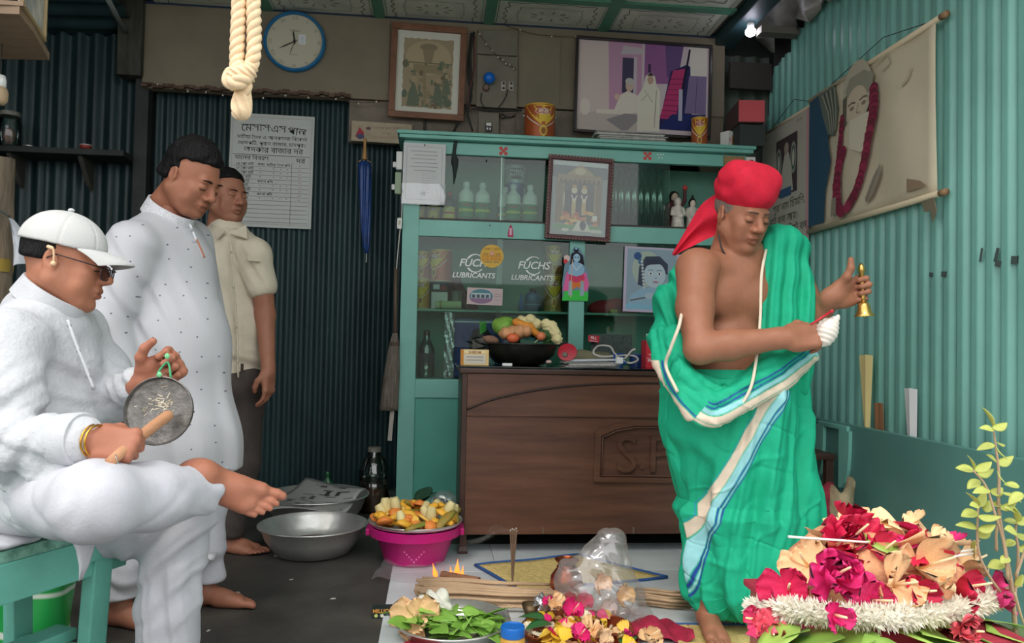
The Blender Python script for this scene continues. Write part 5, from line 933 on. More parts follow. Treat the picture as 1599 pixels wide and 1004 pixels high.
S = Solid(); S.ell(P(377, 118, Yr-.012), (.026, .024, .018), k=0); S.rc(P(372, 118, Yr-.02), P(390, 108, Yr-.02), .014, k=.01); S.ell(P(364, 126, Yr-.012), (.017, .016, .018), k=.008); V, Q = S.mesh(.0025); V = fold_disp(V, Q, lambda p: .0022*np.sin((p[:, 0]*.7+p[:, 2])*520)); put('knot', V, Q, RPM, rp_)
S = Solid(); S.rc(P(379, 140, Yr), P(377, 172, Yr), .015, .019, k=.0); V, Q = S.mesh(.0025); V = fold_disp(V, Q, lambda p: .0025*np.sin(np.arctan2(p[:, 1]-Yr, p[:, 0]-P(378, 160, Yr)[0])*6+p[:, 2]*160)); put('frayed_end', V, Q, RPM, rp_)
# ---- left corner: wooden shelf in front with a framed poster, dark shelf on the wall, post
sh = thing('wooden_shelf', 'brown wooden wall shelf with sloping bracket above seated man', 'shelf', P(30, 70, 2.3)); Y0 = 2.3; pts = [(-90, 20), (-10, 18), (38, 26), (52, 50), (76, 92), (74, 98), (-90, 90)]
c0 = P(0, 60, Y0); k = Y0/1200*1.06; m = MB(); top = [P(x, y, Y0) for x, y in ((-80, 18), (36, 24), (77, 94), (-80, 92))]
A0, A1, A2, A3 = P(-80, 16, 2.12), P(38, 22, 2.12), P(76, 93, 2.55), P(-80, 90, 2.55); zt = .5*(A0[2]+A1[2]); v = []
z_ = P(40, 22, 2.12)[2]; f1 = PZ(-90, 18, z_), PZ(30, 22, z_), PZ(52, 50, z_), PZ(77, 94, z_), PZ(-90, 90, z_)
m.prism([(q[0], q[1]) for q in f1], .022, t=(0, 0, z_)); m.build('board', M('shelf_wood', (128, 106, 84), .65, var=.15, scale=8, stretch=(1, 4, 1)), sh); [MB().tube([(f1[k][0]+.05, f1[k][1]+(.06 if k == 0 else -.06), z_+.01), (f1[k][0]+.05, f1[k][1]+(.06 if k == 0 else -.06), 3.13)], .006, 8).build('hanger_rod', M('steel_wire'), sh) for k in (0, 4)]; q = f1[1]; MB().box((q[0]-.06, q[1]+.004, z_+.028), (.14, .012, .012)).build('lip', M('shelf_wood'), sh)
fr_ = thing('framed_poster', 'framed blue picture standing on brown shelf', 'picture', (f1[1][0]-.02, f1[1][1]+.08, z_+.023)); e0 = P(70, 0, 2.35); a_, b_ = PZ(52, 44, z_+.023), PZ(66, 66, z_+.023); d = nrm(b_-a_); Rr = np.stack([d, [0, 0, 1.], np.cross(d, [0, 0, 1.])], 1); a_ = a_-d*.16; ww = np.linalg.norm(b_-a_); cc = (a_+b_)/2+np.array([0, 0, .17]); frame4(fr_, cc, ww, .34, .012, .012, M('gilt_thin_frame', (150, 130, 92), .5), Rr); MB().box(cc, (ww-.01, .33, .006), R=Rr).build('print', M('blue_poster_print', (110, 140, 152), .4, var=.5, scale=14, col2=(196, 190, 176)), fr_)
ds = thing('dark_wall_shelf', 'dark wooden shelf fixed on corrugated wall', 'shelf', P(80, 240, 4.4)); za = P(80, 232, 4.35)[2]; MB().box((P(60, 235, 4.4)[0], 4.42, za-.015), (.95, .20, .032), bev=.004).build('board', DKW, ds)
for px in (130, 20): q = P(px, 250, 4.42); MB().prism([(0, 0), (.15, 0), (.13, -.03), (.03, -.14), (0, -.16)], .025, R=np.array([[0, 0, 1], [-1, 0, 0], [0, 1, 0.]]), t=(q[0], 4.50, za-.031)).build('bracket', M('bracket_wood', (70, 70, 62), .7), ds)
gj = thing('glass_jar', 'lidded glass jar on dark wall shelf', 'jar', P(14, 228, 4.36)); q = P(14, 229, 4.36); MB().lathe([(.05, 0), (.056, .01), (.056, .13), (.045, .155), (.045, .17)], 22, t=(q[0], q[1], za+.001)).build('jar', glass_mat('jar_glass', (216, 228, 224), .08, .04), gj, smooth=True, auto=50); MB().lathe([(.05, .165), (.05, .185), (.045, .19)], 22, t=(q[0], q[1], za+.001)).build('lid', M('tin_jar_lid', (132, 130, 120), .5), gj, smooth=True, auto=40); MB().ell((q[0], q[1], za+.06), (.03, .03, .045)).build('contents', M('jar_contents', (150, 104, 88), .7, var=.5, scale=40), gj, smooth=True)
rb = thing('small_bowl', 'small red and white bowl on dark wall shelf', 'bowl', P(134, 228, 4.36)); q = P(134, 229, 4.36); MB().lathe([(.014, 0), (.022, .006), (.033, .024), (.031, .025), (.02, .01), (.0005, .008)], 20, t=(q[0], q[1], za+.001)).build('bowl', M('red_ware', (150, 60, 52), .4), rb, smooth=True); MB().lathe([(.0325, .024), (.030, .030), (.028, .024)], 20, t=(q[0], q[1], za+.001), cap0=False, cap1=False).build('rim', WP, rb, smooth=True)
o = MB().ell((P(45, 228, 4.37)[0], 4.37, za+.012), (.03, .025, .012)).build('silver_packet', M('silver_foil'), smooth=True); tag(o, 'small silver packet beside glass jar', 'packet')
cu_ = thing('hanging_cup', 'white and tan cup hanging at shelf corner', 'cup', P(2, 158, 2.35)); q = P(0, 150, 2.35); MB().lathe([(.012, 0), (.02, .012), (.021, .035), (.016, .05)], 16, t=q-np.array([0, 0, .025])).build('body', M('tan_clay', (170, 146, 116), .7), cu_, smooth=True); MB().lathe([(.014, .05), (.015, .07), (.012, .085)], 14, t=q-np.array([0, 0, .025])).build('neck', WP, cu_, smooth=True); MB().tube([q+np.array([0, 0, .055]), (q[0], q[1], z_+.002)], .0015, 6).build('cord', M('black_cable'), cu_)
po = thing('wooden_post', 'weathered wooden post behind seated man', 'post', PZ(-4, 640, 0)*0+np.array([P(-6, 400, 2.5)[0], 2.5, 0])); q = P(-8, 350, 2.5); rng_ = np.random.default_rng(3); rings = []
for t in np.linspace(0, 1, 24):
    a = np.arange(16)*2*math.pi/16; rr_ = (.05+.004*np.sin(a*5+t*9)+.003*np.sin(a*3-t*22)); rings.append(np.stack([q[0]+rr_*np.cos(a), q[1]+rr_*np.sin(a), np.full(16, t*P(0, 248, 2.5)[2])], 1))
MB().rings(rings).build('shaft', M('weathered_post', (104, 92, 76), .85, var=.45, scale=12, stretch=(2, 2, .4), bump=.5, bscale=30), po, smooth=True, auto=60); z_ = P(0, 248, 2.5)[2]; MB().rings([np.stack([q[0]+r_*np.cos(a), q[1]+r_*np.sin(a), np.full(16, z_-d_)], 1) for r_, d_ in ((.053, .35), (.054, .33), (.053, .31))], False, False).build('yellow_band', M('yellow_band_paint', (150, 126, 50), .6), po, smooth=True)
hc_ = thing('hanging_cloth', 'pale grey cloth hanging on post behind white cap', 'cloth', P(40, 420, 2.45)); rows = []
for i in range(12):
    t = i/11; l, r_ = P(14+6*t, 340+75*t, 2.42), P(18+38*min(1, t*1.3), 342+66*t, 2.44); rows.append([l*(1-u)+r_*u+np.array([0, .012*math.sin(7*u+3*t), 0]) for u in np.linspace(0, 1, 9)])
MB().grid(np.array(rows), thick=.006, tdir=(0, 1, 0)).build('cloth', M('pale_grey_cloth', (176, 180, 186), .85), hc_, smooth=True, auto=60); MB().tube([P(14, 338, 2.43), P(2, 330, 2.45)], .004, 6).build('loop', DKW, hc_)
# ================================================================ wooden counter and the things on it
WOOD = M('walnut_counter', (84, 56, 45), .35, var=.28, scale=3.2, detail=8, col2=(110, 75, 59), stretch=(.5, 1, 5), bump=.03)
WOODD = M('dark_walnut', (66, 44, 36), .4, var=.25, scale=5)
cn = thing('counter', 'dark wooden shop counter with carved S.P. plaque', 'counter', (.8, 3.72, 0)); X0, X1, Y0, Y1, ZT = .125, 1.46, 3.44, 3.95, .845
slab('front_panel', X0, Y0+.006, .095, X1, Y0+.03, ZT-.03, WOOD, cn); slab('side_panel', X0, Y0, .09, X0+.024, Y1, ZT-.02, WOODD, cn, .003); slab('side_panel', X1-.024, Y0, .09, X1, Y1, ZT-.02, WOODD, cn, .003); slab('back_panel', X0, Y1-.02, .10, X1, Y1, ZT-.03, WOODD, cn)
slab('top_board', X0-.012, Y0-.014, ZT-.032, X1+.012, Y1+.01, ZT-.008, WOODD, cn, .006); slab('glass_top', X0-.02, Y0-.018, ZT-.008, X1+.02, Y1+.012, ZT, M('black_glass_top', (16, 24, 24), .06), cn, .002)
slab('upper_panel', X0+.024, Y0-.002, .622, X1-.024, Y0+.007, ZT-.034, WOOD, cn, .002)
m = MB(); m.tube(bez([(X0+.024, Y0-.003, .652), (.28, Y0-.003, .702), (.50, Y0-.003, .748), (.74, Y0-.003, .772), (1.0, Y0-.003, .780), (1.43, Y0-.003, .776)], 10), .0055, 6); m.build('curved_bead', M('dark_bead_wood', (44, 26, 20), .5), cn, smooth=True)
for x in (X0+.02, X1-.02):
    for y in (Y0+.03, Y1-.03): MB().lathe([(.030, 0), (.030, .012), (.022, .03), (.020, .10)], 4, R=rot('Z', math.pi/4), t=(x, y, .009 if y < 3.6 else .001)).build('leg', WOODD, cn)
# carved plaque
def qp(px, py): q = P(px, py, Y0); return (q[0], q[2])
out = [qp(926, 752), qp(1078, 754), qp(1078, 680), qp(1060, 664), qp(1030, 656), qp(990, 656), qp(955, 663), qp(929, 675)]; cx, cz = qp(1000, 708); inn = [(cx+(a-cx)*.87, cz+(b-cz)*.83) for a, b in out]
m = MB(); n = len(out); v = [(a, Y0+.004, b) for a, b in out]+[(a, Y0-.010, b) for a, b in out]+[(a, Y0-.010, b) for a, b in inn]+[(a, Y0-.001, b) for a, b in inn]; m.add(v, [(k*n+i, k*n+(i+1) % n, (k+1)*n+(i+1) % n, (k+1)*n+i) for k in range(3) for i in range(n)]); m.build('plaque_frame', WOOD, cn); MB().tube([(cx+(a-cx)*.83, Y0-.004, cz+(b-cz)*.78) for a, b in out], .004, 6, closed=True).build('plaque_bead', WOOD, cn, smooth=True)
for s, px, sz in (('S', 978, .30), ('.', 1002, .30), ('P', 1030, .30)):
    v, f_ = text_mesh(s, sz, .007); q = qp(px, 712); ks = 1.0; v = v*np.array([.78, .80, 1])
    if s == '.': v = v*.8
    MB().add(v, f_, R=RB, t=(q[0], Y0-.001, q[1]-(.0 if s != '.' else .0))).build('carved_letter', WOOD, cn)
for px, py in ((848, 831), (989, 831)): q = P(px, py-3, Y0-.001); MB().box(q, (.008, .006, .028)).build('peg', M('pale_peg', (110, 90, 76), .6), cn)
# ---- bowl of vegetables
VB = np.array([P(812, 566, 3.70)[0], 3.70, ZT]); bw = thing('iron_bowl', 'wide dark metal bowl heaped with vegetables on counter', 'bowl', VB)
MB().lathe([(.085, .0), (.12, .008), (.165, .055), (.182, .098), (.196, .101), (.194, .105), (.178, .103), (.160, .06), (.115, .014), (.0005, .010)], 40, t=VB).build('bowl', M('dark_bowl_metal', (58, 58, 52), .3, .6, var=.3, scale=12), bw, smooth=True, auto=50)
for s in (-1, 1): MB().tube(bez([VB+np.array([s*.18, -.04, .10]), VB+np.array([s*.215, -.03, .112]), VB+np.array([s*.215, .03, .112]), VB+np.array([s*.18, .04, .10])], 5), .006, 8).build('handle', MATS['dark_bowl_metal'], bw, smooth=True)
def veg(name, label, cat, fn, h=.004): T = thing(name, label, cat, VB+np.array([0, 0, .1])); fn(T); return T
def vp(px, py, dy=0): return P(px, py, 3.70+dy)
def sol(S, name, mat, T, h=.004, dsp=None):
    V, Q = S.mesh(h); V = fold_disp(V, Q, dsp) if dsp else V; return put(name, V, Q, mat, T)
def f_(T): S = Solid(); S.ell(vp(800, 520, -.05), (.07, .05, .035), R=rot('Y', -.1), k=0); S.ell(vp(818, 517, -.05), (.05, .045, .03), k=.02); sol(S, 'skin', M('tan_pumpkin', (206, 150, 104), .6, var=.12, scale=18), T, dsp=lambda p: .003*np.sin(p[:, 0]*160))
veg('pumpkin_piece', 'pale tan cut pumpkin piece in front of bowl', 'pumpkin', f_)
def f_(T): S = Solid(); S.chain([(vp(806, 503, -.03), .018), (vp(826, 511, -.055), .022), (vp(842, 524, -.06), .014)], k=.01); sol(S, 'flesh', M('orange_flesh', (214, 140, 50), .6, var=.2, scale=40), T, .003, lambda p: .0015*noise3(p, 30, 4))
veg('pumpkin_wedge', 'orange pumpkin wedge lying across tan piece', 'pumpkin', f_)
for k, (px, py, dy, r, l) in enumerate(((801, 528, -.105, (.03, .026, .024), 'red-orange tomato at front of bowl'), (845, 525, -.10, (.022, .022, .022), 'round orange tomato beside greens'))):
    def f_(T): S = Solid(); S.ell(vp(px, py, dy), r, k=0); sol(S, 'fruit', M('tomato_%d' % k, ((226, 110, 70), (222, 126, 84))[k], .4), T, .003); MB().ell(vp(px, py, dy)+np.array([.004, -.005, r[2]*.95]), (.006, .006, .003)).build('stem', M('leaf_green_dark', (60, 96, 52), .6), T)
    veg('tomato', l, 'tomato', f_)
def f_(T): S = Solid(); S.ell(vp(767, 531, -.02), (.04, .035, .022), R=rot('Y', .2), k=0); sol(S, 'skin', M('brown_tuber', (140, 106, 86), .8, var=.25, scale=40), T, .0035); MB().ell(vp(756, 527, -.02), (.008, .006, .006)).build('stub', M('brown_tuber'), T)
veg('tuber', 'brown taro tuber at edge of bowl', 'vegetable', f_)
def f_(T): S = Solid(); S.ell(vp(787, 510, .04), (.055, .05, .045), k=0); sol(S, 'leaves', M('lettuce_green', (122, 168, 66), .6, var=.2, scale=25), T, .004, lambda p: .006*np.abs(noise3(p, 14, 3))); MB().ell(vp(785, 522, .03), (.02, .02, .02)).build('stalk', M('pale_stalk', (190, 206, 150), .6), T, smooth=True)
veg('cabbage', 'light green leafy cabbage at back of bowl', 'cabbage', f_)
for lbl, pts in (('cream cauliflower at back of bowl', [(815, 503, .07, .03), (828, 501, .06, .03), (838, 507, .05, .026), (806, 508, .06, .025)]), ('cream cauliflower standing at right end of bowl', [(853, 506, .0, .024), (862, 510, -.01, .026), (867, 520, -.02, .026), (870, 530, -.03, .024), (858, 515, 0, .025)])):
    def f_(T):
        S = Solid()
        for a, b_, d, r in pts: S.ell(vp(a, b_, d), r, k=.008)
        sol(S, 'curd', M('cauliflower_cream', (228, 214, 160), .8), T, .003, lambda p: .0035*np.abs(noise3(p, 34, 8))); S = Solid(); a, b_, d, r = pts[-1]; S.rc(vp(a-4, b_+10, d), vp(a, b_+24, d), .03, .02, k=.01); sol(S, 'leaves', M('leaf_green_dark'), T, .004, lambda p: .005*noise3(p, 16, 9))
    veg('cauliflower', lbl, 'cauliflower', f_)
def f_(T):
    S = Solid(); rr = random.Random(4)
    for k in range(12): S.ell(vp(838+rr.uniform(-8, 22), 524+rr.uniform(-8, 10), rr.uniform(-.06, .03)), (.02, .018, .012), R=rot('Y', rr.uniform(-1, 1)), k=.004)
    sol(S, 'leaves', M('leaf_green_dark'), T, .0035, lambda p: .003*noise3(p, 30, 2)); MB().tube([vp(835, 535, -.05), vp(850, 522, -.04)], .004, 6).build('stem', M('pale_stalk'), T)
veg('leafy_greens', 'dark leafy greens between tomato and cauliflower', 'greens', f_)
# ---- other things on the counter
carton('tea_box', 'yellow and white printed carton at counter edge', 'box', (P(741, 565, 3.52)[0], 3.53, ZT+.001), (.128, .06, .072), (222, 190, 130), [(.0, .0, .1, 1, (190, 130, 60)), (.12, .1, .88, .68, (206, 200, 186)), (.12, .78, .88, .95, (230, 214, 170)), ('SHIBOM', .5, .82, .22, (140, 90, 60)), (.2, .5, .8, .56, (150, 140, 130)), (.2, .3, .8, .36, (150, 140, 130))])
tag(MB().box((P(792, 566, 3.49)[0], 3.49, ZT+.0075), (.045, .02, .013), bev=.002).build('eraser', WP), 'tiny white block in front of bowl', 'eraser')
rf = thing('red_disc', 'red round box lid leaning by cables', 'lid', P(885, 562, 3.6)); q = P(886, 551, 3.60); Rr = frame((-.25, -.85, .45)); MB().lathe([(.0005, 0), (.042, 0), (.046, .008), (.042, .010), (.0005, .008)], 30, R=Rr, t=q).build('disc', M('dark_red_plastic', (178, 34, 52), .4), rf, smooth=True, auto=40); MB().lathe([(.014, .01), (.012, .016), (.0005, .016)], 16, R=Rr, t=q+Rr@np.array([-.012, -.014, 0])).build('centre_knob', M('grey_tarnish', (110, 100, 90), .5), rf)
tag(MB().ell(P(857, 565, 3.56), (.014, .01, .008)).build('garlic_clove', M('pale_pink_skin', (216, 180, 170), .5), smooth=True), 'pale clove on counter in front of red lid', 'garlic')
S = Solid(); S.ell((P(925, 550, 3.8)[0], 3.80, ZT+.030), (.11, .09, .045), k=0); S.ell((P(905, 545, 3.8)[0], 3.80, ZT+.035), (.06, .07, .05), k=.03); V, Q = S.mesh(.006); V = fold_disp(V, Q, lambda p: .005*noise3(p, 7, 6)); o = put('cloth_bag', V, Q, M('olive_bag_cloth', (126, 122, 96), .85, var=.2, scale=14), None); tag(o, 'slumped olive cloth bag behind cables', 'bag')
papers('thin stack of files and magazines on counter', P(880, 565, 3.6)[0], P(965, 565, 3.6)[0], 3.52, 3.68, ZT+.001, 5, 8, .005); o = MB().box((P(925, 556, 3.6)[0], 3.60, ZT+.033), (.24, .04, .008), R=rot('Y', -.03)).build('white_ruler', M('pale_blue_plastic', (206, 214, 222), .3)); tag(o, 'pale blue ruler lying on files', 'ruler')
cd_ = thing('charging_cable', 'looped white charging cable with blue adapter on counter', 'cable', P(965, 566, 3.55)); z = ZT+.004; cp = [(927, 547, 3.68), (935, 540, 3.72), (952, 541, 3.72), (960, 552, 3.65), (972, 563, 3.55), (985, 567, 3.52), (996, 562, 3.55), (990, 556, 3.6), (972, 555, 3.62), (962, 558, 3.58), (975, 560, 3.58), (986, 548, 3.6), (992, 545, 3.6)]; MB().tube(bez([P(a, b, y) for a, b, y in cp], 7), .0048, 7).build('flex', M('white_flex'), cd_, smooth=True); MB().tube(bez([P(927, 547, 3.68), P(928, 553, 3.66), P(940, 557, 3.64), P(958, 556, 3.62)], 6), .0048, 7).build('flex', M('white_flex'), cd_, smooth=True); MB().box(P(967, 563, 3.50), (.032, .03, .030), bev=.005).build('adapter', WP, cd_); MB().box(P(974, 566, 3.53), (.02, .03, .012), bev=.003).build('plug', M('blue_tape', (30, 80, 170), .4), cd_)
tag(MB().lathe([(.022, 0), (.029, .062), (.027, .062), (.021, .004), (.0005, .004)], 20, t=(P(966, 560, 3.72)[0], 3.72, ZT+.001)).lathe([(.029, .058), (.031, .060), (.031, .064), (.028, .063)], 20, t=(P(966, 560, 3.72)[0], 3.72, ZT+.001), cap0=False, cap1=False).build('blue_cup', M('blue_plastic', (24, 92, 190), .35), smooth=True, auto=40), 'blue plastic cup standing among cables', 'cup')
bx_ = thing('blue_tin', 'dark blue round tin beside red pen holder', 'tin', (P(994, 563, 3.75)[0], 3.75, ZT)); q = np.array([P(994, 563, 3.75)[0], 3.75, ZT+.001]); MB().lathe([(.036, 0), (.036, .055)], 24, t=q).build('body', M('navy_tin', (28, 56, 110), .4), bx_, smooth=True, auto=40); MB().lathe([(.038, .05), (.038, .062), (.034, .064)], 24, t=q).build('lid', M('navy_lid', (40, 72, 130), .4), bx_, smooth=True, auto=40)
ph = thing('pen_holder', 'red square pen holder with white lettering on counter', 'pen holder', (P(1016, 566, 3.6)[0], 3.60, ZT)); q = np.array([P(1018, 566, 3.6)[0], 3.60, ZT+.001]); hw = .04; 
for dx, dy, sx, sy in ((-hw, 0, .004, .08), (hw, 0, .004, .08), (0, -hw, .084, .004), (0, hw, .084, .004), ): MB().box(q+np.array([dx, dy, .065]), (sx, sy, .13)).build('side', RDP, ph)
MB().box(q+np.array([0, 0, .004]), (.08, .08, .006)).build('base', RDP, ph); f = Flat(); f.text('TISSUE', 0, .118, .018, (240, 226, 226), bold=.0004); f.text('8', 0, .09, .04, (240, 226, 226), bold=.001); f.text('PHARMA', 0, .062, .014, (240, 226, 226)); f.text('PICK UP', 0, .034, .018, (240, 226, 226), bold=.0004); f.rect(-.04, .044, .04, .048, (220, 150, 160)); f.build('print', RB, q+np.array([0, -hw-.0025, 0]), ph)
for k, (dx, dy, col, l) in enumerate(((-.022, -.01, (206, 206, 206), 'white pen in red pen holder'), (-.004, .0, (200, 36, 50), 'red pen in red pen holder'), (.018, .01, (30, 110, 120), 'teal pen in red pen holder'))):
    T = thing('pen', l, 'pen', q+np.array([dx, dy, .01])); MB().tube([q+np.array([dx, dy, .008]), q+np.array([dx*1.3, dy, .15+.012*(k == 1)])], .0048, 8).build('barrel', M('pen_%d' % k, col, .35), T, smooth=True); MB().tube([q+np.array([dx*1.3, dy, .15+.012*(k == 1)]), q+np.array([dx*1.32, dy, .162+.012*(k == 1)])], .0052, 8).build('cap', M('pen_%d' % k), T, smooth=True)
cc_ = thing('red_label_card', 'small red and white label card behind cloth bag', 'card', P(927, 534, 3.93)); MB().box(P(927, 529, 3.93), (.058, .003, .034), R=rot('Y', .08)).build('card', M('red_card', (186, 44, 58), .5), cc_); f = Flat(); f.text('PILL', 0, .004, .018, (236, 220, 220), bold=.0005); f.rect(-.02, -.013, .02, -.010, (236, 220, 220)); f.build('print', RB@rot('Z', -.08), P(927, 529, 3.928), cc_); tag(MB().box(P(955, 540, 3.97), (.22, .01, .12), R=rot('X', -.12)).build('dark_tray', M('patterned_dark_tray', (40, 56, 52), .4, var=.6, scale=60)), 'dark patterned tray leaning against cabinet glass', 'tray')
# dark wooden chair behind the priest
ch = thing('wooden_chair', 'dark wooden chair standing behind green dhoti', 'chair', (1.60, 3.62, 0)); xc, yc = 1.70, 3.66
slab('seat', xc-.19, yc-.2, .43, xc+.19, yc+.2, .46, WOODD, ch, .008); slab('backrest', xc-.18, yc+.16, .55, xc+.18, yc+.19, .84, WOODD, ch, .02)
for sx in (-.165, .165):
    for sy in (-.175, .175): slab('leg', xc+sx-.018, yc+sy-.018, .0095 if (xc+sx < 2 and yc+sy < 3.62) else .001, xc+sx+.018, yc+sy+.018, .84 if sy > 0 else .43, WOODD, ch, .004)
S = Solid(); S.rc((1.62, 3.42, .78), (1.64, 3.43, .56), .07, .085, k=.03, flat=((0, 1, 0), .5)); V, Q = S.mesh(.008); V = fold_disp(V, Q, lambda p: .006*fs(p[:, 0]*70)); o = put('dark_shawl', V, Q, M('dark_brown_shawl', (74, 60, 58), .9), None); tag(o, 'dark brown cloth hanging on chair behind priest', 'cloth')
# ================================================================ the priest in green cloth and red turban
def loft_px(levels, Yc, dep, seg=200, rows=160, y_off=0):
    """body of cloth from its outline: levels = (py, left px, right px) at depth Yc; dep = depth / width of the section"""
    L = np.array(levels, float); pys = np.linspace(L[0, 0], L[-1, 0], rows); a = np.linspace(0, 2*math.pi, seg, endpoint=False); V = []
    for py in pys:
        x0 = np.interp(py, L[:, 0], L[:, 1]); x1 = np.interp(py, L[:, 0], L[:, 2]); A_, B_ = P(x0, py, Yc), P(x1, py, Yc); c = (A_+B_)/2; w = (B_-A_)/2
        r = np.linalg.norm(w); V.append(np.stack([c[0]+w[0]*np.cos(a), Yc+y_off+r*dep*np.sin(a), c[2]+w[2]*np.cos(a)], 1))
    V = np.concatenate(V); Q = np.array([(i*seg+j, (i+1)*seg+j, (i+1)*seg+(j+1) % seg, i*seg+(j+1) % seg) for i in range(rows-1) for j in range(seg)]); return V, Q
def line_dist(V, pts):
    """signed offset to the right of, and distance from, a polyline in the x-z plane"""
    p = np.asarray(pts)[:, [0, 2]]; q = V[:, [0, 2]]; best = np.full(len(V), 1e9); sg = np.zeros(len(V)); tt = np.zeros(len(V)); acc = 0
    for a, b in zip(p[:-1], p[1:]):
        ab = b-a; l = np.linalg.norm(ab); t = np.clip(((q-a)@ab)/l**2, 0, 1); d = np.linalg.norm(q-a-t[:, None]*ab, axis=1); s = np.sign((q[:, 0]-a[0])*-ab[1]+(q[:, 1]-a[1])*ab[0]); m = d < best
        best = np.where(m, d, best); sg = np.where(m, s, sg); tt = np.where(m, acc+t*l, tt); acc += l
    return sg*best, tt
def bands(cols, off, spec):
    for a, b, c in spec:
        w = (np.clip((off-a)/.0022, 0, 1)*np.clip((b-off)/.0022, 0, 1))[:, None]; cols[:] = cols*(1-w)+np.array(lin(c)[:3])*w
GREEN = (14, 170, 128); CREAM = (226, 206, 184); PBLUE = (150, 208, 212); NAVY = (30, 64, 148)
CLOTH = M('woven_cloth', attr='Col', rough=.75, var=.08, scale=30, bump=.10, bscale=260)
def make_priest():
    T = thing('person', 'bare-chested man in green dhoti and red turban ringing a brass bell', 'person', PZ(1112, 995, 0))
    skin = (158, 105, 80); Y = 2.50
    S = Solid(); hc = P(1157, 338, Y); fw = nrm((.30, -.90, -.36))
    # torso
    Rt = np.stack([nrm((.95, .20, 0)), nrm((-.20, .95, .15)), nrm((.0, -.15, .98))], 1)
    S.at(); S.ell(P(1152, 468, 2.56), (.155, .098, .18), R=Rt, k=0); S.ell(P(1138, 560, 2.54), (.150, .108, .13), R=Rt, k=.06); S.ell(P(1130, 610, 2.52), (.152, .11, .12), k=.05)
    rs, ls = P(1088, 420, 2.47), P(1226, 402, 2.62)
    S.rc(rs, P(1150, 408, 2.57), .056, .052, k=.05); S.rc(ls, P(1160, 405, 2.57), .056, .052, k=.05); S.rc(P(1155, 430, 2.56), P(1158, 380, 2.54), .072, .058, k=.05)
    S.ell(P(1125, 468, 2.478), (.070, .032, .058), R=Rt, k=.035); S.ell(P(1188, 470, 2.49), (.06, .030, .055), R=Rt, k=.035)
    # right arm, bent across the body
    el, wr = P(1092, 545, 2.33), P(1228, 527, 2.27)
    S.chain([(rs, .068), (rs*.5+el*.5+np.array([-.010, 0, 0]), .056), (el, .046)], k=.03); S.chain([(el, .046), (el*.65+wr*.35, .047), (wr, .030)], k=.02)
    hand(S, wr, (1, -.05, .08), (0, -.85, .45), 1, ((38, 40, 25), (45, 45, 30), (50, 45, 30), (55, 45, 30)), thumb=((.02, .030, -.006), (.048, .048, -.012), (.078, .044, -.020), (.102, .036, -.026)), sc=1.06)
    # left arm raised with the bell
    S.at(); le, lw = P(1272, 492, 2.50), P(1303, 462, 2.42)
    S.chain([(ls, .056), (le, .046), (lw, .032)], k=.025)
    hand(S, lw, (1, .02, .30), (0, 1, .1), -1, ((80, 105, 62), (84, 105, 62), (86, 105, 64), (88, 105, 64)), thumb=((.02, .030, -.010), (.035, .050, -.028), (.050, .072, -.034), (.058, .096, -.030)), sc=1.1)
    A = head(S, hc, fw, sc=.97, neck=(-.03, 0, -.16), neckr=.056, jaw=1.15, eyes='closed', nose=1.15, fat=.002)
    V, Q = S.mesh(.0033); c1 = head_cols(V, A, hc, .97, skin, stub=(.92, .95, 1.0))
    np_ = P(1132, 494, 2.40); d = np.linalg.norm((V-np_)[:, [0, 2]], axis=1); w = (np.exp(-(d/.014)**2)*.6*(V[:, 1] < 2.5))[:, None]; c1 = c1*(1-w*.75)
    F_ = Solid(); fp = PZ(1112, 997, 0); foot(F_, fp+np.array([0, .03, .0145]), (-.12, -1, 0), side=-1, sc=.95); F_.at(); F_.chain([(fp+np.array([0, .03, .14]), .036), (fp+np.array([.02, .05, .40]), .05)], k=.02)
    f2 = PZ(1160, 965, 0); foot(F_, f2+np.array([.06, .12, .010]), (.35, -.95, 0), side=1, sc=.95); F_.at(); F_.chain([(f2+np.array([.06, .12, .14]), .036), (f2+np.array([.05, .12, .40]), .05)], k=.02)
    F_.at(); F_.chain([(fp+np.array([.02, .05, .38]), .05), (P(1130, 640, 2.53), .09), (P(1130, 600, 2.53), .10)], k=.02); F_.chain([(f2+np.array([.05, .12, .38]), .05), (P(1150, 640, 2.55), .09)], k=.02)
    v2, q2 = F_.mesh(.004); V2, Q2 = join((V, Q), (v2, q2)); c2 = np.tile(np.array(lin(skin)[:3]), (len(v2), 1))
    body = put('body', V2, Q2, SKIN, T, np.concatenate([c1, c2]))
    eye_parts(A, hc, .97, body, closed=True); brows(A, hc, .97, body, M('greying_hair', (88, 74, 66), .8), .0030)
    # short grey hair at the temples
    H = Solid().at(A, hc, .97); H.ell((-.018, 0, .03), (.100, .0800, .07), k=0); H.box((.11, 0, 0), (.14, .3, .4), k=.005, op=-1); H.box((0, 0, -.06), (.4, .4, .10), k=.005, op=-1)
    V, Q = H.mesh(.004); put('hair', V, Q, M('grey_stubble', (120, 104, 94), .9, var=.3, scale=120), T)
    # ---- turban
    H = Solid().at(A, hc, .97)
    H.ell((-.012, 0, .090), (.118, .100, .085), k=0); H.rc((-.02, -.05, .135), (-.02, .05, .135), .052, k=.03); H.rc((.03, -.045, .130), (.03, .045, .130), .05, k=.03); H.box((.02, 0, -.005), (.5, .5, .08), R=rot('Y', .10), k=.006, op=-1)
    H.rc((-.08, .06, .04), (-.06, .105, .02), .022, k=.02); H.chain([((-.055, .10, .03), .018), ((-.05, .112, -.01), .016), ((-.045, .105, -.045), .012)], k=.01)
    V, Q = H.mesh(.0035); L = (V-hc)@A/.97
    ph = L[:, 2]*95+.9*np.sin(3*np.arctan2(L[:, 1], L[:, 0]))+1.5*noise3(V, 5, 3)
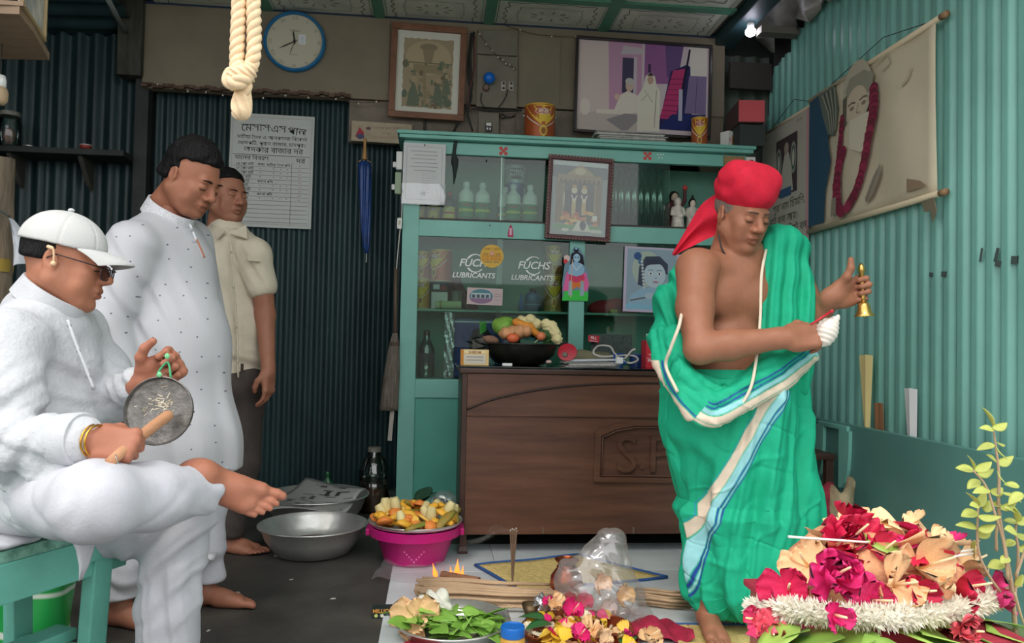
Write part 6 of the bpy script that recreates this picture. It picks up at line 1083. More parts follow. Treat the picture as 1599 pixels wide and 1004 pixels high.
    V = fold_disp(V, Q, lambda p: .0016*np.sin(ph)+.0012*noise3(p, 14, 4)); tur = put('turban', V, Q, M('red_cotton_cloth', (205, 22, 52), .8, var=.10, scale=40, bump=.1, bscale=240), T)
    rows = []; t0 = bez([P(1122, 300, 2.52), P(1098, 318, 2.57), P(1078, 350, 2.60), P(1050, 397, 2.60)], 8); t1 = bez([P(1122, 366, 2.56), P(1100, 375, 2.585), P(1080, 385, 2.60), P(1052, 400, 2.602)], 8)
    for i in range(len(t0)):
        rows.append([t0[i]*(1-u)+t1[i]*u+np.array([0, .012*math.sin(9*u+i*.12)-.01*math.sin(math.pi*u), 0]) for u in np.linspace(0, 1, 14)])
    MB().grid(np.array(rows), thick=.006, tdir=(0, 1, 0)).build('turban_tail', M('red_cotton_cloth'), tur, smooth=True, auto=70)
    # ---- dhoti
    lev = [(575, 1046, 1258), (620, 1042, 1258), (660, 1043, 1262), (700, 1050, 1266), (735, 1060, 1272), (765, 1072, 1280), (782, 1075, 1282), (800, 1066, 1284), (818, 1074, 1284), (840, 1079, 1283), (870, 1075, 1281), (900, 1076, 1274), (930, 1080, 1256), (950, 1090, 1225), (962, 1112, 1196), (966, 1130, 1180)]
    V, Q = loft_px(lev, Y, .80, 520, 320, y_off=.03)
    st = bez([P(1197, 606, 2.33), P(1150, 700, 2.33), P(1106, 800, 2.34), P(1080, 890, 2.36), P(1070, 940, 2.38), P(1052, 1010, 2.38)], 6); off, tt = line_dist(V, st); front = V[:, 1] < Y
    off = np.where(front, off, 9); N = vnormals(V, Q); zz = V[:, 2]; ang = np.arctan2(V[:, 1]-Y, V[:, 0]-P(1165, 760, Y)[0])
    dsp = .012*fs(ang*6+zz*5+1.2*np.sin(zz*5))+.007*fs(ang*13-zz*8+np.sin(zz*7))+.005*noise3(V, 4, 5)+.0025*noise3(V, 11, 15)
    dsp += .004*cr(V, 3.5, 17)-.003*cr(V, 5, 18); wl = np.clip(-off/.07, 0, 1)       # left of the stripe: sagging cross folds
    dsp = dsp*(1-wl)+wl*(.013*fs(zz*24+ang*5+1.5*np.sin(ang*3))*np.clip((.75-zz)/.2, .3, 1)+.005*noise3(V, 5, 6)+.0025*noise3(V, 11, 16)+.005*cr(V, 4, 19))
    dsp += np.where((off > -.05) & (off < .115), .010*np.clip(1-np.abs(off-.04)/.08, 0, 1), 0)
    V = V+N*dsp[:, None]; cols = np.tile(np.array(lin(GREEN)[:3]), (len(V), 1))
    sp = ((0, .006, (40, 150, 170)), (.008, .052, CREAM), (.054, .088, PBLUE), (.088, .097, NAVY), (.097, .104, PBLUE), (.104, .112, NAVY)); bands(cols, off*1.6, sp)
    dh = put('dhoti', V, Q, CLOTH, T, cols)
    # ---- cloth gathered round the waist
    up_ = bez([P(1058, 520, 2.46), P(1068, 560, 2.37), P(1098, 592, 2.36), P(1138, 600, 2.35), P(1168, 580, 2.35), P(1205, 552, 2.36), P(1240, 520, 2.42)], 8)
    lo_ = bez([P(1026, 520, 2.52), P(1038, 580, 2.42), P(1068, 628, 2.33), P(1112, 655, 2.29), P(1168, 628, 2.30), P(1222, 596, 2.34), P(1266, 560, 2.42)], 8)
    S = Solid(); ns = 6
    for s in range(ns):
        u = s/(ns-1); c = up_*(1-u)+lo_*u; c = c+np.array([0, -.02*math.sin(math.pi*u), 0]); c[:, 2] += .008*np.sin(np.arange(len(c))*.35+s*2)
        S.chain([(c[i], .016+.009*((s*7) % 3)/2+.004*math.sin(i*.5+s)) for i in range(0, len(c), 3)], k=.006)
    V, Q = S.mesh(.0036); off, tt = line_dist(V, lo_); cols = np.tile(np.array(lin(GREEN)[:3]), (len(V), 1)); tl = tt/tt.max(); fr = np.clip((tl-.30)/.05, 0, 1)
    o2 = np.where(tl > .12, off+.024, 9)*1.0; bands(cols, np.where(tl > .36, o2, 9), ((.0, .010, CREAM), (.010, .034, CREAM), (.036, .052, PBLUE), (.054, .061, NAVY), (.066, .074, NAVY))); bands(cols, np.where(tl <= .36, o2, 9), ((-.01, .007, CREAM), (.009, .016, NAVY)))
    V = relax(fold_disp(V, Q, lambda p: .003*noise3(p, 7, 8)+.004*cr(p, 5, 9)), Q, 2); put('waist_wrap', V, Q, CLOTH, T, cols)
    # ---- shawl over the left shoulder and behind the right arm
    S = Solid(); S.ell(P(1222, 384, 2.585), (.070, .088, .060), k=0); S.rc(P(1212, 372, 2.56), P(1240, 395, 2.60), .052, .058, k=.03)
    S.rc(P(1220, 395, 2.55), P(1230, 585, 2.44), .072, .078, k=.03, flat=((0, 1, 0), .75)); S.rc(P(1210, 380, 2.51), P(1204, 590, 2.40), .040, .052, k=.03, flat=((0, 1, 0), .6))
    S.rc(P(1230, 400, 2.58), P(1258, 478, 2.50), .056, .048, k=.03); S.rc(P(1256, 470, 2.50), P(1248, 575, 2.46), .048, .040, k=.03)
    V, Q = S.mesh(.005); cols = np.tile(np.array(lin(GREEN)[:3]), (len(V), 1))
    ed = bez([P(1192, 352, 2.48), P(1190, 430, 2.42), P(1186, 520, 2.36), P(1180, 592, 2.34)], 6); off, tt = line_dist(V, ed); off = -off
    fd = lambda p: .010*fs((p[:, 0]-.10*p[:, 2])*95+1.2*np.sin(p[:, 2]*8))*np.clip((1.42-p[:, 2])/.25, .25, 1)+.004*noise3(p, 6, 9)
    cb = np.where(V[:, 1] < 2.52, off, 9); bands(cols, cb, ((-.02, .008, CREAM), (.010, .036, (40, 128, 178)), (.040, .050, NAVY), (.054, .060, PBLUE)))
    w = np.clip((1.30-V[:, 2])/.08, 0, 1)[:, None]; cols = cols*w+np.where(off[:, None] > .009, np.array(lin(GREEN)[:3]), cols)*(1-w)
    V = fold_disp(V, Q, fd); sh = put('shawl', V, Q, CLOTH, T, cols)
    S = Solid(); S.chain([(P(1068, 425, 2.62), .035), (P(1052, 470, 2.62), .052), (P(1044, 530, 2.58), .052), (P(1052, 580, 2.50), .045)], k=.03); S.chain([(P(1040, 455, 2.66), .03), (P(1030, 530, 2.62), .035), (P(1042, 590, 2.54), .03)], k=.02)
    V, Q = S.mesh(.006); V = fold_disp(V, Q, lambda p: .009*fs((p[:, 0]*.9+p[:, 2]*.25)*110+np.sin(p[:, 2]*14))+.004*noise3(p, 6, 10)); put('shawl_fall', V, Q, CLOTH, sh, np.tile(np.array(lin(GREEN)[:3]), (len(V), 1)))
    # cream cords
    CR = M('cream_cotton_cord', (222, 208, 186), .8, bump=.2, bscale=300)
    m = MB(); m.tube(bez([P(1078, 462, 2.56), P(1066, 485, 2.40), P(1060, 510, 2.32), P(1047, 545, 2.33), P(1040, 572, 2.36), P(1058, 612, 2.31)], 8), .0055, 8); m.tube(bez([P(1196, 390, 2.49), P(1189, 432, 2.415), P(1187, 500, 2.365), P(1181, 560, 2.31), P(1172, 606, 2.275), P(1152, 640, 2.275), P(1145, 643, 2.28)], 8), .0050, 8); m.build('cotton_cord', CR, T, smooth=True)
    m = MB(); m.tube(bez([P(1122, 366, 2.475), P(1128, 390, 2.472), P(1142, 408, 2.478), P(1165, 420, 2.47), P(1188, 424, 2.475)], 6), .0035, 8); m.build('bead_necklace', M('dark_beads', (70, 56, 50), .6, bump=.6, bscale=400), T, smooth=True)
    # ---- what he holds
    B = thing('hand_bell', 'small brass hand bell held in raised left hand', 'bell', P(1350, 494, 2.392)); ax = nrm(P(1344, 405, 2.392)-P(1350, 494, 2.392)); R = frame(ax); b0 = P(1350, 494, 2.392)
    BR = M('polished_brass', (214, 170, 96), .25, .9, var=.1, scale=20)
    MB().lathe([(.031, 0), (.0315, .003), (.026, .010), (.021, .022), (.0185, .036), (.015, .044), (.006, .048)], 28, R=R, t=b0).build('bell_body', BR, B, smooth=True, auto=50)
    MB().lathe([(.006, .046), (.007, .06), (.0055, .09), (.0075, .11), (.0055, .13), (.010, .145), (.012, .155), (.009, .166), (.002, .176)], 16, R=R, t=b0).build('handle', BR, B, smooth=True)
    MB().ell(b0+ax*.002, .006).build('clapper', BR, B, smooth=True)
    C_ = thing('conch_shell', 'white shell-like object held out in right hand', 'shell', P(1290, 540, 2.27)); S = Solid(); S.ell(P(1292, 516, 2.255), (.030, .028, .036), k=0); S.rc(P(1292, 516, 2.255), P(1308, 495, 2.25), .026, .008, k=.02); S.rc(P(1286, 530, 2.26), P(1272, 536, 2.27), .024, .012, k=.015); V, Q = S.mesh(.003)
    V = fold_disp(V, Q, lambda p: .0012*np.sin(p[:, 2]*420+p[:, 0]*160)); put('shell_body', V, Q, M('white_shell', (236, 226, 214), .4, var=.06, scale=30), C_)
    D_ = thing('red_stick', 'thin red stick between fingers of right hand', 'stick', P(1270, 502, 2.245)); MB().tube([P(1266, 507, 2.235), P(1297, 487, 2.235)], [.0035, .004], 8).build('shaft', M('red_lacquer', (196, 40, 52), .4), D_, smooth=True); MB().ell(P(1299, 486, 2.235), .0055).build('tip', M('red_lacquer'), D_, smooth=True)
make_priest()
# ================================================================ the three men on the left
WHITE = M('white_cotton', (196, 198, 202), .8, var=.05, scale=25, bump=.16, bscale=180)
WHITE2 = M('white_trouser_cotton', (196, 196, 203), .8, var=.05, scale=20, bump=.12, bscale=150)
BLACKHAIR = M('black_hair', (15, 13, 14), .65, spec=.25, var=.4, scale=90, bump=.8, bscale=130, stretch=(1, 1, .35))
def collar(c, A, rx, ry, h, parent, mat, th=.006, name='collar', flare=.004, tilt=0, gap=0):
    a = np.linspace(gap, 2*math.pi-gap, 40); A = A@rot('Y', tilt)
    R_ = [np.stack([(rx+o+f)*np.cos(a), (ry+o+f)*np.sin(a), np.full(40, z)], 1)@A.T+c for o, f, z in ((th, flare, -h/2), (th, 0, h/2), (0, 0, h/2), (0, flare, -h/2), (th, flare, -h/2))]
    return MB().rings(R_, False, False, gap == 0).build(name, mat, parent, smooth=True, auto=60)
def buttons(pts, parent, r=.0045, col=(120, 120, 120), nrmv=(0, -1, 0)):
    for p in pts: MB().lathe([(r, 0), (r, .002), (r*.6, .003)], 10, R=frame(nrmv), t=p).build('button', M('button_%d' % col[0], col, .4), parent, smooth=True, auto=40)
def ring_on(c, axis, r, w, parent, mat, name):
    F_ = frame(axis); a = np.linspace(0, 2*math.pi, 20, endpoint=False); MB().tube(np.stack([r*np.cos(a), r*np.sin(a), 0*a], 1)@F_.T+c, w, 6, closed=True).build(name, mat, parent, smooth=True)
GOLD = M('gold', (212, 160, 70), .25, .95)
def make_seated():
    T = thing('person', 'seated man in white kurta and white cap striking a round gong', 'person', P(60, 820, 1.95)); skin = (174, 116, 90)
    HS = .91; FA = nrm((.976, -.2, -.10)); Ra = hframe(FA); hc = P(102, 413, 2.0); fw = nrm((.95, .12, -.17))
    # ---- body
    S = Solid(); A = head(S, hc, fw, sc=HS, neck=(-.045, 0, -.17), neckr=.060, jaw=1.2, fat=.010, eyes='closed', nose=1.05, chin=-.004); V, Q = S.mesh(.0028); L = [(V, Q)]; C_ = [head_cols(V, A, hc, HS, skin)]
    wr = P(140, 688, 1.68); S = Solid(); hand(S, wr, (.92, .05, -.12), (.05, -.82, .5), 1, ((84, 100, 58), (86, 100, 58), (88, 100, 58), (90, 100, 58)), thumb=((.02, .030, -.008), (.045, .045, -.022), (.072, .036, -.036), (.092, .020, -.044)), sc=.96)
    S.at(); S.rc(P(110, 686, 1.69), wr, .034, .028, k=.01); L.append(S.mesh(.003))
    lw = P(226, 597, 1.95); S = Solid(); hand(S, lw, (.80, -.05, .58), (-.1, 1, .1), -1, ((78, 100, 62), (82, 102, 62), (86, 104, 64), (88, 104, 64)), thumb=((.02, .030, -.010), (.038, .052, -.024), (.060, .064, -.030), (.086, .066, -.034)), sc=1.02)
    S.at(); S.rc(P(205, 606, 2.0), lw, .032, .027, k=.01); L.append(S.mesh(.003))
    S = Solid(); ft = P(322, 756, 1.93); foot(S, ft, (.93, .10, -.34), (.06, -.88, .47), 1, 1.0, leg=False); S.at(); kn = P(140, 792, 1.60); S.rc(P(300, 755, 1.90), P(328, 752, 1.90), .040, .036, k=.02); L.append(S.mesh(.0032))
    S = Solid(); lf = PZ(268, 1096, 0); foot(S, np.array([lf[0], 2.02, .003]), (.85, -.5, 0), (0, 0, 1), 1); L.append(S.mesh(.005))
    S = Solid(); S.chain([(P(84, 460, 2.0), .05), (P(70, 500, 2.02), .06), (P(62, 600, 2.02), .10), (P(50, 740, 2.03), .10)], k=.04); S.chain([(P(70, 510, 2.02), .05), (P(20, 540, 1.87), .045), (P(8, 690, 1.76), .042), (P(112, 686, 1.69), .030)], k=.02); S.chain([(P(70, 510, 2.02), .05), (P(116, 525, 2.17), .045), (P(186, 622, 2.11), .036), (P(208, 606, 2.0), .028)], k=.02); S.chain([(P(45, 750, 2.0), .08), (P(146, 784, 1.63), .05), (P(310, 762, 1.89), .035)], k=.02); S.chain([(P(45, 750, 2.1), .08), (P(272, 812, 2.06), .05), (np.array([PZ(258, 1060, .1)[0], 2.02, .10]), .035)], k=.02); L.append(S.mesh(.012))
    for v, q in L[1:]: C_.append(np.tile(np.array(lin((172, 112, 88))[:3]), (len(v), 1)))
    V, Q = join(*L); body = put('body', V, Q, SKIN, T, np.concatenate(C_))
    eye_parts(A, hc, HS, body, closed=True); brows(A, hc, HS, body, BLACKHAIR)
    H = hair_cap(A, hc, HS, line_front=.06, nape=.0, thick=.002); V, Q = H.mesh(.0035); put('hair', V, Q, BLACKHAIR, T)
    # ---- kurta
    S = Solid(); cu, cb = P(62, 560, 2.02), P(62, 690, 2.02)
    S.ell(cu, (.125, .178, .16), R=Ra, k=0); S.ell(cb, (.155, .19, .20), R=Ra, k=.06); S.ell(P(50, 762, 2.02), (.19, .19, .09), R=Ra, k=.06)
    rs, ls = P(14, 536, 1.85), P(118, 520, 2.19); nb = P(74, 498, 2.02)
    S.rc(rs, nb, .062, .066, k=.05); S.rc(ls, nb, .062, .066, k=.05); S.rc(P(55, 480, 2.04), nb, .06, .062, k=.04)
    el, cf = P(4, 690, 1.75), P(122, 687, 1.69)
    S.chain([(rs, .074), (rs*.45+el*.55, .072), (el, .068)], k=.03); S.chain([(el, .066), (cf, .049)], k=.03)
    fe, fc = P(188, 622, 2.12), P(214, 603, 1.98)
    S.chain([(ls, .074), (ls*.4+fe*.6, .066), (fe, .056), (fc, .042)], k=.03)
    S.rc(P(40, 765, 1.95), P(120, 774, 1.74), .105, .088, k=.05); S.rc(P(30, 765, 2.1), P(160, 768, 2.1), .10, .085, k=.05)
    V, Q = S.mesh(.0065); ar = np.array
    def fd(p):
        o = .002*noise3(p, 5, 21)+.003*cr(p, 2.6, 23, .3)-.0025*cr(p, 3.6, 24, .25)+.0015*noise3(p, 12, 22)
        d = np.linalg.norm(p-el, axis=1); o += .007*fs((p[:, 2]*.6-p[:, 0]*.8)*120)*np.exp(-(d/.13)**2)
        d = np.linalg.norm(p-fe, axis=1); o += .006*fs((p[:, 2]*.8+p[:, 0]*.6)*130)*np.exp(-(d/.12)**2)
        d = np.linalg.norm(p-P(100, 730, 1.85), axis=1); o += .009*fs((p[:, 2]*.95+p[:, 0]*.35)*95+np.sin(p[:, 0]*20))*np.exp(-(d/.17)**2)
        d = np.linalg.norm((p-P(150, 590, 1.95)), axis=1); o += .006*fs((p[:, 2]*.7+p[:, 0]*.7)*90)*np.exp(-(d/.12)**2)
        return o
    V = fold_disp(V, Q, fd); ku = put('kurta', V, Q, M('white_embroidered_cotton', (196, 198, 202), .8, var=.06, scale=18, bump=.35, bscale=70), T)
    collar(P(80, 468, 2.0), hframe((.84, 0, -.54), (.54, 0, .84)), .078, .072, .05, ku, WHITE, tilt=.0)
    # placket, buttons and rolled cuff
    pl = bez([P(106, 500, 1.875), P(118, 535, 1.865), P(132, 570, 1.86), P(146, 606, 1.86)], 8); MB().tube(pl, .004, 6).build('placket', WHITE, ku, smooth=True); buttons([pl[2], pl[11], pl[20], pl[24]], ku, .005, (140, 140, 140))
    d = nrm(cf-el); F_ = frame(d); MB().lathe([(.046, -.05), (.056, -.048), (.058, .0), (.054, .004), (.040, .002)], 24, R=F_, t=cf+d*.01).build('cuff', WHITE, ku, smooth=True, auto=50)
    rows = []; e0 = [P(104, 828, 1.72), P(118, 858, 1.72), P(123, 882, 1.72), P(126, 905, 1.72)]; e1 = [P(152, 832, 1.74), P(146, 858, 1.74), P(138, 884, 1.73), P(128, 905, 1.725)]
    for i in range(4): rows.append([e0[i]*(1-u)+e1[i]*u+ar([0, -.012*math.sin(math.pi*u), 0]) for u in np.linspace(0, 1, 7)])
    MB().grid(ar(rows), thick=.003, tdir=(0, 1, 0)).build('kurta_hem', WHITE2, ku, smooth=True)
    # ---- trousers
    S = Solid(); kn, an = P(146, 784, 1.62), P(322, 766, 1.90)
    S.rc(P(30, 772, 2.0), kn, .098, .076, k=.03); S.chain([(kn, .076), (kn*.5+an*.5, .070), (an, .055)], k=.03)
    lk, la = P(275, 818, 2.06), ar([PZ(256, 1060, .1)[0], 2.02, .10])
    S.rc(P(40, 800, 2.12), lk, .105, .088, k=.03); S.chain([(lk, .082), (lk*.45+la*.55, .074), (la, .066)], k=.03)
    S.rc(an, an+nrm(an-kn)*.2, .2, .2, k=.004, op=-1) if False else None
    S.box(an+nrm(an-kn)*.065, (.13, .135, .135), R=hframe(an-kn), rr=.002, k=.004, op=-1)
    V, Q = S.mesh(.006)
    def fd2(p):
        o = .002*noise3(p, 5, 31)+.003*cr(p, 2.5, 33, .3)-.0025*cr(p, 3.4, 34, .25)+.0015*noise3(p, 12, 32)
        d = np.linalg.norm(p-lk, axis=1); o += .009*fs((p[:, 2]*.9-p[:, 0]*.5)*75+2*np.sin(p[:, 0]*14))*np.exp(-(d/.17)**2)
        d = np.linalg.norm(p-an, axis=1); o += .005*fs((p[:, 0]*.9+p[:, 2]*.3)*120)*np.exp(-(d/.1)**2)
        o += .006*fs(p[:, 0]*95+p[:, 2]*12)*np.clip((.42-p[:, 2])/.1, 0, 1)
        return o
    V = fold_disp(V, Q, fd2); put('trousers', V, Q, WHITE2, T)
    # ---- cap
    H = Solid().at(A, hc, HS); H.ell((-.016, 0, .052), (.110, .091, .092), k=0); H.box((0, 0, -.030), (.5, .5, .15), R=rot('Y', .03), rr=.004, k=.004, op=-1); V, Q = H.mesh(.0035)
    L_ = (V-hc)@A/HS; an_ = np.arctan2(L_[:, 1], L_[:, 0]); V = fold_disp(V, Q, lambda p: -.0018*np.exp(-(((an_*3/math.pi*1) % 1-.5)/.03)**2)+.0006*noise3(p, 12, 5)); cap = put('cap', V, Q, M('white_cap_cotton', (200, 200, 198), .8, bump=.15, bscale=260), T)
    rows = []
    for i in range(9):
        t = i/8; r = []
        for j in range(21):
            u = -1+2*j/20; a = u*1.15; r.append(A@(np.array([.086*math.cos(a)*1.0+.012+t*.072*math.cos(a*.75)**.6, .092*math.sin(a)*(1-.08*t), .050-.004*t-.014*t*t-.020*u*u*(.4+.6*t)])*HS)+hc)
        rows.append(r)
    MB().grid(ar(rows), thick=.004).build('cap_brim', M('white_cap_cotton'), cap, smooth=True, auto=60)
    MB().ell(A@(ar([-.016, 0, .148])*HS)+hc, (.008, .008, .005)).build('cap_button', WHITE, cap, smooth=True)
    # ---- glasses and hearing aid
    Tl = lambda q: A@(ar(q)*HS)+hc; FR = M('dark_spectacle_frame', (40, 30, 32), .3)
    G = mkobj('glasses', None, T); G.location = Tl((.1, 0, 0))-wloc(T)
    for y in (-1, 1):
        a = np.linspace(0, 2*math.pi, 24, endpoint=False); ring = ar([Tl((.118-.010*abs(math.cos(q)*.026+y*.034)/.06, y*.034+.026*math.copysign(abs(math.cos(q))**.7, math.cos(q)), -.004+.019*math.copysign(abs(math.sin(q))**.7, math.sin(q)))) for q in a])
        MB().tube(ring, .0016, 6, closed=True).build('rim', FR, G, smooth=True); MB().add(ring, [tuple(range(24))]).build('lens', glass_mat('tinted_lens', (190, 186, 188), .03, .10), G)
        MB().tube([Tl((.112, y*.060, .008)), Tl((.06, y*.083, .014)), Tl((.0, y*.086, .020)), Tl((-.02, y*.084, .006))], .0017, 6).build('temple', FR, G, smooth=True)
    MB().tube([Tl((.120, -.008, .003)), Tl((.122, 0, .006)), Tl((.120, .008, .003))], .0016, 6).build('bridge', FR, G, smooth=True)
    MB().tube(bez([Tl((-.022, -.088, .035)), Tl((-.006, -.094, .030)), Tl((.000, -.093, .008)), Tl((.001, -.090, -.004))], 6), [.0045]*6+[.0022]*13, 8).ell(Tl((.001, -.0905, -.006)), .0065).build('hearing_aid', M('beige_plastic', (226, 190, 150), .35), T, smooth=True)
    # jewellery
    d = nrm(wr-cf); ring_on(wr+d*.018, d, .0325, .0026, T, GOLD, 'bracelet'); ring_on(wr+d*.009, d, .0335, .0022, T, GOLD, 'bracelet')
    for px, py, YY in ((262, 556, 1.885), (250, 585, 1.885)):
        ring_on(P(px, py, YY), (0, 0, 1), .0095, .0014, T, M('silver', (200, 200, 200), .25, .9), 'finger_ring'); MB().ell(P(px-1, py, YY-.010), (.0055, .003, .007)).build('ring_stone', M('pale_green_stone', (120, 200, 140), .15), T, smooth=True)
    ring_on(P(183, 717, 1.635), (.8, .2, .3), .0095, .0022, T, M('silver'), 'finger_ring')
    # ---- gong and striker
    g = thing('gong', 'round dark bell-metal gong plate hanging from green cord', 'gong', P(250, 694, 1.88)); gc = P(250, 642, 1.875); nz = nrm((-.10, -.98, .18)); F_ = frame(nz, (1, 0, 0))
    MB().lathe([(.0001, -.004), (.074, -.004), (.0785, -.001), (.0805, .012), (.0785, .013), (.0745, .004), (.060, .0015), (.0001, .0015)], 48, R=F_, t=gc).build('disc', M('bell_metal', (112, 108, 104), .4, .55, var=.35, scale=30, bump=.25, bscale=60), g, smooth=True, auto=40)
    f = Flat(); rr = random.Random(3)
    for k in range(46):
        a = rr.gauss(0, .016), rr.gauss(.012, .014); an_ = rr.uniform(-.6, 1.2); l = rr.uniform(.003, .008); f.line([(a[0]-l*math.cos(an_), a[1]-l*math.sin(an_)), (a[0]+l*math.cos(an_), a[1]+l*math.sin(an_))], .0016, rr.choice([(196, 184, 160), (170, 156, 130), (210, 200, 180)]))
    f.build('worn_marks', F_, gc+nz*.0018, g, M('bright_worn_metal', attr='Col', rough=.4, metal=.1))
    MB().tube(bez([gc+F_@ar([-.012, .0785, .004]), P(248, 580, 1.90), P(262, 566, 1.90), gc+F_@ar([.02, .077, .004])], 6), .0026, 8).build('cord', M('green_cord', (70, 160, 110), .7), g, smooth=True)
    st = thing('wooden_striker', 'plain wooden stick gripped in right hand against gong', 'stick', P(180, 722, 1.64)); MB().tube([P(172, 722, 1.62), P(200, 697, 1.69), P(240, 665, 1.79), P(262, 649, 1.842), P(265, 647, 1.848)], [.011, .0115, .0125, .0130, .010], 12).build('shaft', M('bare_wood', (192, 140, 104), .6, var=.15, scale=12, stretch=(1, 1, 4)), st, smooth=True)
def make_standing():
    T = thing('person', 'standing man in dotted white kurta with bowed head', 'person', PZ(215, 975, 0)); skin = (160, 106, 82)
    hc = P(298, 281, 2.72); fw = nrm((.86, -.34, -.50)); FB = nrm((.86, -.5, 0)); Rb = hframe(FB)
    S = Solid(); A = head(S, hc, fw, sc=.97, neck=(-.055, 0, -.16), neckr=.060, jaw=1.2, fat=.009, eyes='closed', nose=1.12); V, Q = S.mesh(.003); L = [(V, Q)]; C_ = [head_cols(V, A, hc, .97, skin)]
    S = Solid(); f1, f2 = PZ(188, 975, 0), PZ(318, 949, 0); foot(S, f1+np.array([0, 0, .003]), (.93, -.35, 0), side=1); foot(S, f2+np.array([0, .02, .003]), (.97, -.1, 0), side=-1); L.append(S.mesh(.004))
    S = Solid(); hand(S, P(205, 600, 2.52), (.6, -.1, -.7), (.3, -.8, .3), 1, ((30, 35, 25),)*4); L.append(S.mesh(.004))
    S = Solid(); S.chain([(P(266, 335, 2.74), .05), (P(258, 380, 2.74), .08), (P(268, 520, 2.73), .11), (P(282, 660, 2.74), .10)], k=.04); S.chain([(P(256, 370, 2.74), .05), (P(206, 390, 2.58), .045), (P(168, 512, 2.53), .042), (P(203, 595, 2.52), .030)], k=.02); S.chain([(P(266, 660, 2.70), .08), (P(207, 850, 2.68), .05), (f1+np.array([0, 0, .1]), .036)], k=.02); S.chain([(P(300, 660, 2.78), .08), (f2+np.array([-.02, .04, .45]), .05), (f2+np.array([0, .02, .1]), .036)], k=.02); L.append(S.mesh(.012))
    for v, q in L[1:]: C_.append(np.tile(np.array(lin((158, 104, 82))[:3]), (len(v), 1)))
    V, Q = join(*L); body = put('body', V, Q, SKIN, T, np.concatenate(C_)); eye_parts(A, hc, .97, body, closed=True); brows(A, hc, .97, body, BLACKHAIR, .003)
    H = hair_cap(A, hc, .97, line_front=.056, sides=.0, nape=-.03, thick=.007, top=.020); V, Q = H.mesh(.0035); V = fold_disp(V, Q, lambda p: .002*noise3(p, 26, 41)); put('hair', V, Q, BLACKHAIR, T)
    # kurta
    S = Solid(); rs, ls = P(205, 384, 2.56), P(296, 378, 2.90); nb = P(256, 354, 2.76)
    S.ell(P(256, 430, 2.74), (.135, .20, .20), R=Rb, k=0); S.ell(P(270, 530, 2.72), (.165, .195, .22), R=Rb, k=.07)
    S.chain([(P(276, 560, 2.73), .165), (P(290, 690, 2.74), .172), (P(294, 800, 2.75), .178)], k=.06)
    S.rc(rs, nb, .068, .058, k=.06); S.rc(ls, nb, .068, .058, k=.06)
    el, wr = P(166, 512, 2.52), P(200, 592, 2.50); S.chain([(rs, .078), (el, .070), (wr, .052)], k=.025); S.chain([(ls, .078), (P(330, 520, 2.9), .065)], k=.025)
    zb = P(290, 742, 2.6)[2]; S.box((P(290, 742, 2.7)[0], 2.72, zb-.15), (.8, .8, .3), rr=.002, k=.006, op=-1)
    V, Q = S.mesh(.007); ce = P(280, 600, 2.73)
    def fd(p):
        ang = np.arctan2(p[:, 1]-ce[1], p[:, 0]-ce[0]); o = .003*noise3(p, 2.5, 51)+.002*cr(p, 2, 53, .3)
        o += .010*fs(ang*6+p[:, 2]*3)*np.clip((.95-p[:, 2])/.5, 0, 1)
        d = np.linalg.norm(p-P(188, 470, 2.56), axis=1); o += .008*fs((p[:, 0]*.85+p[:, 2]*.5)*85)*np.exp(-(d/.17)**2)
        return o
    V = fold_disp(V, Q, fd)
    m = M('dotted_white_cotton', (196, 196, 200), .8, bump=.12, bscale=180)
    if 'dots' not in m: 
        m['dots'] = 1; nt = m.node_tree; N = nt.nodes; Lk = nt.links; tc = N.new('ShaderNodeTexCoord'); sx = N.new('ShaderNodeSeparateXYZ'); cb = N.new('ShaderNodeCombineXYZ'); Lk.new(tc.outputs['Object'], sx.inputs[0]); Lk.new(sx.outputs[0], cb.inputs[0]); Lk.new(sx.outputs[2], cb.inputs[1])
        vo = N.new('ShaderNodeTexVoronoi'); vo.voronoi_dimensions = '2D'; vo.inputs['Scale'].default_value = 17; vo.inputs['Randomness'].default_value = .45; Lk.new(cb.outputs[0], vo.inputs['Vector'])
        rp = N.new('ShaderNodeValToRGB'); rp.color_ramp.elements[0].position = .034; rp.color_ramp.elements[1].position = .05; rp.color_ramp.elements[0].color = lin((96, 98, 112)); rp.color_ramp.elements[1].color = lin((196, 196, 200)); Lk.new(vo.outputs['Distance'], rp.inputs[0]); Lk.new(rp.outputs[0], N['Principled BSDF'].inputs['Base Color'])
    ku = put('kurta', V, Q, m, T)
    collar(P(264, 334, 2.735), hframe((.74, -.5, -.42), (.3, -.1, .95)), .082, .074, .052, ku, M('white_speckled_collar', (214, 214, 218), .8, var=.2, scale=150), tilt=.1)
    pl = bez([P(296, 350, 2.60), P(306, 374, 2.575), P(318, 402, 2.565)], 8); MB().tube(pl+np.array([0, .003, 0]), .004, 6).build('placket', WHITE, ku, smooth=True); MB().tube(pl[8:]+np.array([.004, -.004, 0]), .0032, 6).build('placket_opening', M('neck_skin', (160, 106, 82), .6), ku, smooth=True); buttons([pl[3]-np.array([0, .006, 0]), pl[9]-np.array([.008, .006, 0])], ku, .006, (150, 150, 156))
    # trousers
    S = Solid(); h1, h2 = P(262, 700, 2.68), P(310, 700, 2.82)
    S.chain([(h1, .10), (P(205, 850, 2.68), .072), (f1+np.array([0, .0, .10]), .060)], k=.03); S.chain([(h2, .10), (f2+np.array([-.02, .04, .45]), .075), (f2+np.array([0, .02, .10]), .062)], k=.03); S.box((f1[0], 2.75, .03), (1.2, .9, .12), rr=.002, k=.004, op=-1)
    V, Q = S.mesh(.007); V = fold_disp(V, Q, lambda p: .006*fs(p[:, 2]*45+p[:, 0]*20+np.sin(p[:, 0]*30))*np.clip((.4-p[:, 2])/.25, .2, 1)+.004*noise3(p, 5, 61)); put('trousers', V, Q, WHITE2, T)
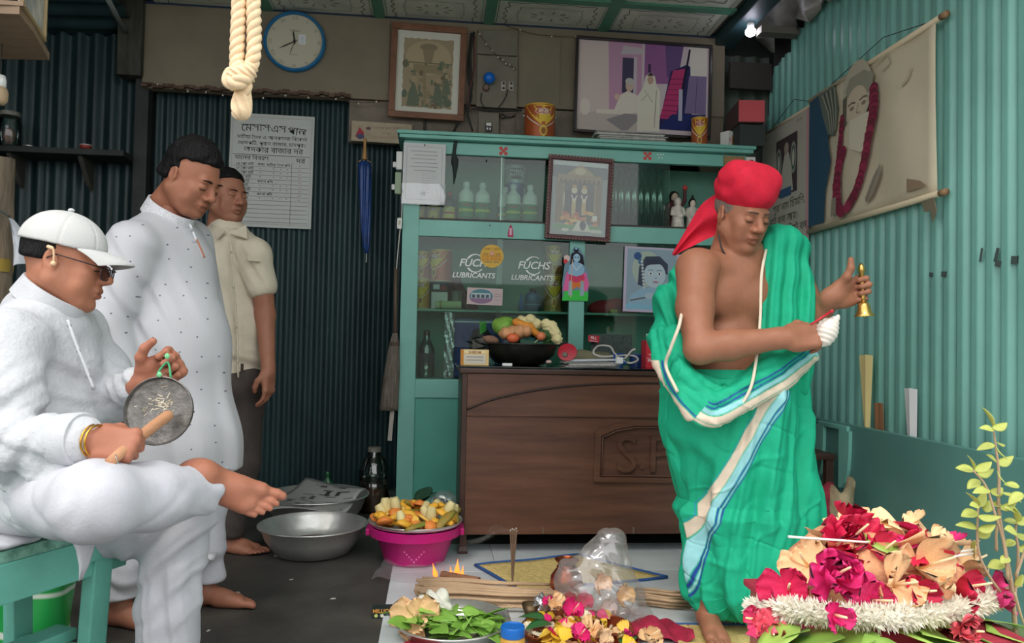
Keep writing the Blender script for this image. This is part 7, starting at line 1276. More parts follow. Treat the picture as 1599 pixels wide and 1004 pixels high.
def make_cream():
    T = thing('person', 'man in cream half-sleeved shirt and dark trousers by price board', 'person', PZ(372, 858, 0)); skin = (156, 106, 84)
    hc = P(354, 309, 3.56); fw = nrm((.76, -.64, -.10)); FB = nrm((.45, -.9, 0)); Rb = hframe(FB)
    S = Solid(); A = head(S, hc, fw, sc=.95, neck=(-.035, 0, -.17), neckr=.060, jaw=1.15, fat=.008, eyes='open', nose=1.05); V, Q = S.mesh(.0032); L = [(V, Q)]; C_ = [head_cols(V, A, hc, .95, skin)]
    sl, el, wr = P(398, 396, 3.50), P(414, 492, 3.50), P(419, 580, 3.42); S = Solid(); S.chain([(P(410, 450, 3.5), .048), (el, .043), (wr, .029)], k=.02); hand(S, wr, (.05, -.12, -1), (.9, -.3, 0), -1, ((18, 25, 15), (22, 28, 18), (24, 30, 18), (26, 32, 20)), sc=.98); L.append(S.mesh(.0042))
    S = Solid(); f1 = PZ(356, 862, 0); f2 = PZ(332, 842, 0); foot(S, f1+np.array([0, 0, .003]), (.95, -.3, 0), side=1); foot(S, f2+np.array([-.05, .06, .003]), (.7, -.7, 0), side=-1); L.append(S.mesh(.005))
    S = Solid(); S.chain([(P(355, 352, 3.56), .05), (P(356, 420, 3.57), .09), (P(362, 600, 3.57), .10)], k=.04); S.chain([(P(358, 385, 3.56), .05), (P(396, 398, 3.51), .045), (P(410, 455, 3.5), .045)], k=.02); S.chain([(P(372, 600, 3.55), .07), (P(378, 720, 3.56), .05), (f1+np.array([0, 0, .09]), .036)], k=.02); S.chain([(P(350, 600, 3.6), .07), (P(340, 720, 3.62), .05), (f2+np.array([-.05, .06, .09]), .036)], k=.02); L.append(S.mesh(.012))
    for v, q in L[1:]: C_.append(np.tile(np.array(lin((158, 106, 84))[:3]), (len(v), 1)))
    V, Q = join(*L); body = put('body', V, Q, SKIN, T, np.concatenate(C_)); eye_parts(A, hc, .95, body, gaze=(1, -.1, -.1)); brows(A, hc, .95, body, BLACKHAIR, .003)
    H = hair_cap(A, hc, .95, line_front=.064, sides=.006, nape=-.03, thick=.007, top=.012); V, Q = H.mesh(.004); V = fold_disp(V, Q, lambda p: .0018*noise3(p, 26, 71)); put('hair', V, Q, BLACKHAIR, T)
    CRM = M('cream_shirt_cotton', (206, 196, 176), .8, var=.05, scale=20, bump=.1, bscale=200)
    S = Solid(); rs = P(312, 390, 3.62); nb = P(356, 365, 3.56)
    S.ell(P(356, 425, 3.57), (.12, .18, .16), R=Rb, k=0); S.ell(P(362, 520, 3.56), (.135, .175, .22), R=Rb, k=.07); S.rc(P(364, 560, 3.56), P(366, 610, 3.56), .160, .165, k=.05, flat=(FB, .8))
    S.rc(rs, nb, .066, .064, k=.06); S.rc(sl, nb, .066, .064, k=.06); S.chain([(sl, .070), (P(408, 446, 3.5), .064)], k=.025); S.chain([(rs, .07), (P(300, 450, 3.58), .06)], k=.02)
    z0 = P(365, 596, 3.45)[2]; S.box((hc[0], 3.55, z0-.2), (.9, .9, .4), rr=.002, k=.006, op=-1); d = nrm(P(414, 492, 3.5)-sl); cc = P(415, 459, 3.5); S.box(cc+d*.05+np.array([.015, 0, 0]), (.10, .14, .14), R=hframe(d, (0, 1, 0)), rr=.002, k=.004, op=-1)
    V, Q = S.mesh(.007); V = fold_disp(V, Q, lambda p: .003*noise3(p, 3, 81)+.002*cr(p, 2.5, 83, .3)+.006*fs((p[:, 2]*.9+p[:, 0]*.3)*60)*np.exp(-((p[:, 2]-.82)/.12)**2)+.005*fs((p[:, 0]*.8+p[:, 2]*.5)*90)*np.exp(-(np.linalg.norm(p-P(392, 430, 3.45), axis=1)/.1)**2)); sh = put('shirt', V, Q, CRM, T)
    # collar wings, placket, pocket flaps
    for a, b, c in ((P(330, 348, 3.52), P(352, 362, 3.455), P(340, 374, 3.46)), (P(384, 352, 3.50), P(360, 366, 3.45), P(386, 374, 3.44))):
        n = nrm(np.cross(b-a, c-a)); n = n*(-np.sign(n[1])); v = [a, b, c, a+n*.006, b+n*.006, c+n*.006]; MB().add(v, [(0, 2, 1), (3, 4, 5), (0, 1, 4, 3), (1, 2, 5, 4), (2, 0, 3, 5)]).build('collar', CRM, sh)
    collar(P(357, 360, 3.55), hframe((.5, -.85, -.15), (-.1, .1, .97)), .070, .070, .05, sh, CRM, tilt=.15)
    pl = bez([P(360, 370, 3.447), P(363, 420, 3.428), P(368, 480, 3.415), P(371, 540, 3.41), P(372, 590, 3.41)], 6); MB().tube(pl, .004, 6).build('placket', CRM, sh, smooth=True); buttons([pl[i]-np.array([0, .004, 0]) for i in (3, 9, 15, 21)], sh, .006, (170, 158, 140))
    for c, w in ((P(333, 393, 3.455), .075), (P(396, 404, 3.405), .06)): MB().box(c+np.array([0, .008, 0]), (w, .008, .022), R=rot('Z', .15 if w > .07 else .55), bev=.003).build('pocket_flap', CRM, sh)
    S = Solid(); h = P(365, 600, 3.56); S.ell(h, (.15, .165, .12), R=Rb, k=0); S.chain([(P(378, 620, 3.55), .10), (P(378, 720, 3.56), .078), (f1+np.array([0, 0, .09]), .066)], k=.03); S.chain([(P(345, 620, 3.6), .10), (P(340, 720, 3.62), .078), (f2+np.array([-.05, .06, .09]), .066)], k=.03); S.box((h[0], 3.6, .02), (1, .9, .10), rr=.002, k=.004, op=-1)
    V, Q = S.mesh(.008); V = fold_disp(V, Q, lambda p: .006*fs(p[:, 2]*42+p[:, 0]*25)*np.clip((.35-p[:, 2])/.2, .2, 1)+.003*noise3(p, 6, 91)); put('trousers', V, Q, M('dark_brown_trouser_cloth', (70, 62, 58), .8, var=.1, scale=30), T)
    MB().box(P(378, 575, 3.40), (.012, .006, .04)).build('woven_tag', M('brown_tag', (60, 46, 40), .7), sh)
make_seated(); make_standing(); make_cream()
# ================================================================ things standing on the floor
ALU = M('dented_aluminium', (206, 206, 202), .36, .75, var=.15, scale=8, bump=.25, bscale=14)
def put_copy(src, name, loc, R=None, sc=1, label=None, cat=None, group=None, parent=None):
    """a copy of a mesh as its own object"""
    o = mkobj(name, src.data if hasattr(src, 'data') else src, parent); o.location = np.asarray(loc)-(wloc(parent) if parent is not None else 0)
    if R is not None: o.rotation_euler = Matrix(np.asarray(R)).to_euler()
    o.scale = (sc,)*3 if np.ndim(sc) == 0 else sc
    if label: tag(o, label, cat, group)
    return o
def mesh_only(mb, name, mat, smooth=True, auto=None):
    o = mb.build(name, mat, None, smooth, True, auto=auto); me = o.data; bpy.data.objects.remove(o); return me
def rr3(r): return rot('Z', r.uniform(0, 6.28))@rot('X', r.uniform(-.6, .6))@rot('Y', r.uniform(-.6, .6))
# teal bench
E0 = np.array([-.79, 2.12, 0]); dl = nrm((-.42, -.9, 0)); dw = nrm((-.9, .42, 0)); RBn = np.stack([dl, dw, [0, 0, 1]], 1)
BP = M('worn_teal_bench', (112, 190, 172), .5, var=.12, scale=6); BT = M('speckled_bench_top', (120, 186, 164), .55, var=.55, scale=38, col2=(150, 206, 186), detail=6)
bn_ = thing('bench', 'worn teal painted wooden bench under seated man', 'bench', E0)
def bb(name, c, d, R=None, mat=BP, bev=.004): MB().box(E0+RBn@np.array(c), d, R=RBn if R is None else RBn@R, bev=bev).build(name, mat, bn_)
for k in range(2): bb('seat_plank', (.60, .075+.152*k, .455), (1.28, .148, .028), mat=BT)
bb('apron', (.60, .012, .395), (1.2, .024, .092)); bb('apron', (.60, .29, .395), (1.2, .024, .092)); bb('end_apron', (.05, .15, .40), (.024, .26, .08)); bb('batten_end', (.12, -.008, .415), (.05, .02, .05))
for x in (.08, 1.12):
    for y, s in ((.02, 1), (.28, -1)): bb('leg', (x, y, .223), (.055, .04, .44), R=rot('X', s*.06))
    bb('stretcher', (x, .15, .13), (.03, .26, .06))
bb('foot_rail', (.60, .14, .175), (1.1, .07, .03))
# cloth and small thing on the bench, green sack beneath
S = Solid(); q0 = E0+RBn@np.array([.33, .05, .482]); S.rc(q0, q0+dw*.12+dl*.1, .06, .05, k=.02, flat=((0, 0, 1), .22)); S.rc(q0-dl*.05, q0+dw*.1, .045, k=.02, flat=((0, 0, 1), .22)); V, Q = S.mesh(.005); V = fold_disp(V, Q, lambda p: .003*noise3(p, 9, 1)); o = put('folded_cloth', V, Q, WHITE2, None); tag(o, 'white folded cloth lying on bench beside seated man', 'cloth')
ph_ = thing('phone', 'dark blue phone lying on bench', 'phone', E0+RBn@np.array([.52, .03, .47])); MB().box(E0+RBn@np.array([.53, .06, .475]), (.14, .07, .009), R=RBn, bev=.003).build('body', M('blue_phone', (40, 100, 140), .3), ph_); MB().box(E0+RBn@np.array([.53, .06, .4803]), (.13, .062, .001), R=RBn).build('screen', M('phone_glass', (40, 40, 46), .1), ph_)
gs = thing('green_sack', 'green and white plastic sack under bench', 'sack', PZ(60, 985, 0)+np.array([0, .25, 0])); q = P(55, 940, 2.42); q[2] = 0; S = Solid(); S.box(q+np.array([0, 0, .17]), (.19, .14, .33), rr=.05, k=0); V, Q = S.mesh(.006); V = fold_disp(V, Q, lambda p: .006*noise3(p, 7, 3)); c = np.tile(np.array(lin((30, 150, 70))[:3]), (len(V), 1)); zz = V[:, 2]
for a, b_, cc in ((0, .045, (206, 210, 200)), (.075, .095, (206, 214, 204)), (.19, .2, (206, 214, 204))): bands(c, zz, ((a, b_, cc),))
w = ((zz > .048) & (zz < .074) & (np.sin(V[:, 0]*120) > .2))[:, None]; c = np.where(w, np.array(lin((200, 210, 196))[:3]), c); put('sack_body', V, Q, M('glossy_sack', attr='Col', rough=.35), gs, c); MB().lathe([(.02, 0), (.03, .03), (.045, .05)], 14, t=q+np.array([0, 0, .32])).build('tied_neck', M('green_sack_neck', (30, 140, 66), .4), gs, smooth=True)
# aluminium basins
def basin(label, c, r, h, mat=ALU, rb=.68):
    T = thing('basin', label, 'basin', c); MB().lathe([(r*rb*.8, 0), (r*rb, .006), (r*.88, h*.55), (r*.95, h*.92), (r, h), (r*1.005, h+.004), (r*.985, h+.005), (r*.93, h*.92), (r*.85, h*.55), (r*rb*.95, .012), (.0005, .010)], 56, t=c).build('bowl', mat, T, smooth=True, auto=60)
    a = np.linspace(0, 2*math.pi, 56, endpoint=False); MB().tube(np.stack([c[0]+r*np.cos(a), c[1]+r*np.sin(a), np.full(56, c[2]+h+.002)], 1), .005, 8, closed=True).build('rolled_rim', mat, T, smooth=True); return T
b1 = np.array([P(489, 832, 3.52)[0], 3.52, .001]); basin('dented aluminium basin holding brown scraps on floor', b1, .236, .125); b2 = np.array([P(492, 795, 4.0)[0], 4.04, .001]); basin('aluminium basin covered with newspaper near back wall', b2, .262, .155)
o = MB().lathe([(.15, .0), (.15, .008), (.08, .022), (.0005, .025)], 24, t=b1+np.array([0, 0, .035])).build('brown_scraps', M('brown_wet_scraps', (92, 62, 52), .6, var=.5, scale=50, bump=.8, bscale=70), smooth=True); tag(o, 'brown peelings lying in front basin', 'peelings'); o['kind'] = 'stuff'
nw = thing('newspaper', 'spread newspaper sheet covering rear basin', 'newspaper', b2+np.array([0, 0, .16])); c4 = [P(418, 798, 3.80), P(530, 800, 3.80), P(572, 773, 4.06), P(488, 748, 4.20), P(415, 775, 4.05)]; A_, B_, C_, D_ = P(405, 800, 3.80), P(535, 800, 3.78), P(572, 770, 4.05), P(478, 750, 4.22); rows = []
NW = lambda u, v: (A_*(1-u)+B_*u)*(1-v)+(D_*(1-u)+C_*u)*v+np.array([0, 0, .010*math.sin(5*u+2*v)+.012*math.sin(7*v+3*u)+.03*max(0, u-.2)*v])
MB().grid(np.array([[NW(u, v) for u in np.linspace(0, 1, 15)] for v in np.linspace(0, 1, 11)]), thick=.0015).build('sheet', M('newsprint_sheet', (168, 170, 166), .9), nw, smooth=True); m = MB(); rr = random.Random(6)
for k in range(34):
    u, v = rr.uniform(.05, .85), rr.uniform(.06, .88); du, dv = rr.choice([(.10, .05), (.14, .02), (.06, .10), (.16, .014)]); g_ = rr.choice([60, 90, 110, 130]); m.add([NW(a, b_)+np.array([0, 0, .0035]) for a, b_ in ((u, v), (u+du, v), (u+du, v+dv), (u, v+dv))], [(0, 1, 2, 3)], (g_, g_, g_))
m.build('print', VCP, nw)
# big clear jar with amber liquid, small dark jar
jq = np.array([P(582, 785, 4.33)[0], 4.36, .001]); T = thing('plastic_jar', 'large clear plastic jar with amber liquid by back wall', 'jar', jq); MB().lathe([(.075, 0), (.083, .012), (.083, .16), (.078, .17), (.083, .18), (.083, .22), (.06, .285), (.034, .31), (.032, .335)], 28, t=jq).build('body', CLR, T, smooth=True, auto=60); MB().lathe([(.038, .33), (.038, .352), (.03, .356)], 20, t=jq).build('cap', M('tin_jar_lid'), T, smooth=True, auto=40); MB().lathe([(.07, .004), (.079, .014), (.079, .135), (.0005, .136)], 28, t=jq).build('liquid', M('amber_liquid', (122, 84, 66), .2), T, smooth=True, auto=40)
T = thing('small_jar', 'small dark lidded jar beside large clear jar', 'jar', jq+np.array([.12, .0, 0])); MB().lathe([(.04, 0), (.044, .01), (.044, .09), (.036, .10)], 20, t=jq+np.array([.125, -.03, 0])).build('body', glass_mat('jar_glass'), T, smooth=True, auto=50); MB().lathe([(.042, .095), (.042, .12), (.038, .123)], 20, t=jq+np.array([.125, -.03, 0])).build('lid', M('dark_jar_lid', (56, 66, 60), .4), T, smooth=True, auto=40)
bottle('small green bottle behind newspaper', (P(511, 760, 4.35)[0], 4.35, .001), .22, .035, M('green_glass', (30, 90, 56), .15), M('green_glass'), ((30, 90, 56), (30, 90, 56), (40, 100, 66)), None, words=' ')
# magenta tub with steel plate of cut fruit
tq = np.array([P(648, 860, 3.37)[0], 3.37, .010]); T = thing('plastic_tub', 'magenta plastic tub under steel plate of fruit', 'tub', tq); MG = M('magenta_plastic', (190, 28, 118), .35); MB().lathe([(0.1187, 0), (0.1311, 0.004), (0.1634, 0.1), (0.1805, 0.112), (0.1957, 0.114), (0.1976, 0.15), (0.1919, 0.152), (0.1881, 0.118), (0.1558, 0.1), (0.1235, 0.012), (0.000475, 0.01)], 56, t=tq).build('body', MG, T, smooth=True, auto=45)
for s in (-1, 1): MB().box(tq+np.array([s*.200, 0, .128]), (.018, .10, .03), bev=.006).build('handle', MG, T)
f = Flat()
for i in range(5):
    for j in range(-i, i+1):
        if abs(j) == i: f.rect(-.003+j*.010, .085-.010*(4-i)-.003, .003+j*.010, .085-.010*(4-i)+.003, (222, 110, 176))
wrap(f, .1625, tq+np.array([0, 0, -.012])).build('moulded_dots', VC, T, kind='stuff')
pq = tq+np.array([0, 0, .153]); T = thing('steel_plate', 'round steel plate resting on magenta tub', 'plate', pq); STL = M('bright_steel', (222, 220, 214), .22, .8); MB().lathe([(.18, 0), (.196, .006), (.201, .018), (.198, .020), (.18, .006), (.0005, .005)], 56, t=pq).build('plate', STL, T, smooth=True, auto=50); a = np.linspace(0, 2*math.pi, 48, endpoint=False); MB().tube(np.stack([pq[0]+.2005*np.cos(a), pq[1]+.2005*np.sin(a), np.full(48, pq[2]+.019)], 1), .003, 6, closed=True).build('rim', STL, T, smooth=True)
rr = random.Random(11); kinds = []
def wedge(l, w, h): m = MB(); a = np.linspace(0, math.pi, 9); m.rings([np.stack([np.full(9, x), w*np.cos(a)*k, h*np.sin(a)*k], 1) for x, k in ((-l/2, .5), (-l/4, .95), (l/4, .95), (l/2, .5))]); return m
kinds.append((mesh_only(wedge(.06, .018, .022), 'mango_piece', M('yellow_fruit', (236, 176, 56), .5, var=.12, scale=40)), 'cut yellow mango wedge on steel plate', 'mango wedges on the plate')); kinds.append((mesh_only(wedge(.045, .024, .02), 'papaya_piece', M('orange_fruit', (226, 134, 60), .5, var=.12, scale=40)), 'cut orange papaya chunk on steel plate', 'papaya chunks on the plate')); kinds.append((mesh_only(MB().lathe([(.012, 0), (.016, .01), (.017, .03), (.012, .045)], 12), 'cucumber_piece', M('pale_fruit', (222, 208, 150), .5), auto=50), 'pale peeled cucumber piece on steel plate', 'cucumber pieces on the plate')); kinds.append((mesh_only(MB().lathe([(.026, 0), (.028, .003), (.026, .008), (.0005, .009)], 18), 'citrus_slice', M('yellow_rind', (238, 192, 90), .45), auto=40), 'round yellow citrus slice on steel plate', 'citrus slices on the plate')); kinds.append((mesh_only(wedge(.10, .02, .018), 'melon_piece', M('green_orange_fruit', (206, 150, 60), .5, var=.4, scale=14, col2=(110, 140, 60))), 'long green-skinned fruit slice on steel plate', 'long fruit slices on the plate'))
for k in range(74):
    a, d = rr.uniform(0, 6.28), .175*math.sqrt(rr.random()); z = .008+.050*(1-(d/.19)**2)*rr.uniform(.1, 1)+.012; me, lb_, g_ = kinds[rr.choice([0, 0, 0, 1, 1, 1, 2, 2, 3, 4])]; put_copy(me, me.name.split('.')[0], pq+np.array([d*math.cos(a), d*math.sin(a), z]), rr3(rr), rr.uniform(1.0, 1.4), lb_, 'fruit', g_)
# green leaf shapes, dark banana-leaf pieces and crumpled plastic behind the fruit
def leafmesh(l, w, bend, n=9, mat=None, name='leaf', thick=.0008, wav=0, vfold=.25):
    rows = []
    for i in range(n):
        t = i/(n-1); ww = w*math.sin(math.pi*t**.8)**.85+.0006; rows.append([(l*t, ww*u, -bend*l*t*t+abs(u)*ww*vfold+wav*math.sin(t*14+u*2)) for u in (-1, -.5, 0, .5, 1)])
    return mesh_only(MB().grid(np.array(rows), thick=thick), name, mat)
DGL = M('dark_leaf', (38, 70, 48), .45); 
for k, (px, py) in enumerate(((640, 792), (655, 788), (700, 803))): put_copy(leafmesh(.14, .04, .3, mat=DGL), 'banana_leaf_piece', P(px, py, 3.54), rot('Z', .3+k*.9)@rot('Y', -.7), 1, 'dark green leaf piece at back of fruit plate', 'leaf', 'dark leaf pieces behind the fruit')
def crumple(name, label, cat, c, r, mat, seed, h=.006, amp=.25, fr=5, base=None, sq=(1, 1, 1)):
    S = Solid(); S.ell(c, np.asarray(sq)*r, k=0); V, Q = S.mesh(h); V = fold_disp(V, Q, lambda p: r*amp*np.abs(noise3(p, fr/r/10, seed))); o = put(name, V, Q, mat, None); return tag(o, label, cat)
PLS = film_mat('crinkled_clear_plastic', (226, 226, 228), .72, .35); crumple('plastic_wrap', 'crumpled clear plastic beside fruit plate', 'plastic', P(692, 785, 3.58), .06, PLS, 2, fr=9, amp=.2, sq=(1, .8, .8))
rows = [[PZ(580+110*u+22*v, 905-30*v+8*u, .016)+np.array([0, 0, .012*abs(math.sin(7*u+5*v))+.006*math.sin(19*u)]) for u in np.linspace(0, 1, 22)] for v in np.linspace(0, 1, 10)]; tag(MB().grid(np.array(rows)).build('plastic_sheet', PLS, smooth=True), 'thin clear plastic bag spread flat on tiles before tub', 'plastic sheet')
# ---- offerings on the tiles
mt = thing('prayer_mat', 'yellow straw mat with blue border on tiles', 'mat', (.6, 3.15, .009)); cs = [PZ(742, 884, .01), PZ(805, 917, .01), PZ(1040, 902, .01), PZ(985, 878, .01), PZ(880, 868, .01)]; c4 = [cs[0], PZ(815, 926, .01), PZ(1042, 903, .01), PZ(905, 868, .01)]
def bil(u, v): return (c4[0]*(1-u)+c4[1]*u)*(1-v)+(c4[3]*(1-u)+c4[2]*u)*v
MB().grid(np.array([[bil(u, v)+np.array([0, 0, .002+.002*math.sin(9*v+4*u)]) for u in np.linspace(0, 1, 12)] for v in np.linspace(0, 1, 12)]), thick=.003).build('straw', M('yellow_straw', (206, 182, 116), .85, var=.2, scale=60, bump=.5, bscale=120), mt, smooth=True)
for pth in ([(0, t) for t in np.linspace(0, 1, 8)], [(1, t) for t in np.linspace(0, 1, 8)], [(t, 0) for t in np.linspace(0, 1, 8)], [(t, 1) for t in np.linspace(0, 1, 8)]): MB().tube([bil(u, v)+np.array([0, 0, .005+.002*math.sin(9*v+4*u)]) for u, v in pth], .0065, 8).build('blue_border', M('blue_binding', (44, 84, 140), .8), mt, smooth=True)
ic = thing('incense_holder', 'small clay lump holding burning incense sticks', 'holder', PZ(800, 916, .012)); q = PZ(800, 916, .012); MB().lathe([(.018, 0), (.016, .008), (.006, .014)], 14, t=q).build('clay', M('brown_clay', (110, 84, 64), .9), ic, smooth=True)
ism = None
for k, (px, py) in enumerate(((797, 828), (800, 826), (803, 827), (806, 825), (807, 829))):
    T = thing('incense_stick', 'thin burning incense stick standing in clay lump', 'incense', q, 'burning incense sticks'); t_ = P(px, py, q[1]-.02+.012*k); MB().tube([q+np.array([.001*(k-2), 0, .01]), q*.4+t_*.6, t_], [.0013, .0022, .0022], 6).build('stick', M('incense_brown', (140, 112, 90), .9), T); MB().ell(t_, .0032, seg=8, rg=6).build('ash_tip', M('grey_ash', (190, 184, 178), .9), T)
# copper pot
CU = M('copper', (176, 96, 66), .25, .9, var=.15, scale=12); cq = PZ(884, 935, .010); T = thing('copper_pot', 'small round copper pot with flared rim', 'pot', cq); MB().lathe([(.03, 0), (.05, .008), (.062, .05), (.058, .085), (.034, .118), (.032, .128), (.046, .145), (.043, .147), (.029, .13), (.0005, .12)], 32, t=cq).build('pot', CU, T, smooth=True, auto=50); MB().lathe([(.0365, .112), (.0375, .116), (.0365, .120)], 28, t=cq, cap0=False, cap1=False).build('neck_ring', CU, T, smooth=True)
# camphor flames on a log
lg = thing('burning_log', 'short piece of wood with camphor flames on sticks', 'log', PZ(715, 905, .03)); MB().tube([PZ(690, 898, .045), PZ(748, 908, .045)], [.017, .016], 12).build('log', M('brown_bark', (136, 92, 66), .8, var=.3, scale=20), lg, smooth=True, auto=50); mf = None
for k, (px, py, s) in enumerate(((681, 902, 1.1), (693, 906, .8), (704, 903, .9), (713, 900, 1.3), (720, 904, 1), (686, 911, .7), (700, 912, .7), (710, 911, .7))):
    b_ = P(px, py, 3.04); m = MB(); m.lathe([(.002, 0), (.008, .007), (.009, .014), (.006, .026), (.002, .040), (.0004, .052)], 10); me = mf or mesh_only(m, 'flame', M('camphor_flame', (255, 112, 40), .5, emit=1.4)); mf = me; put_copy(me, 'flame', b_, rot('Y', -.25+.1*k), s, parent=lg)
# sticks
rr = random.Random(21); smesh = mesh_only(MB().tube([(-.5, 0, 0), (-.2, .004, .002), (.1, -.004, 0), (.5, .002, .001)], [.0062, .0065, .0056, .005], 7), 'twig', M('pale_twig', (196, 164, 130), .8, var=.2, scale=9, stretch=(.4, 4, 4), bump=.2))
for k in range(26):
    t = k/26; a_, b_ = PZ(652+rr.uniform(-6, 10), 913+28*t, .02), PZ(rr.uniform(850, 905), 925+22*t+rr.uniform(-3, 3), .02); z = .018+.016*(k % 3); c_ = (a_+b_)/2; c_[2] = z; d = b_-a_; put_copy(smesh, 'twig', c_, rot('Z', math.atan2(d[1], d[0])), (np.linalg.norm(d[:2]), 1, 1), 'thin pale twig in long bundle on tiles', 'twig', 'bundle of pale twigs')
for k in range(12):
    a_, b_ = PZ(985+rr.uniform(-10, 10), 928+18*k/12, .02), PZ(rr.uniform(1075, 1096), 934+20*k/12, .02); c_ = (a_+b_)/2; c_[2] = .018+.014*(k % 3); d = b_-a_; put_copy(smesh, 'twig', c_, rot('Z', math.atan2(d[1], d[0])), (np.linalg.norm(d[:2]), 1, 1), 'short pale twig lying beside plastic flower bag', 'twig', 'twigs beside the plastic bag')
for k in range(5): a_ = PZ(790+22*k, 948, .03); put_copy(smesh, 'twig', a_, rot('Z', rr.uniform(-.3, .2)), (.20, .8, .8), 'short broken twig in front of bundle', 'twig', 'broken twigs')
# incense box
ib = PZ(604, 962, 0); T = thing('incense_box', 'long dark incense box with orange lettering at tile edge', 'box', ib); Rz = rot('Z', .02); MB().box(ib+np.array([.02, 0, .017]), (.14, .045, .033), R=Rz, bev=.001).build('box', M('dark_green_card', (30, 44, 42), .5), T); f = Flat(); f.text('MILLION', -.032, .008, .018, (214, 150, 60), bold=.0005); f.text('ST', .045, .008, .018, (206, 190, 150)); f.oval(-.055, -.007, .006, .006, (200, 206, 120)); f.oval(-.035, -.007, .006, .006, (226, 222, 206)); f.rect(-.022, -.006, .05, -.004, (120, 140, 130)); f.build('print', Rz@RB, ib+np.array([.02, -.0235, .017]), T)
# jar with blue lid
jq = PZ(800, 1022, .009); T = thing('honey_jar', 'small clear jar of honey with blue lid', 'jar', jq); MB().lathe([(.034, 0), (.038, .006), (.038, .048), (.031, .058)], 26, t=jq).build('jar', M('honey', (206, 156, 70), .15), T, smooth=True, auto=50); MB().lathe([(.036, .056), (.037, .058), (.037, .084), (.034, .087), (.030, .083), (.0005, .083)], 30, t=jq).build('lid', M('blue_lid', (20, 104, 190), .35), T, smooth=True, auto=40)
# leaf plate
lp_ = PZ(706, 990, .010); T = thing('steel_tray', 'round steel tray filled with green leaves', 'tray', lp_); MB().lathe([(.13, 0), (.15, .004), (.178, .045), (.186, .047), (.184, .051), (.174, .049), (.146, .010), (.0005, .008)], 48, t=lp_).build('tray', STL, T, smooth=True, auto=50); a = np.linspace(0, 2*math.pi, 48, endpoint=False); MB().tube(np.stack([lp_[0]+.1855*np.cos(a), lp_[1]+.1855*np.sin(a), np.full(48, lp_[2]+.049)], 1), .003, 6, closed=True).build('rim', STL, T, smooth=True)
LG = [leafmesh(.085, .024, b_, mat=M('fresh_leaf', (120, 166, 66), .45, var=.15, scale=10), wav=.001) for b_ in (.1, .35)]+[leafmesh(.075, .028, .2, mat=M('bright_leaf', (142, 186, 84), .4, var=.12, scale=10))]; rr = random.Random(5)
for k in range(64):
    a, d = rr.uniform(-3.6, .6), .15*math.sqrt(rr.random()); put_copy(LG[k % 3], 'bel_leaf', lp_+np.array([d*math.cos(a), d*math.sin(a)*.9, .035+.05*rr.random()*(1-d/.2)]), rot('Z', rr.uniform(0, 6.28))@rot('Y', rr.uniform(-.5, .1))@rot('X', rr.uniform(-.6, .6)), rr.uniform(.85, 1.2), 'fresh green leaf lying in steel tray', 'leaf', 'green leaves in the steel tray')
crumple('white_petals', 'heap of white petals at back of leaf tray', 'petals', lp_+np.array([-.055, .08, .065]), .05, M('white_petal', (222, 220, 206), .7, var=.1, scale=60), 8, h=.004, amp=.3, fr=10, sq=(1, .8, .7))['kind'] = 'stuff'
rd = thing('round_cover', 'round red plastic cover in front of leaf tray', 'cover', PZ(650, 1012, .009)); MB().lathe([(.06, 0), (.062, .014), (.058, .017), (.0005, .017)], 30, t=PZ(655, 1018, .009)).build('lid', M('flat_red_plastic', (186, 36, 52), .4), rd, smooth=True, auto=40); MB().lathe([(.03, .017), (.028, .020), (.0005, .020)], 24, t=PZ(655, 1018, .009)).build('boss', MATS['flat_red_plastic'], rd)
# small brass pot, dark spoon
q = PZ(828, 972, .010); T = thing('brass_cup', 'dark brass cup beside honey jar', 'cup', q); MB().lathe([(.024, 0), (.016, .012), (.02, .03), (.03, .06), (.028, .06), (.018, .032), (.0005, .03)], 22, t=q).build('cup', M('dark_brass', (116, 96, 70), .4, .8), T, smooth=True); MB().lathe([(.031, .06), (.030, .064), (.027, .062)], 22, t=q, cap0=False, cap1=False).build('rim', M('dark_brass'), T, smooth=True)
q = PZ(632, 948, .014); T = thing('wooden_spoon', 'dark wooden spoon beside twig bundle', 'spoon', q); MB().ell(q, (.035, .02, .008)).build('bowl', M('dark_spoon_wood', (84, 66, 54), .6), T, smooth=True); MB().tube([q+np.array([.02, .005, .002]), q+np.array([.10, .035, .012])], .006, 8).build('handle', M('dark_spoon_wood'), T, smooth=True)
# incense smoke curling to the left, scraps on the dark floor
SM = film_mat('incense_smoke', (226, 230, 230), .975, .0); m = MB()
for k in range(5): p = bez([P(798, 829, 3.0), P(788-4*k, 833-3*k, 3.0), P(776-6*k, 829+4*k, 3.02), P(766-9*k, 838+2*k, 3.05), P(752-7*k, 842+3*k, 3.08)], 8); m.tube(p, np.linspace(.002, .010, len(p)), 6, cap=False)
o = m.build('incense_smoke', SM, smooth=True); tag(o, 'thin wisps of smoke beside the incense sticks', 'smoke'); o['kind'] = 'stuff'
sm_ = mesh_only(MB().prism([(-.014, -.004), (.008, -.008), (.014, .003), (-.004, .008)], .0015), 'scrap', M('pale_scrap', (196, 194, 184), .9), smooth=False)
for k, (px, py) in enumerate(((343, 887), (325, 985), (372, 925), (455, 905), (430, 868), (520, 935))): put_copy(sm_, 'paper_scrap', PZ(px, py, .002), rot('Z', k*1.3), .6+.05*k, 'tiny pale scrap lying on dark concrete floor', 'scrap', 'scraps on the dark floor')
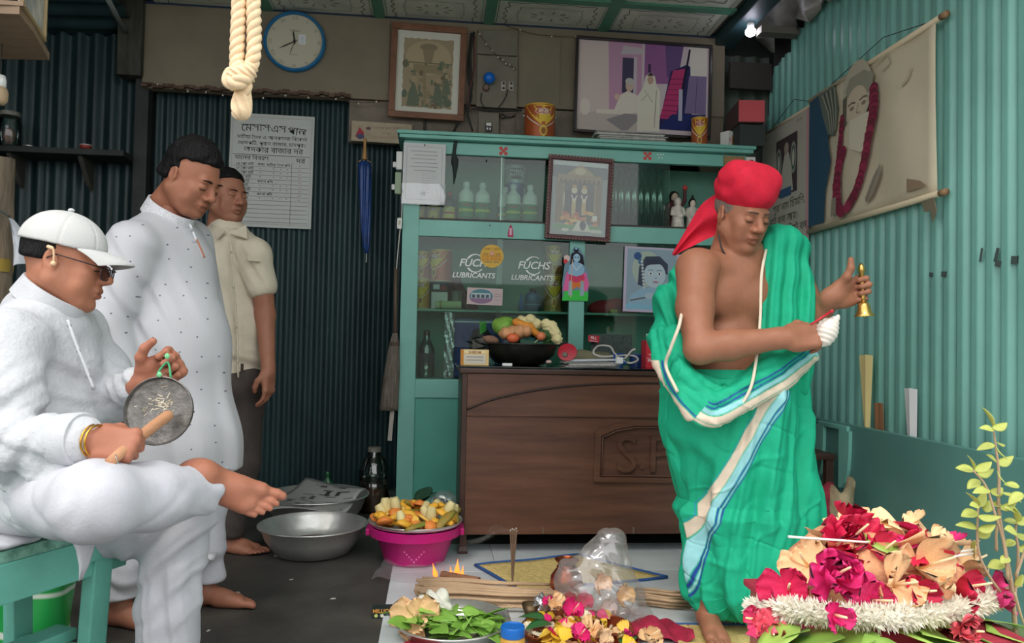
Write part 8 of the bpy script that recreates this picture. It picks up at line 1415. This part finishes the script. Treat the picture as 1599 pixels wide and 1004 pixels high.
# ================================================================ flower heap, plastic bag, altar with garland, potted plant
def petal_grid(l, w, curl, ruf, cup=.15, n=8, m_=9, seed=0):
    rows = []; r = random.Random(seed); ph = r.uniform(0, 6)
    for i in range(n):
        t = i/(n-1); ww = w*(.18+.82*math.sin(min(1, t*1.08)*math.pi*.62)**1.1)*(1 if t < .85 else 1-.5*((t-.85)/.15)**2); row = []
        for j in range(m_): u = -1+2*j/(m_-1); row.append((l*t*(1-.10*u*u*t)*math.cos(curl*t), ww*u, l*t*math.sin(curl*t)*.8+cup*ww*u*u+ruf*t*t*math.sin(u*9+ph)+ruf*.5*t*math.sin(u*17+ph)))
        rows.append(row)
    return np.array(rows)
FM = {}
def fmat(c): return M('petal_%d_%d_%d' % c, c, .55, var=.14, scale=26, bump=.15, bscale=90)
PEACH, PINK, CRIM, YEL = (250, 200, 150), (226, 44, 120), (206, 24, 70), (238, 196, 50)
def pmesh(c, l, w, curl, ruf, seed):
    k = (c, l, w, curl, ruf, seed)
    if k not in FM: FM[k] = mesh_only(MB().grid(petal_grid(l, w, curl, ruf, seed=seed), thick=.0008), 'petal', fmat(c))
    return FM[k]
def hibiscus(label, c, axis, col, r=.055, double=False, group=None, stamen=True, spin=0, curl=.5):
    T = thing('hibiscus', label, 'flower', c, group); F_ = frame(axis)
    for ly in range(3 if double else 1):
        n_ = 5 if ly < 2 else 4
        for k in range(n_): put_copy(pmesh(col, 1.0, .50, curl, .10 if not double else .14, (k+ly) % 3), 'petal', c, F_@rot('Z', spin+k*2*math.pi/n_+ly*.6+.25*math.sin(k*2.3+spin))@rot('X', .35*math.sin(k*1.7+spin))@rot('Y', -.35-.35*ly+.35*math.sin(k*2.9+spin)), r*(1-.18*ly)*(1+.2*math.sin(k*4.1+spin)), parent=T)
    if stamen: MB().tube([c, c+F_@np.array([.1, 0, .7])*r, c+F_@np.array([.2, 0, 1.1])*r], [.0025, .002, .0015], 6).build('stamen', M('stamen_cream', (240, 214, 170), .6), T, smooth=True)
    return T
def loose(label, cat, c, R, col, l, w=.6, group=None, seed=0, curl=.4): return put_copy(pmesh(col, 1.0, w, curl, .06, seed), 'petal', c, R, l, label, cat, group)
# ---- plate of mixed flowers, centre front
fq = PZ(905, 1000, .010); cp = thing('copper_tray', 'copper tray heaped with mixed petals and flowers', 'tray', fq); MB().lathe([(.14, 0), (.16, .004), (.19, .03), (.188, .033), (.156, .008), (.0005, .006)], 44, t=fq).build('tray', CU, cp, smooth=True, auto=50); a = np.linspace(0, 2*math.pi, 44, endpoint=False); MB().tube(np.stack([fq[0]+.19*np.cos(a), fq[1]+.19*np.sin(a), np.full(44, fq[2]+.031)], 1), .003, 6, closed=True).build('rim', CU, cp, smooth=True)
rr = random.Random(31); cols = [PEACH, YEL, PINK, (240, 226, 196), YEL, PEACH, (230, 190, 70)]
for k in range(90):
    a, d = rr.uniform(0, 6.28), .175*math.sqrt(rr.random()); c = cols[k % 7]; loose({PEACH: 'loose peach petal', YEL: 'loose yellow petal', PINK: 'loose pink petal'}.get(c, 'loose cream petal')+' in copper tray', 'petal', fq+np.array([d*math.cos(a), d*math.sin(a), .018+.035*rr.random()*(1-d/.25)]), rr3(rr), c, rr.uniform(.03, .05), rr.choice([.45, .6]), 'loose petals in the copper tray', k % 3)
for k, (px, py, z, col, r, lbl) in enumerate(((893, 958, .07, PINK, .05, 'pink hibiscus at back of copper tray'), (866, 945, .09, PEACH, .04, 'peach flower beside silver wrapper'), (925, 985, .06, PEACH, .045, 'peach flower in middle of copper tray'), (905, 995, .06, PINK, .04, 'pink flower at front of copper tray'), (858, 940, .085, PINK, .025, 'small pink bud beside peach flower'), (1010, 1000, .04, PEACH, .05, 'peach flower by dark red cloth'), (945, 1004, .05, (240, 206, 170), .035, 'pale peach flower at tray edge'))): hibiscus(lbl, PZ(px, py, z), (rr.uniform(-.3, .3), -.6, .8), col, r, spin=k)
hibiscus('large peach hibiscus lying over edge of leaf tray', P(652, 965, 2.5), (-.2, -.85, .45), PEACH, .085, spin=.4, curl=.25)
for k, (px, py, z) in enumerate(((850, 968, .06), (862, 975, .055), (985, 992, .04))): put_copy(leafmesh(.09, .03, .3, mat=M('dark_mango_leaf', (52, 104, 56), .35)), 'mango_leaf', PZ(px, py, z), rot('Z', 2.6+.8*k)@rot('Y', -.2), 1, 'dark green leaf on flower tray', 'leaf', 'dark leaves on the flower tray')
crumple('silver_wrapper', 'crumpled silver wrapper beside pink bud', 'wrapper', PZ(846, 945, .06), .028, M('silver_foil'), 5, h=.004, amp=.35, fr=8)
# clear bag of flowers: body, twisted top
bgq = PZ(945, 962, .012); S = Solid(); S.ell(P(940, 925, 2.62), (.13, .09, .10), k=0); S.rc(P(925, 885, 2.62), P(905, 905, 2.62), .06, .08, k=.05); S.rc(P(935, 875, 2.62), P(948, 848, 2.62), .065, .05, k=.04); S.rc(P(960, 900, 2.62), P(962, 850, 2.62), .06, .035, k=.04); S.rc(P(985, 945, 2.60), P(1000, 960, 2.60), .06, .04, k=.04)
V, Q = S.mesh(.006); V = fold_disp(V, Q, lambda p: .012*np.abs(noise3(p, 6, 3))+.006*np.abs(noise3(p, 16, 4))-.008); o = put('plastic_bag', V, Q, film_mat('thin_bag_plastic', (232, 226, 224), .68, .4), None); tag(o, 'clear plastic bag of flowers standing on tiles', 'bag')
for px, py, col, r, lb in ((935, 912, PEACH, .05, 'peach flower inside clear plastic bag'), (910, 940, PINK, .045, 'pink flower inside clear plastic bag'), (972, 930, (240, 190, 110), .05, 'yellow-orange flower inside clear plastic bag'), (950, 950, (236, 226, 222), .04, 'white flower inside clear plastic bag'), (892, 935, CRIM, .03, 'crimson flower inside clear plastic bag')): hibiscus(lb, P(px, py, 2.63), (rr.uniform(-.4, .4), -.8, .4), col, r, stamen=False)
# dark red cloth
rows = [[PZ(990+95*u-10*v, 1004-38*v*(1-.5*abs(u-.4)), .012)+np.array([0, 0, .045*math.sin(math.pi*min(1, v+.1))*(.6+.4*math.sin(6*u))+.008*math.sin(14*u+5*v)]) for u in np.linspace(0, 1, 20)] for v in np.linspace(0, 1, 12)]; tag(MB().grid(np.array(rows), thick=.004).build('red_cloth', M('crimson_net_cloth', (150, 26, 56), .8, var=.35, scale=30, bump=.3), smooth=True, auto=70), 'crumpled dark red cloth on tiles near bare foot', 'cloth')
rows = [[PZ(760+u*65+10*v, 1004-22*v, .010) for u in (0, 1)] for v in (0, 1)]
mt2 = thing('prayer_mat', 'straw mat under the bare foot of the priest', 'mat', (1.0, 2.45, .009)); MB().box((1.10, 2.40, .0115), (.62, .26, .005), R=rot('Z', -.08)).build('straw', M('yellow_straw'), mt2)
for s in (-1, 1): MB().tube([np.array([1.10, 2.40, .013])+rot('Z', -.08)@np.array([x, s*.13, 0]) for x in (-.31, .31)], .0055, 8).build('blue_border', M('blue_binding'), mt2, smooth=True)
# ---- altar at right front
ax_, ay, az = .70, 1.17, .562; pl = thing('plinth', 'brick plinth covered with dark red striped cloth', 'plinth', (ax_, ay, 0)); slab('plinth_body', ax_-.14, ay-.14, .002, ax_+.14, ay+.14, az-.025, M('brick_plinth', (140, 84, 66), .9, var=.3, scale=12), pl); slab('cover_cloth', ax_-.15, ay-.15, az-.03, ax_+.15, ay+.15, az-.018, M('dark_red_cover', (150, 40, 56), .85, var=.2, scale=30), pl, .004)
AC = np.array([ax_, ay, az]); S = Solid(); S.ell(AC+np.array([0, 0, .03]), (.135, .135, .08), k=0); V, Q = S.mesh(.006); V = fold_disp(V, Q, lambda p: .008*noise3(p, 9, 2)); core = put('flower_mound', V, Q, M('mixed_petal_heap', (206, 100, 84), .8, var=.5, scale=30, col2=(236, 180, 130)), None); tag(core, 'heap of petals behind the white garland', 'petals'); core['kind'] = 'stuff'
# garland: thousands of thin white florets around a ring
gp = bez([P(a_, b_, y_) for a_, b_, y_ in ((1178, 952, 1.16), (1200, 950, 1.10), (1245, 953, 1.03), (1320, 962, .985), (1400, 963, .985), (1475, 954, 1.02), (1535, 938, 1.09), (1556, 930, 1.16))], 12); gt_ = np.gradient(gp, axis=0); gt_ /= np.linalg.norm(gt_, axis=1)[:, None]
gd = thing('garland', 'thick white tuberose garland laid across front of flower heap', 'garland', gp[len(gp)//2]); n_ = 2400; rg = np.random.default_rng(4); u_ = rg.uniform(0, len(gp)-1.001, n_); i_ = u_.astype(int); fr_2 = (u_-i_)[:, None]; ctr = gp[i_]*(1-fr_2)+gp[i_+1]*fr_2; tg = gt_[i_]; ph = rg.uniform(0, 6.283, n_); r0 = .016
e1 = np.cross(tg, [0, 0, 1.]); e1 /= np.linalg.norm(e1, axis=1)[:, None]; e2 = np.cross(e1, tg); nn = e1*np.cos(ph)[:, None]+e2*np.sin(ph)[:, None]; d = nn+.5*rg.normal(size=(n_, 3)); d /= np.linalg.norm(d, axis=1)[:, None]; sd = np.cross(d, tg+.3*rg.normal(size=(n_, 3))); sd /= np.linalg.norm(sd, axis=1)[:, None]; b0 = ctr+nn*r0*.5; L_ = rg.uniform(.009, .015, n_)[:, None]; w_ = .0020
V = np.stack([b0-sd*w_*.5, b0+sd*w_*.5, b0+d*L_*.6+sd*w_, b0+d*L_+nn*.002, b0+d*L_*.6-sd*w_], 1).reshape(-1, 3); f5 = np.arange(n_)[:, None]*5+np.arange(5); m = MB(); m.add(V, [tuple(q) for q in f5.tolist()]); m.build('florets', M('tuberose_white', (232, 224, 208), .6), gd, kind='stuff'); MB().tube(gp, r0*.85, 10).build('core', M('garland_core', (220, 212, 190), .8, bump=1, bscale=220, var=.2, scale=90), gd, smooth=True)
def ap(px, py, Y=1.12): return P(px, py, Y)
for px, py, Y, ax0, col, r, dbl, lb in ((1325, 848, 1.13, (-.1, -.75, .65), CRIM, .058, True, 'crimson double hibiscus on top of the garland heap'), (1300, 902, 1.06, (-.2, -.85, .5), PINK, .055, True, 'bright pink double hibiscus on front of heap'), (1435, 888, 1.06, (.1, -.85, .5), PEACH, .062, False, 'wide peach hibiscus on front of heap'), (1262, 884, 1.12, (-.7, -.5, .5), PEACH, .045, False, 'peach flower at side of crimson hibiscus'), (1490, 920, 1.08, (.5, -.7, .4), CRIM, .05, False, 'crimson hibiscus beside wide peach hibiscus'), (1500, 888, 1.2, (.5, -.4, .6), PEACH, .045, False, 'peach flower behind crimson hibiscus'), (1232, 922, 1.08, (-.5, -.7, .4), (222, 44, 96), .045, False, 'rose hibiscus tucked behind garland'), (1395, 915, 1.03, (0, -.9, .4), (236, 190, 140), .045, False, 'pale peach flower above garland'), (1360, 938, 1.02, (0, -.9, .3), (224, 50, 110), .04, False, 'rose petals above garland middle'), (1428, 925, 1.02, (.1, -.9, .35), CRIM, .035, False, 'small crimson flower above garland'), (1192, 968, 1.10, (-.8, -.5, .2), (236, 70, 120), .034, False, 'pink flower at one end of garland'), (1545, 925, 1.12, (.8, -.5, .3), (226, 60, 130), .045, False, 'pink flower at other end of garland'), (1303, 960, .962, (-.1, -.95, .2), PINK, .026, False, 'pink flower tied across garland'), (1212, 992, 1.05, (-.6, -.7, .3), (240, 90, 110), .036, True, 'coral pink flower under garland'), (1500, 985, 1.0, (.2, -.9, .3), (232, 96, 110), .032, True, 'coral flower on leaves under garland'), (1370, 870, 1.10, (.0, -.7, .7), (222, 40, 90), .045, False, 'rose flower beneath crimson hibiscus')): hibiscus(lb, ap(px, py, Y), ax0, col, r*.93, dbl, spin=px*.1, curl=.35)
loose('upright peach petal standing behind crimson hibiscus', 'petal', ap(1405, 868, 1.16), frame((-.75, -.1, .75), (.1, -1, .1))@np.array([[0, 1, 0], [0, 0, 1], [1, 0, 0.]]), PEACH, .075, .6, None, 1, .2)
for k in range(28):
    a, d = rr.uniform(3.3, 6.2), .12*math.sqrt(rr.random()); c = [PEACH, CRIM, (236, 196, 150), PINK, PEACH][k % 5]; loose({PEACH: 'loose peach', CRIM: 'loose crimson', PINK: 'loose pink'}.get(c, 'loose cream')+' petal on the altar heap', 'petal', AC+np.array([d*math.cos(a), d*math.sin(a), .055+.065*math.sqrt(max(0, 1-(d/.135)**2))]), rr3(rr), c, rr.uniform(.03, .05), rr.choice([.45, .6]), 'loose petals on the altar heap', k % 3)
st_ = thing('hibiscus_stamen', 'pale stamen standing up from peach hibiscus', 'stamen', ap(1415, 850)); MB().tube([ap(1405, 862), ap(1420, 840), ap(1436, 826)], .0016, 6).build('stalk', M('stamen_cream'), st_, smooth=True); MB().ell(ap(1430, 833), (.006, .004, .004)).build('pollen', M('pollen_pink', (230, 150, 140), .7), st_, smooth=True)
for k, (x0, y0, x1, y1) in enumerate(((1231, 838, 1385, 849), (1455, 868, 1521, 858), (1470, 872, 1519, 864), (1315, 880, 1400, 873))): o = MB().tube([ap(x0, y0, 1.08), ap(x1, y1, 1.1)], .0019, 7).build('white_stick', M('white_stick', (236, 230, 220), .6), smooth=True); tag(o, ('long white stick resting across crimson hibiscus', 'upper thin white stick behind peach flower', 'lower thin white stick behind peach flower', 'grey stick below crimson hibiscus')[k], 'stick')
GL_ = [leafmesh(.14, .05, .25, mat=M('pale_green_leaf', (150, 180, 84), .45, var=.15, scale=8), wav=.001, vfold=.12), leafmesh(.12, .042, .35, mat=M('mid_green_leaf', (128, 164, 70), .45, var=.15, scale=8), vfold=.12)]
for k, (px, py, Y, rz, ry) in enumerate(((1400, 985, 1.0, -.25, .15), (1375, 992, .97, 2.9, .1), (1440, 990, .98, .3, .25), (1320, 996, .97, 2.6, .2), (1460, 975, 1.05, .0, .2), (1530, 968, 1.08, .5, .1), (1540, 985, 1.05, -.1, .2), (1265, 985, 1.0, 2.2, .4), (1250, 978, 1.02, 3.2, .3), (1350, 990, .96, -1.2, .5), (1395, 868, 1.07, 1.5, -.5))): put_copy(GL_[k % 2], 'betel_leaf', ap(px, py, Y), rot('Z', rz)@rot('Y', ry), .55 if k in (7, 8, 10) else 1, 'broad pale green leaf around the garland', 'leaf', 'broad leaves under the garland')
# ---- young plant in a pot at the right
pt_ = thing('potted_plant', 'young leafy plant with thin stems beside the garland', 'plant', (.93, 1.10, 0)); pc = np.array([P(1586, 1004, 1.10)[0]+.02, 1.10, 0]); MB().lathe([(.055, .002), (.07, .25), (.078, .26), (.078, .28), (.07, .28), (.066, .255), (.0005, .25)], 30, t=pc+np.array([0, 0, .06])).build('pot', M('terracotta', (168, 96, 70), .8, var=.15, scale=14), pt_, smooth=True, auto=50); MB().lathe([(.066, .31), (.0005, .325)], 24, t=pc).build('soil', M('dark_soil', (70, 56, 46), .95), pt_); MB().lathe([(.075, 0), (.075, .06), (.0005, .06)], 4, t=pc, R=rot('Z', .785)).build('pot_stand', M('brick_plinth'), pt_)
STM = M('pale_brown_stem', (176, 150, 120), .7); stems = ([(1586, 1150), (1586, 1004), (1580, 920), (1572, 870), (1560, 800), (1560, 745), (1556, 705), (1551, 668)], [(1576, 938), (1548, 905), (1528, 860), (1527, 800), (1530, 790)], [(1574, 905), (1568, 850), (1556, 810), (1540, 760), (1520, 735)], [(1582, 950), (1590, 870), (1586, 830), (1588, 815)], [(1586, 900), (1600, 860), (1612, 830)], [(1584, 925), (1594, 960), (1604, 985)], [(1556, 860), (1556, 830), (1563, 800)])
for k, s in enumerate(stems): p = bez([P(a, b_, 1.10-.012*(k % 3)) for a, b_ in s], 6); MB().tube(p, np.linspace(.0042 if k == 0 else .0026, .0014, len(p)), 6).build('stem', STM, pt_, smooth=True)
PLM = [leafmesh(.034, .0085, .3, mat=M('tulsi_leaf', (176, 184, 92), .5, var=.15, scale=20), vfold=.2), leafmesh(.028, .0095, .1, mat=M('tulsi_leaf'), vfold=.2)]; rr = random.Random(8)
for k, (px, py, a_) in enumerate(((1551, 668, 90), (1551, 670, 20), (1551, 672, 160), (1556, 690, -20), (1553, 695, 185), (1556, 698, -60), (1558, 725, 10), (1556, 722, 140), (1558, 735, -80), (1521, 735, 170), (1521, 733, 100), (1522, 735, 30), (1528, 742, 5), (1530, 750, 210), (1545, 765, 175), (1550, 772, 20), (1528, 790, 120), (1528, 790, 170), (1528, 792, 50), (1526, 800, 190), (1527, 806, -10), (1540, 800, 60), (1526, 825, 160), (1528, 828, 20), (1524, 845, 260), (1526, 838, 30), (1588, 815, 100), (1588, 816, 170), (1588, 818, 20), (1587, 832, 160), (1586, 835, -20), (1585, 845, 200), (1590, 800, 150), (1592, 760, 170), (1594, 785, 140), (1575, 870, 200), (1590, 860, 10), (1568, 880, 190), (1596, 770, 200), (1565, 790, 170), (1563, 795, 15), (1584, 915, 60))): put_copy(PLM[k % 2], 'leaf', P(px, py, 1.10-.012*(k % 3)), frame(np.cross(nrm([math.cos(math.radians(a_)), -.3*(k % 3-1), math.sin(math.radians(a_))]), nrm((rr.uniform(-.3, .3), -.6, -.4))), [math.cos(math.radians(a_)), -.3*(k % 3-1), math.sin(math.radians(a_))]), rr.uniform(.62, .95), parent=pt_)
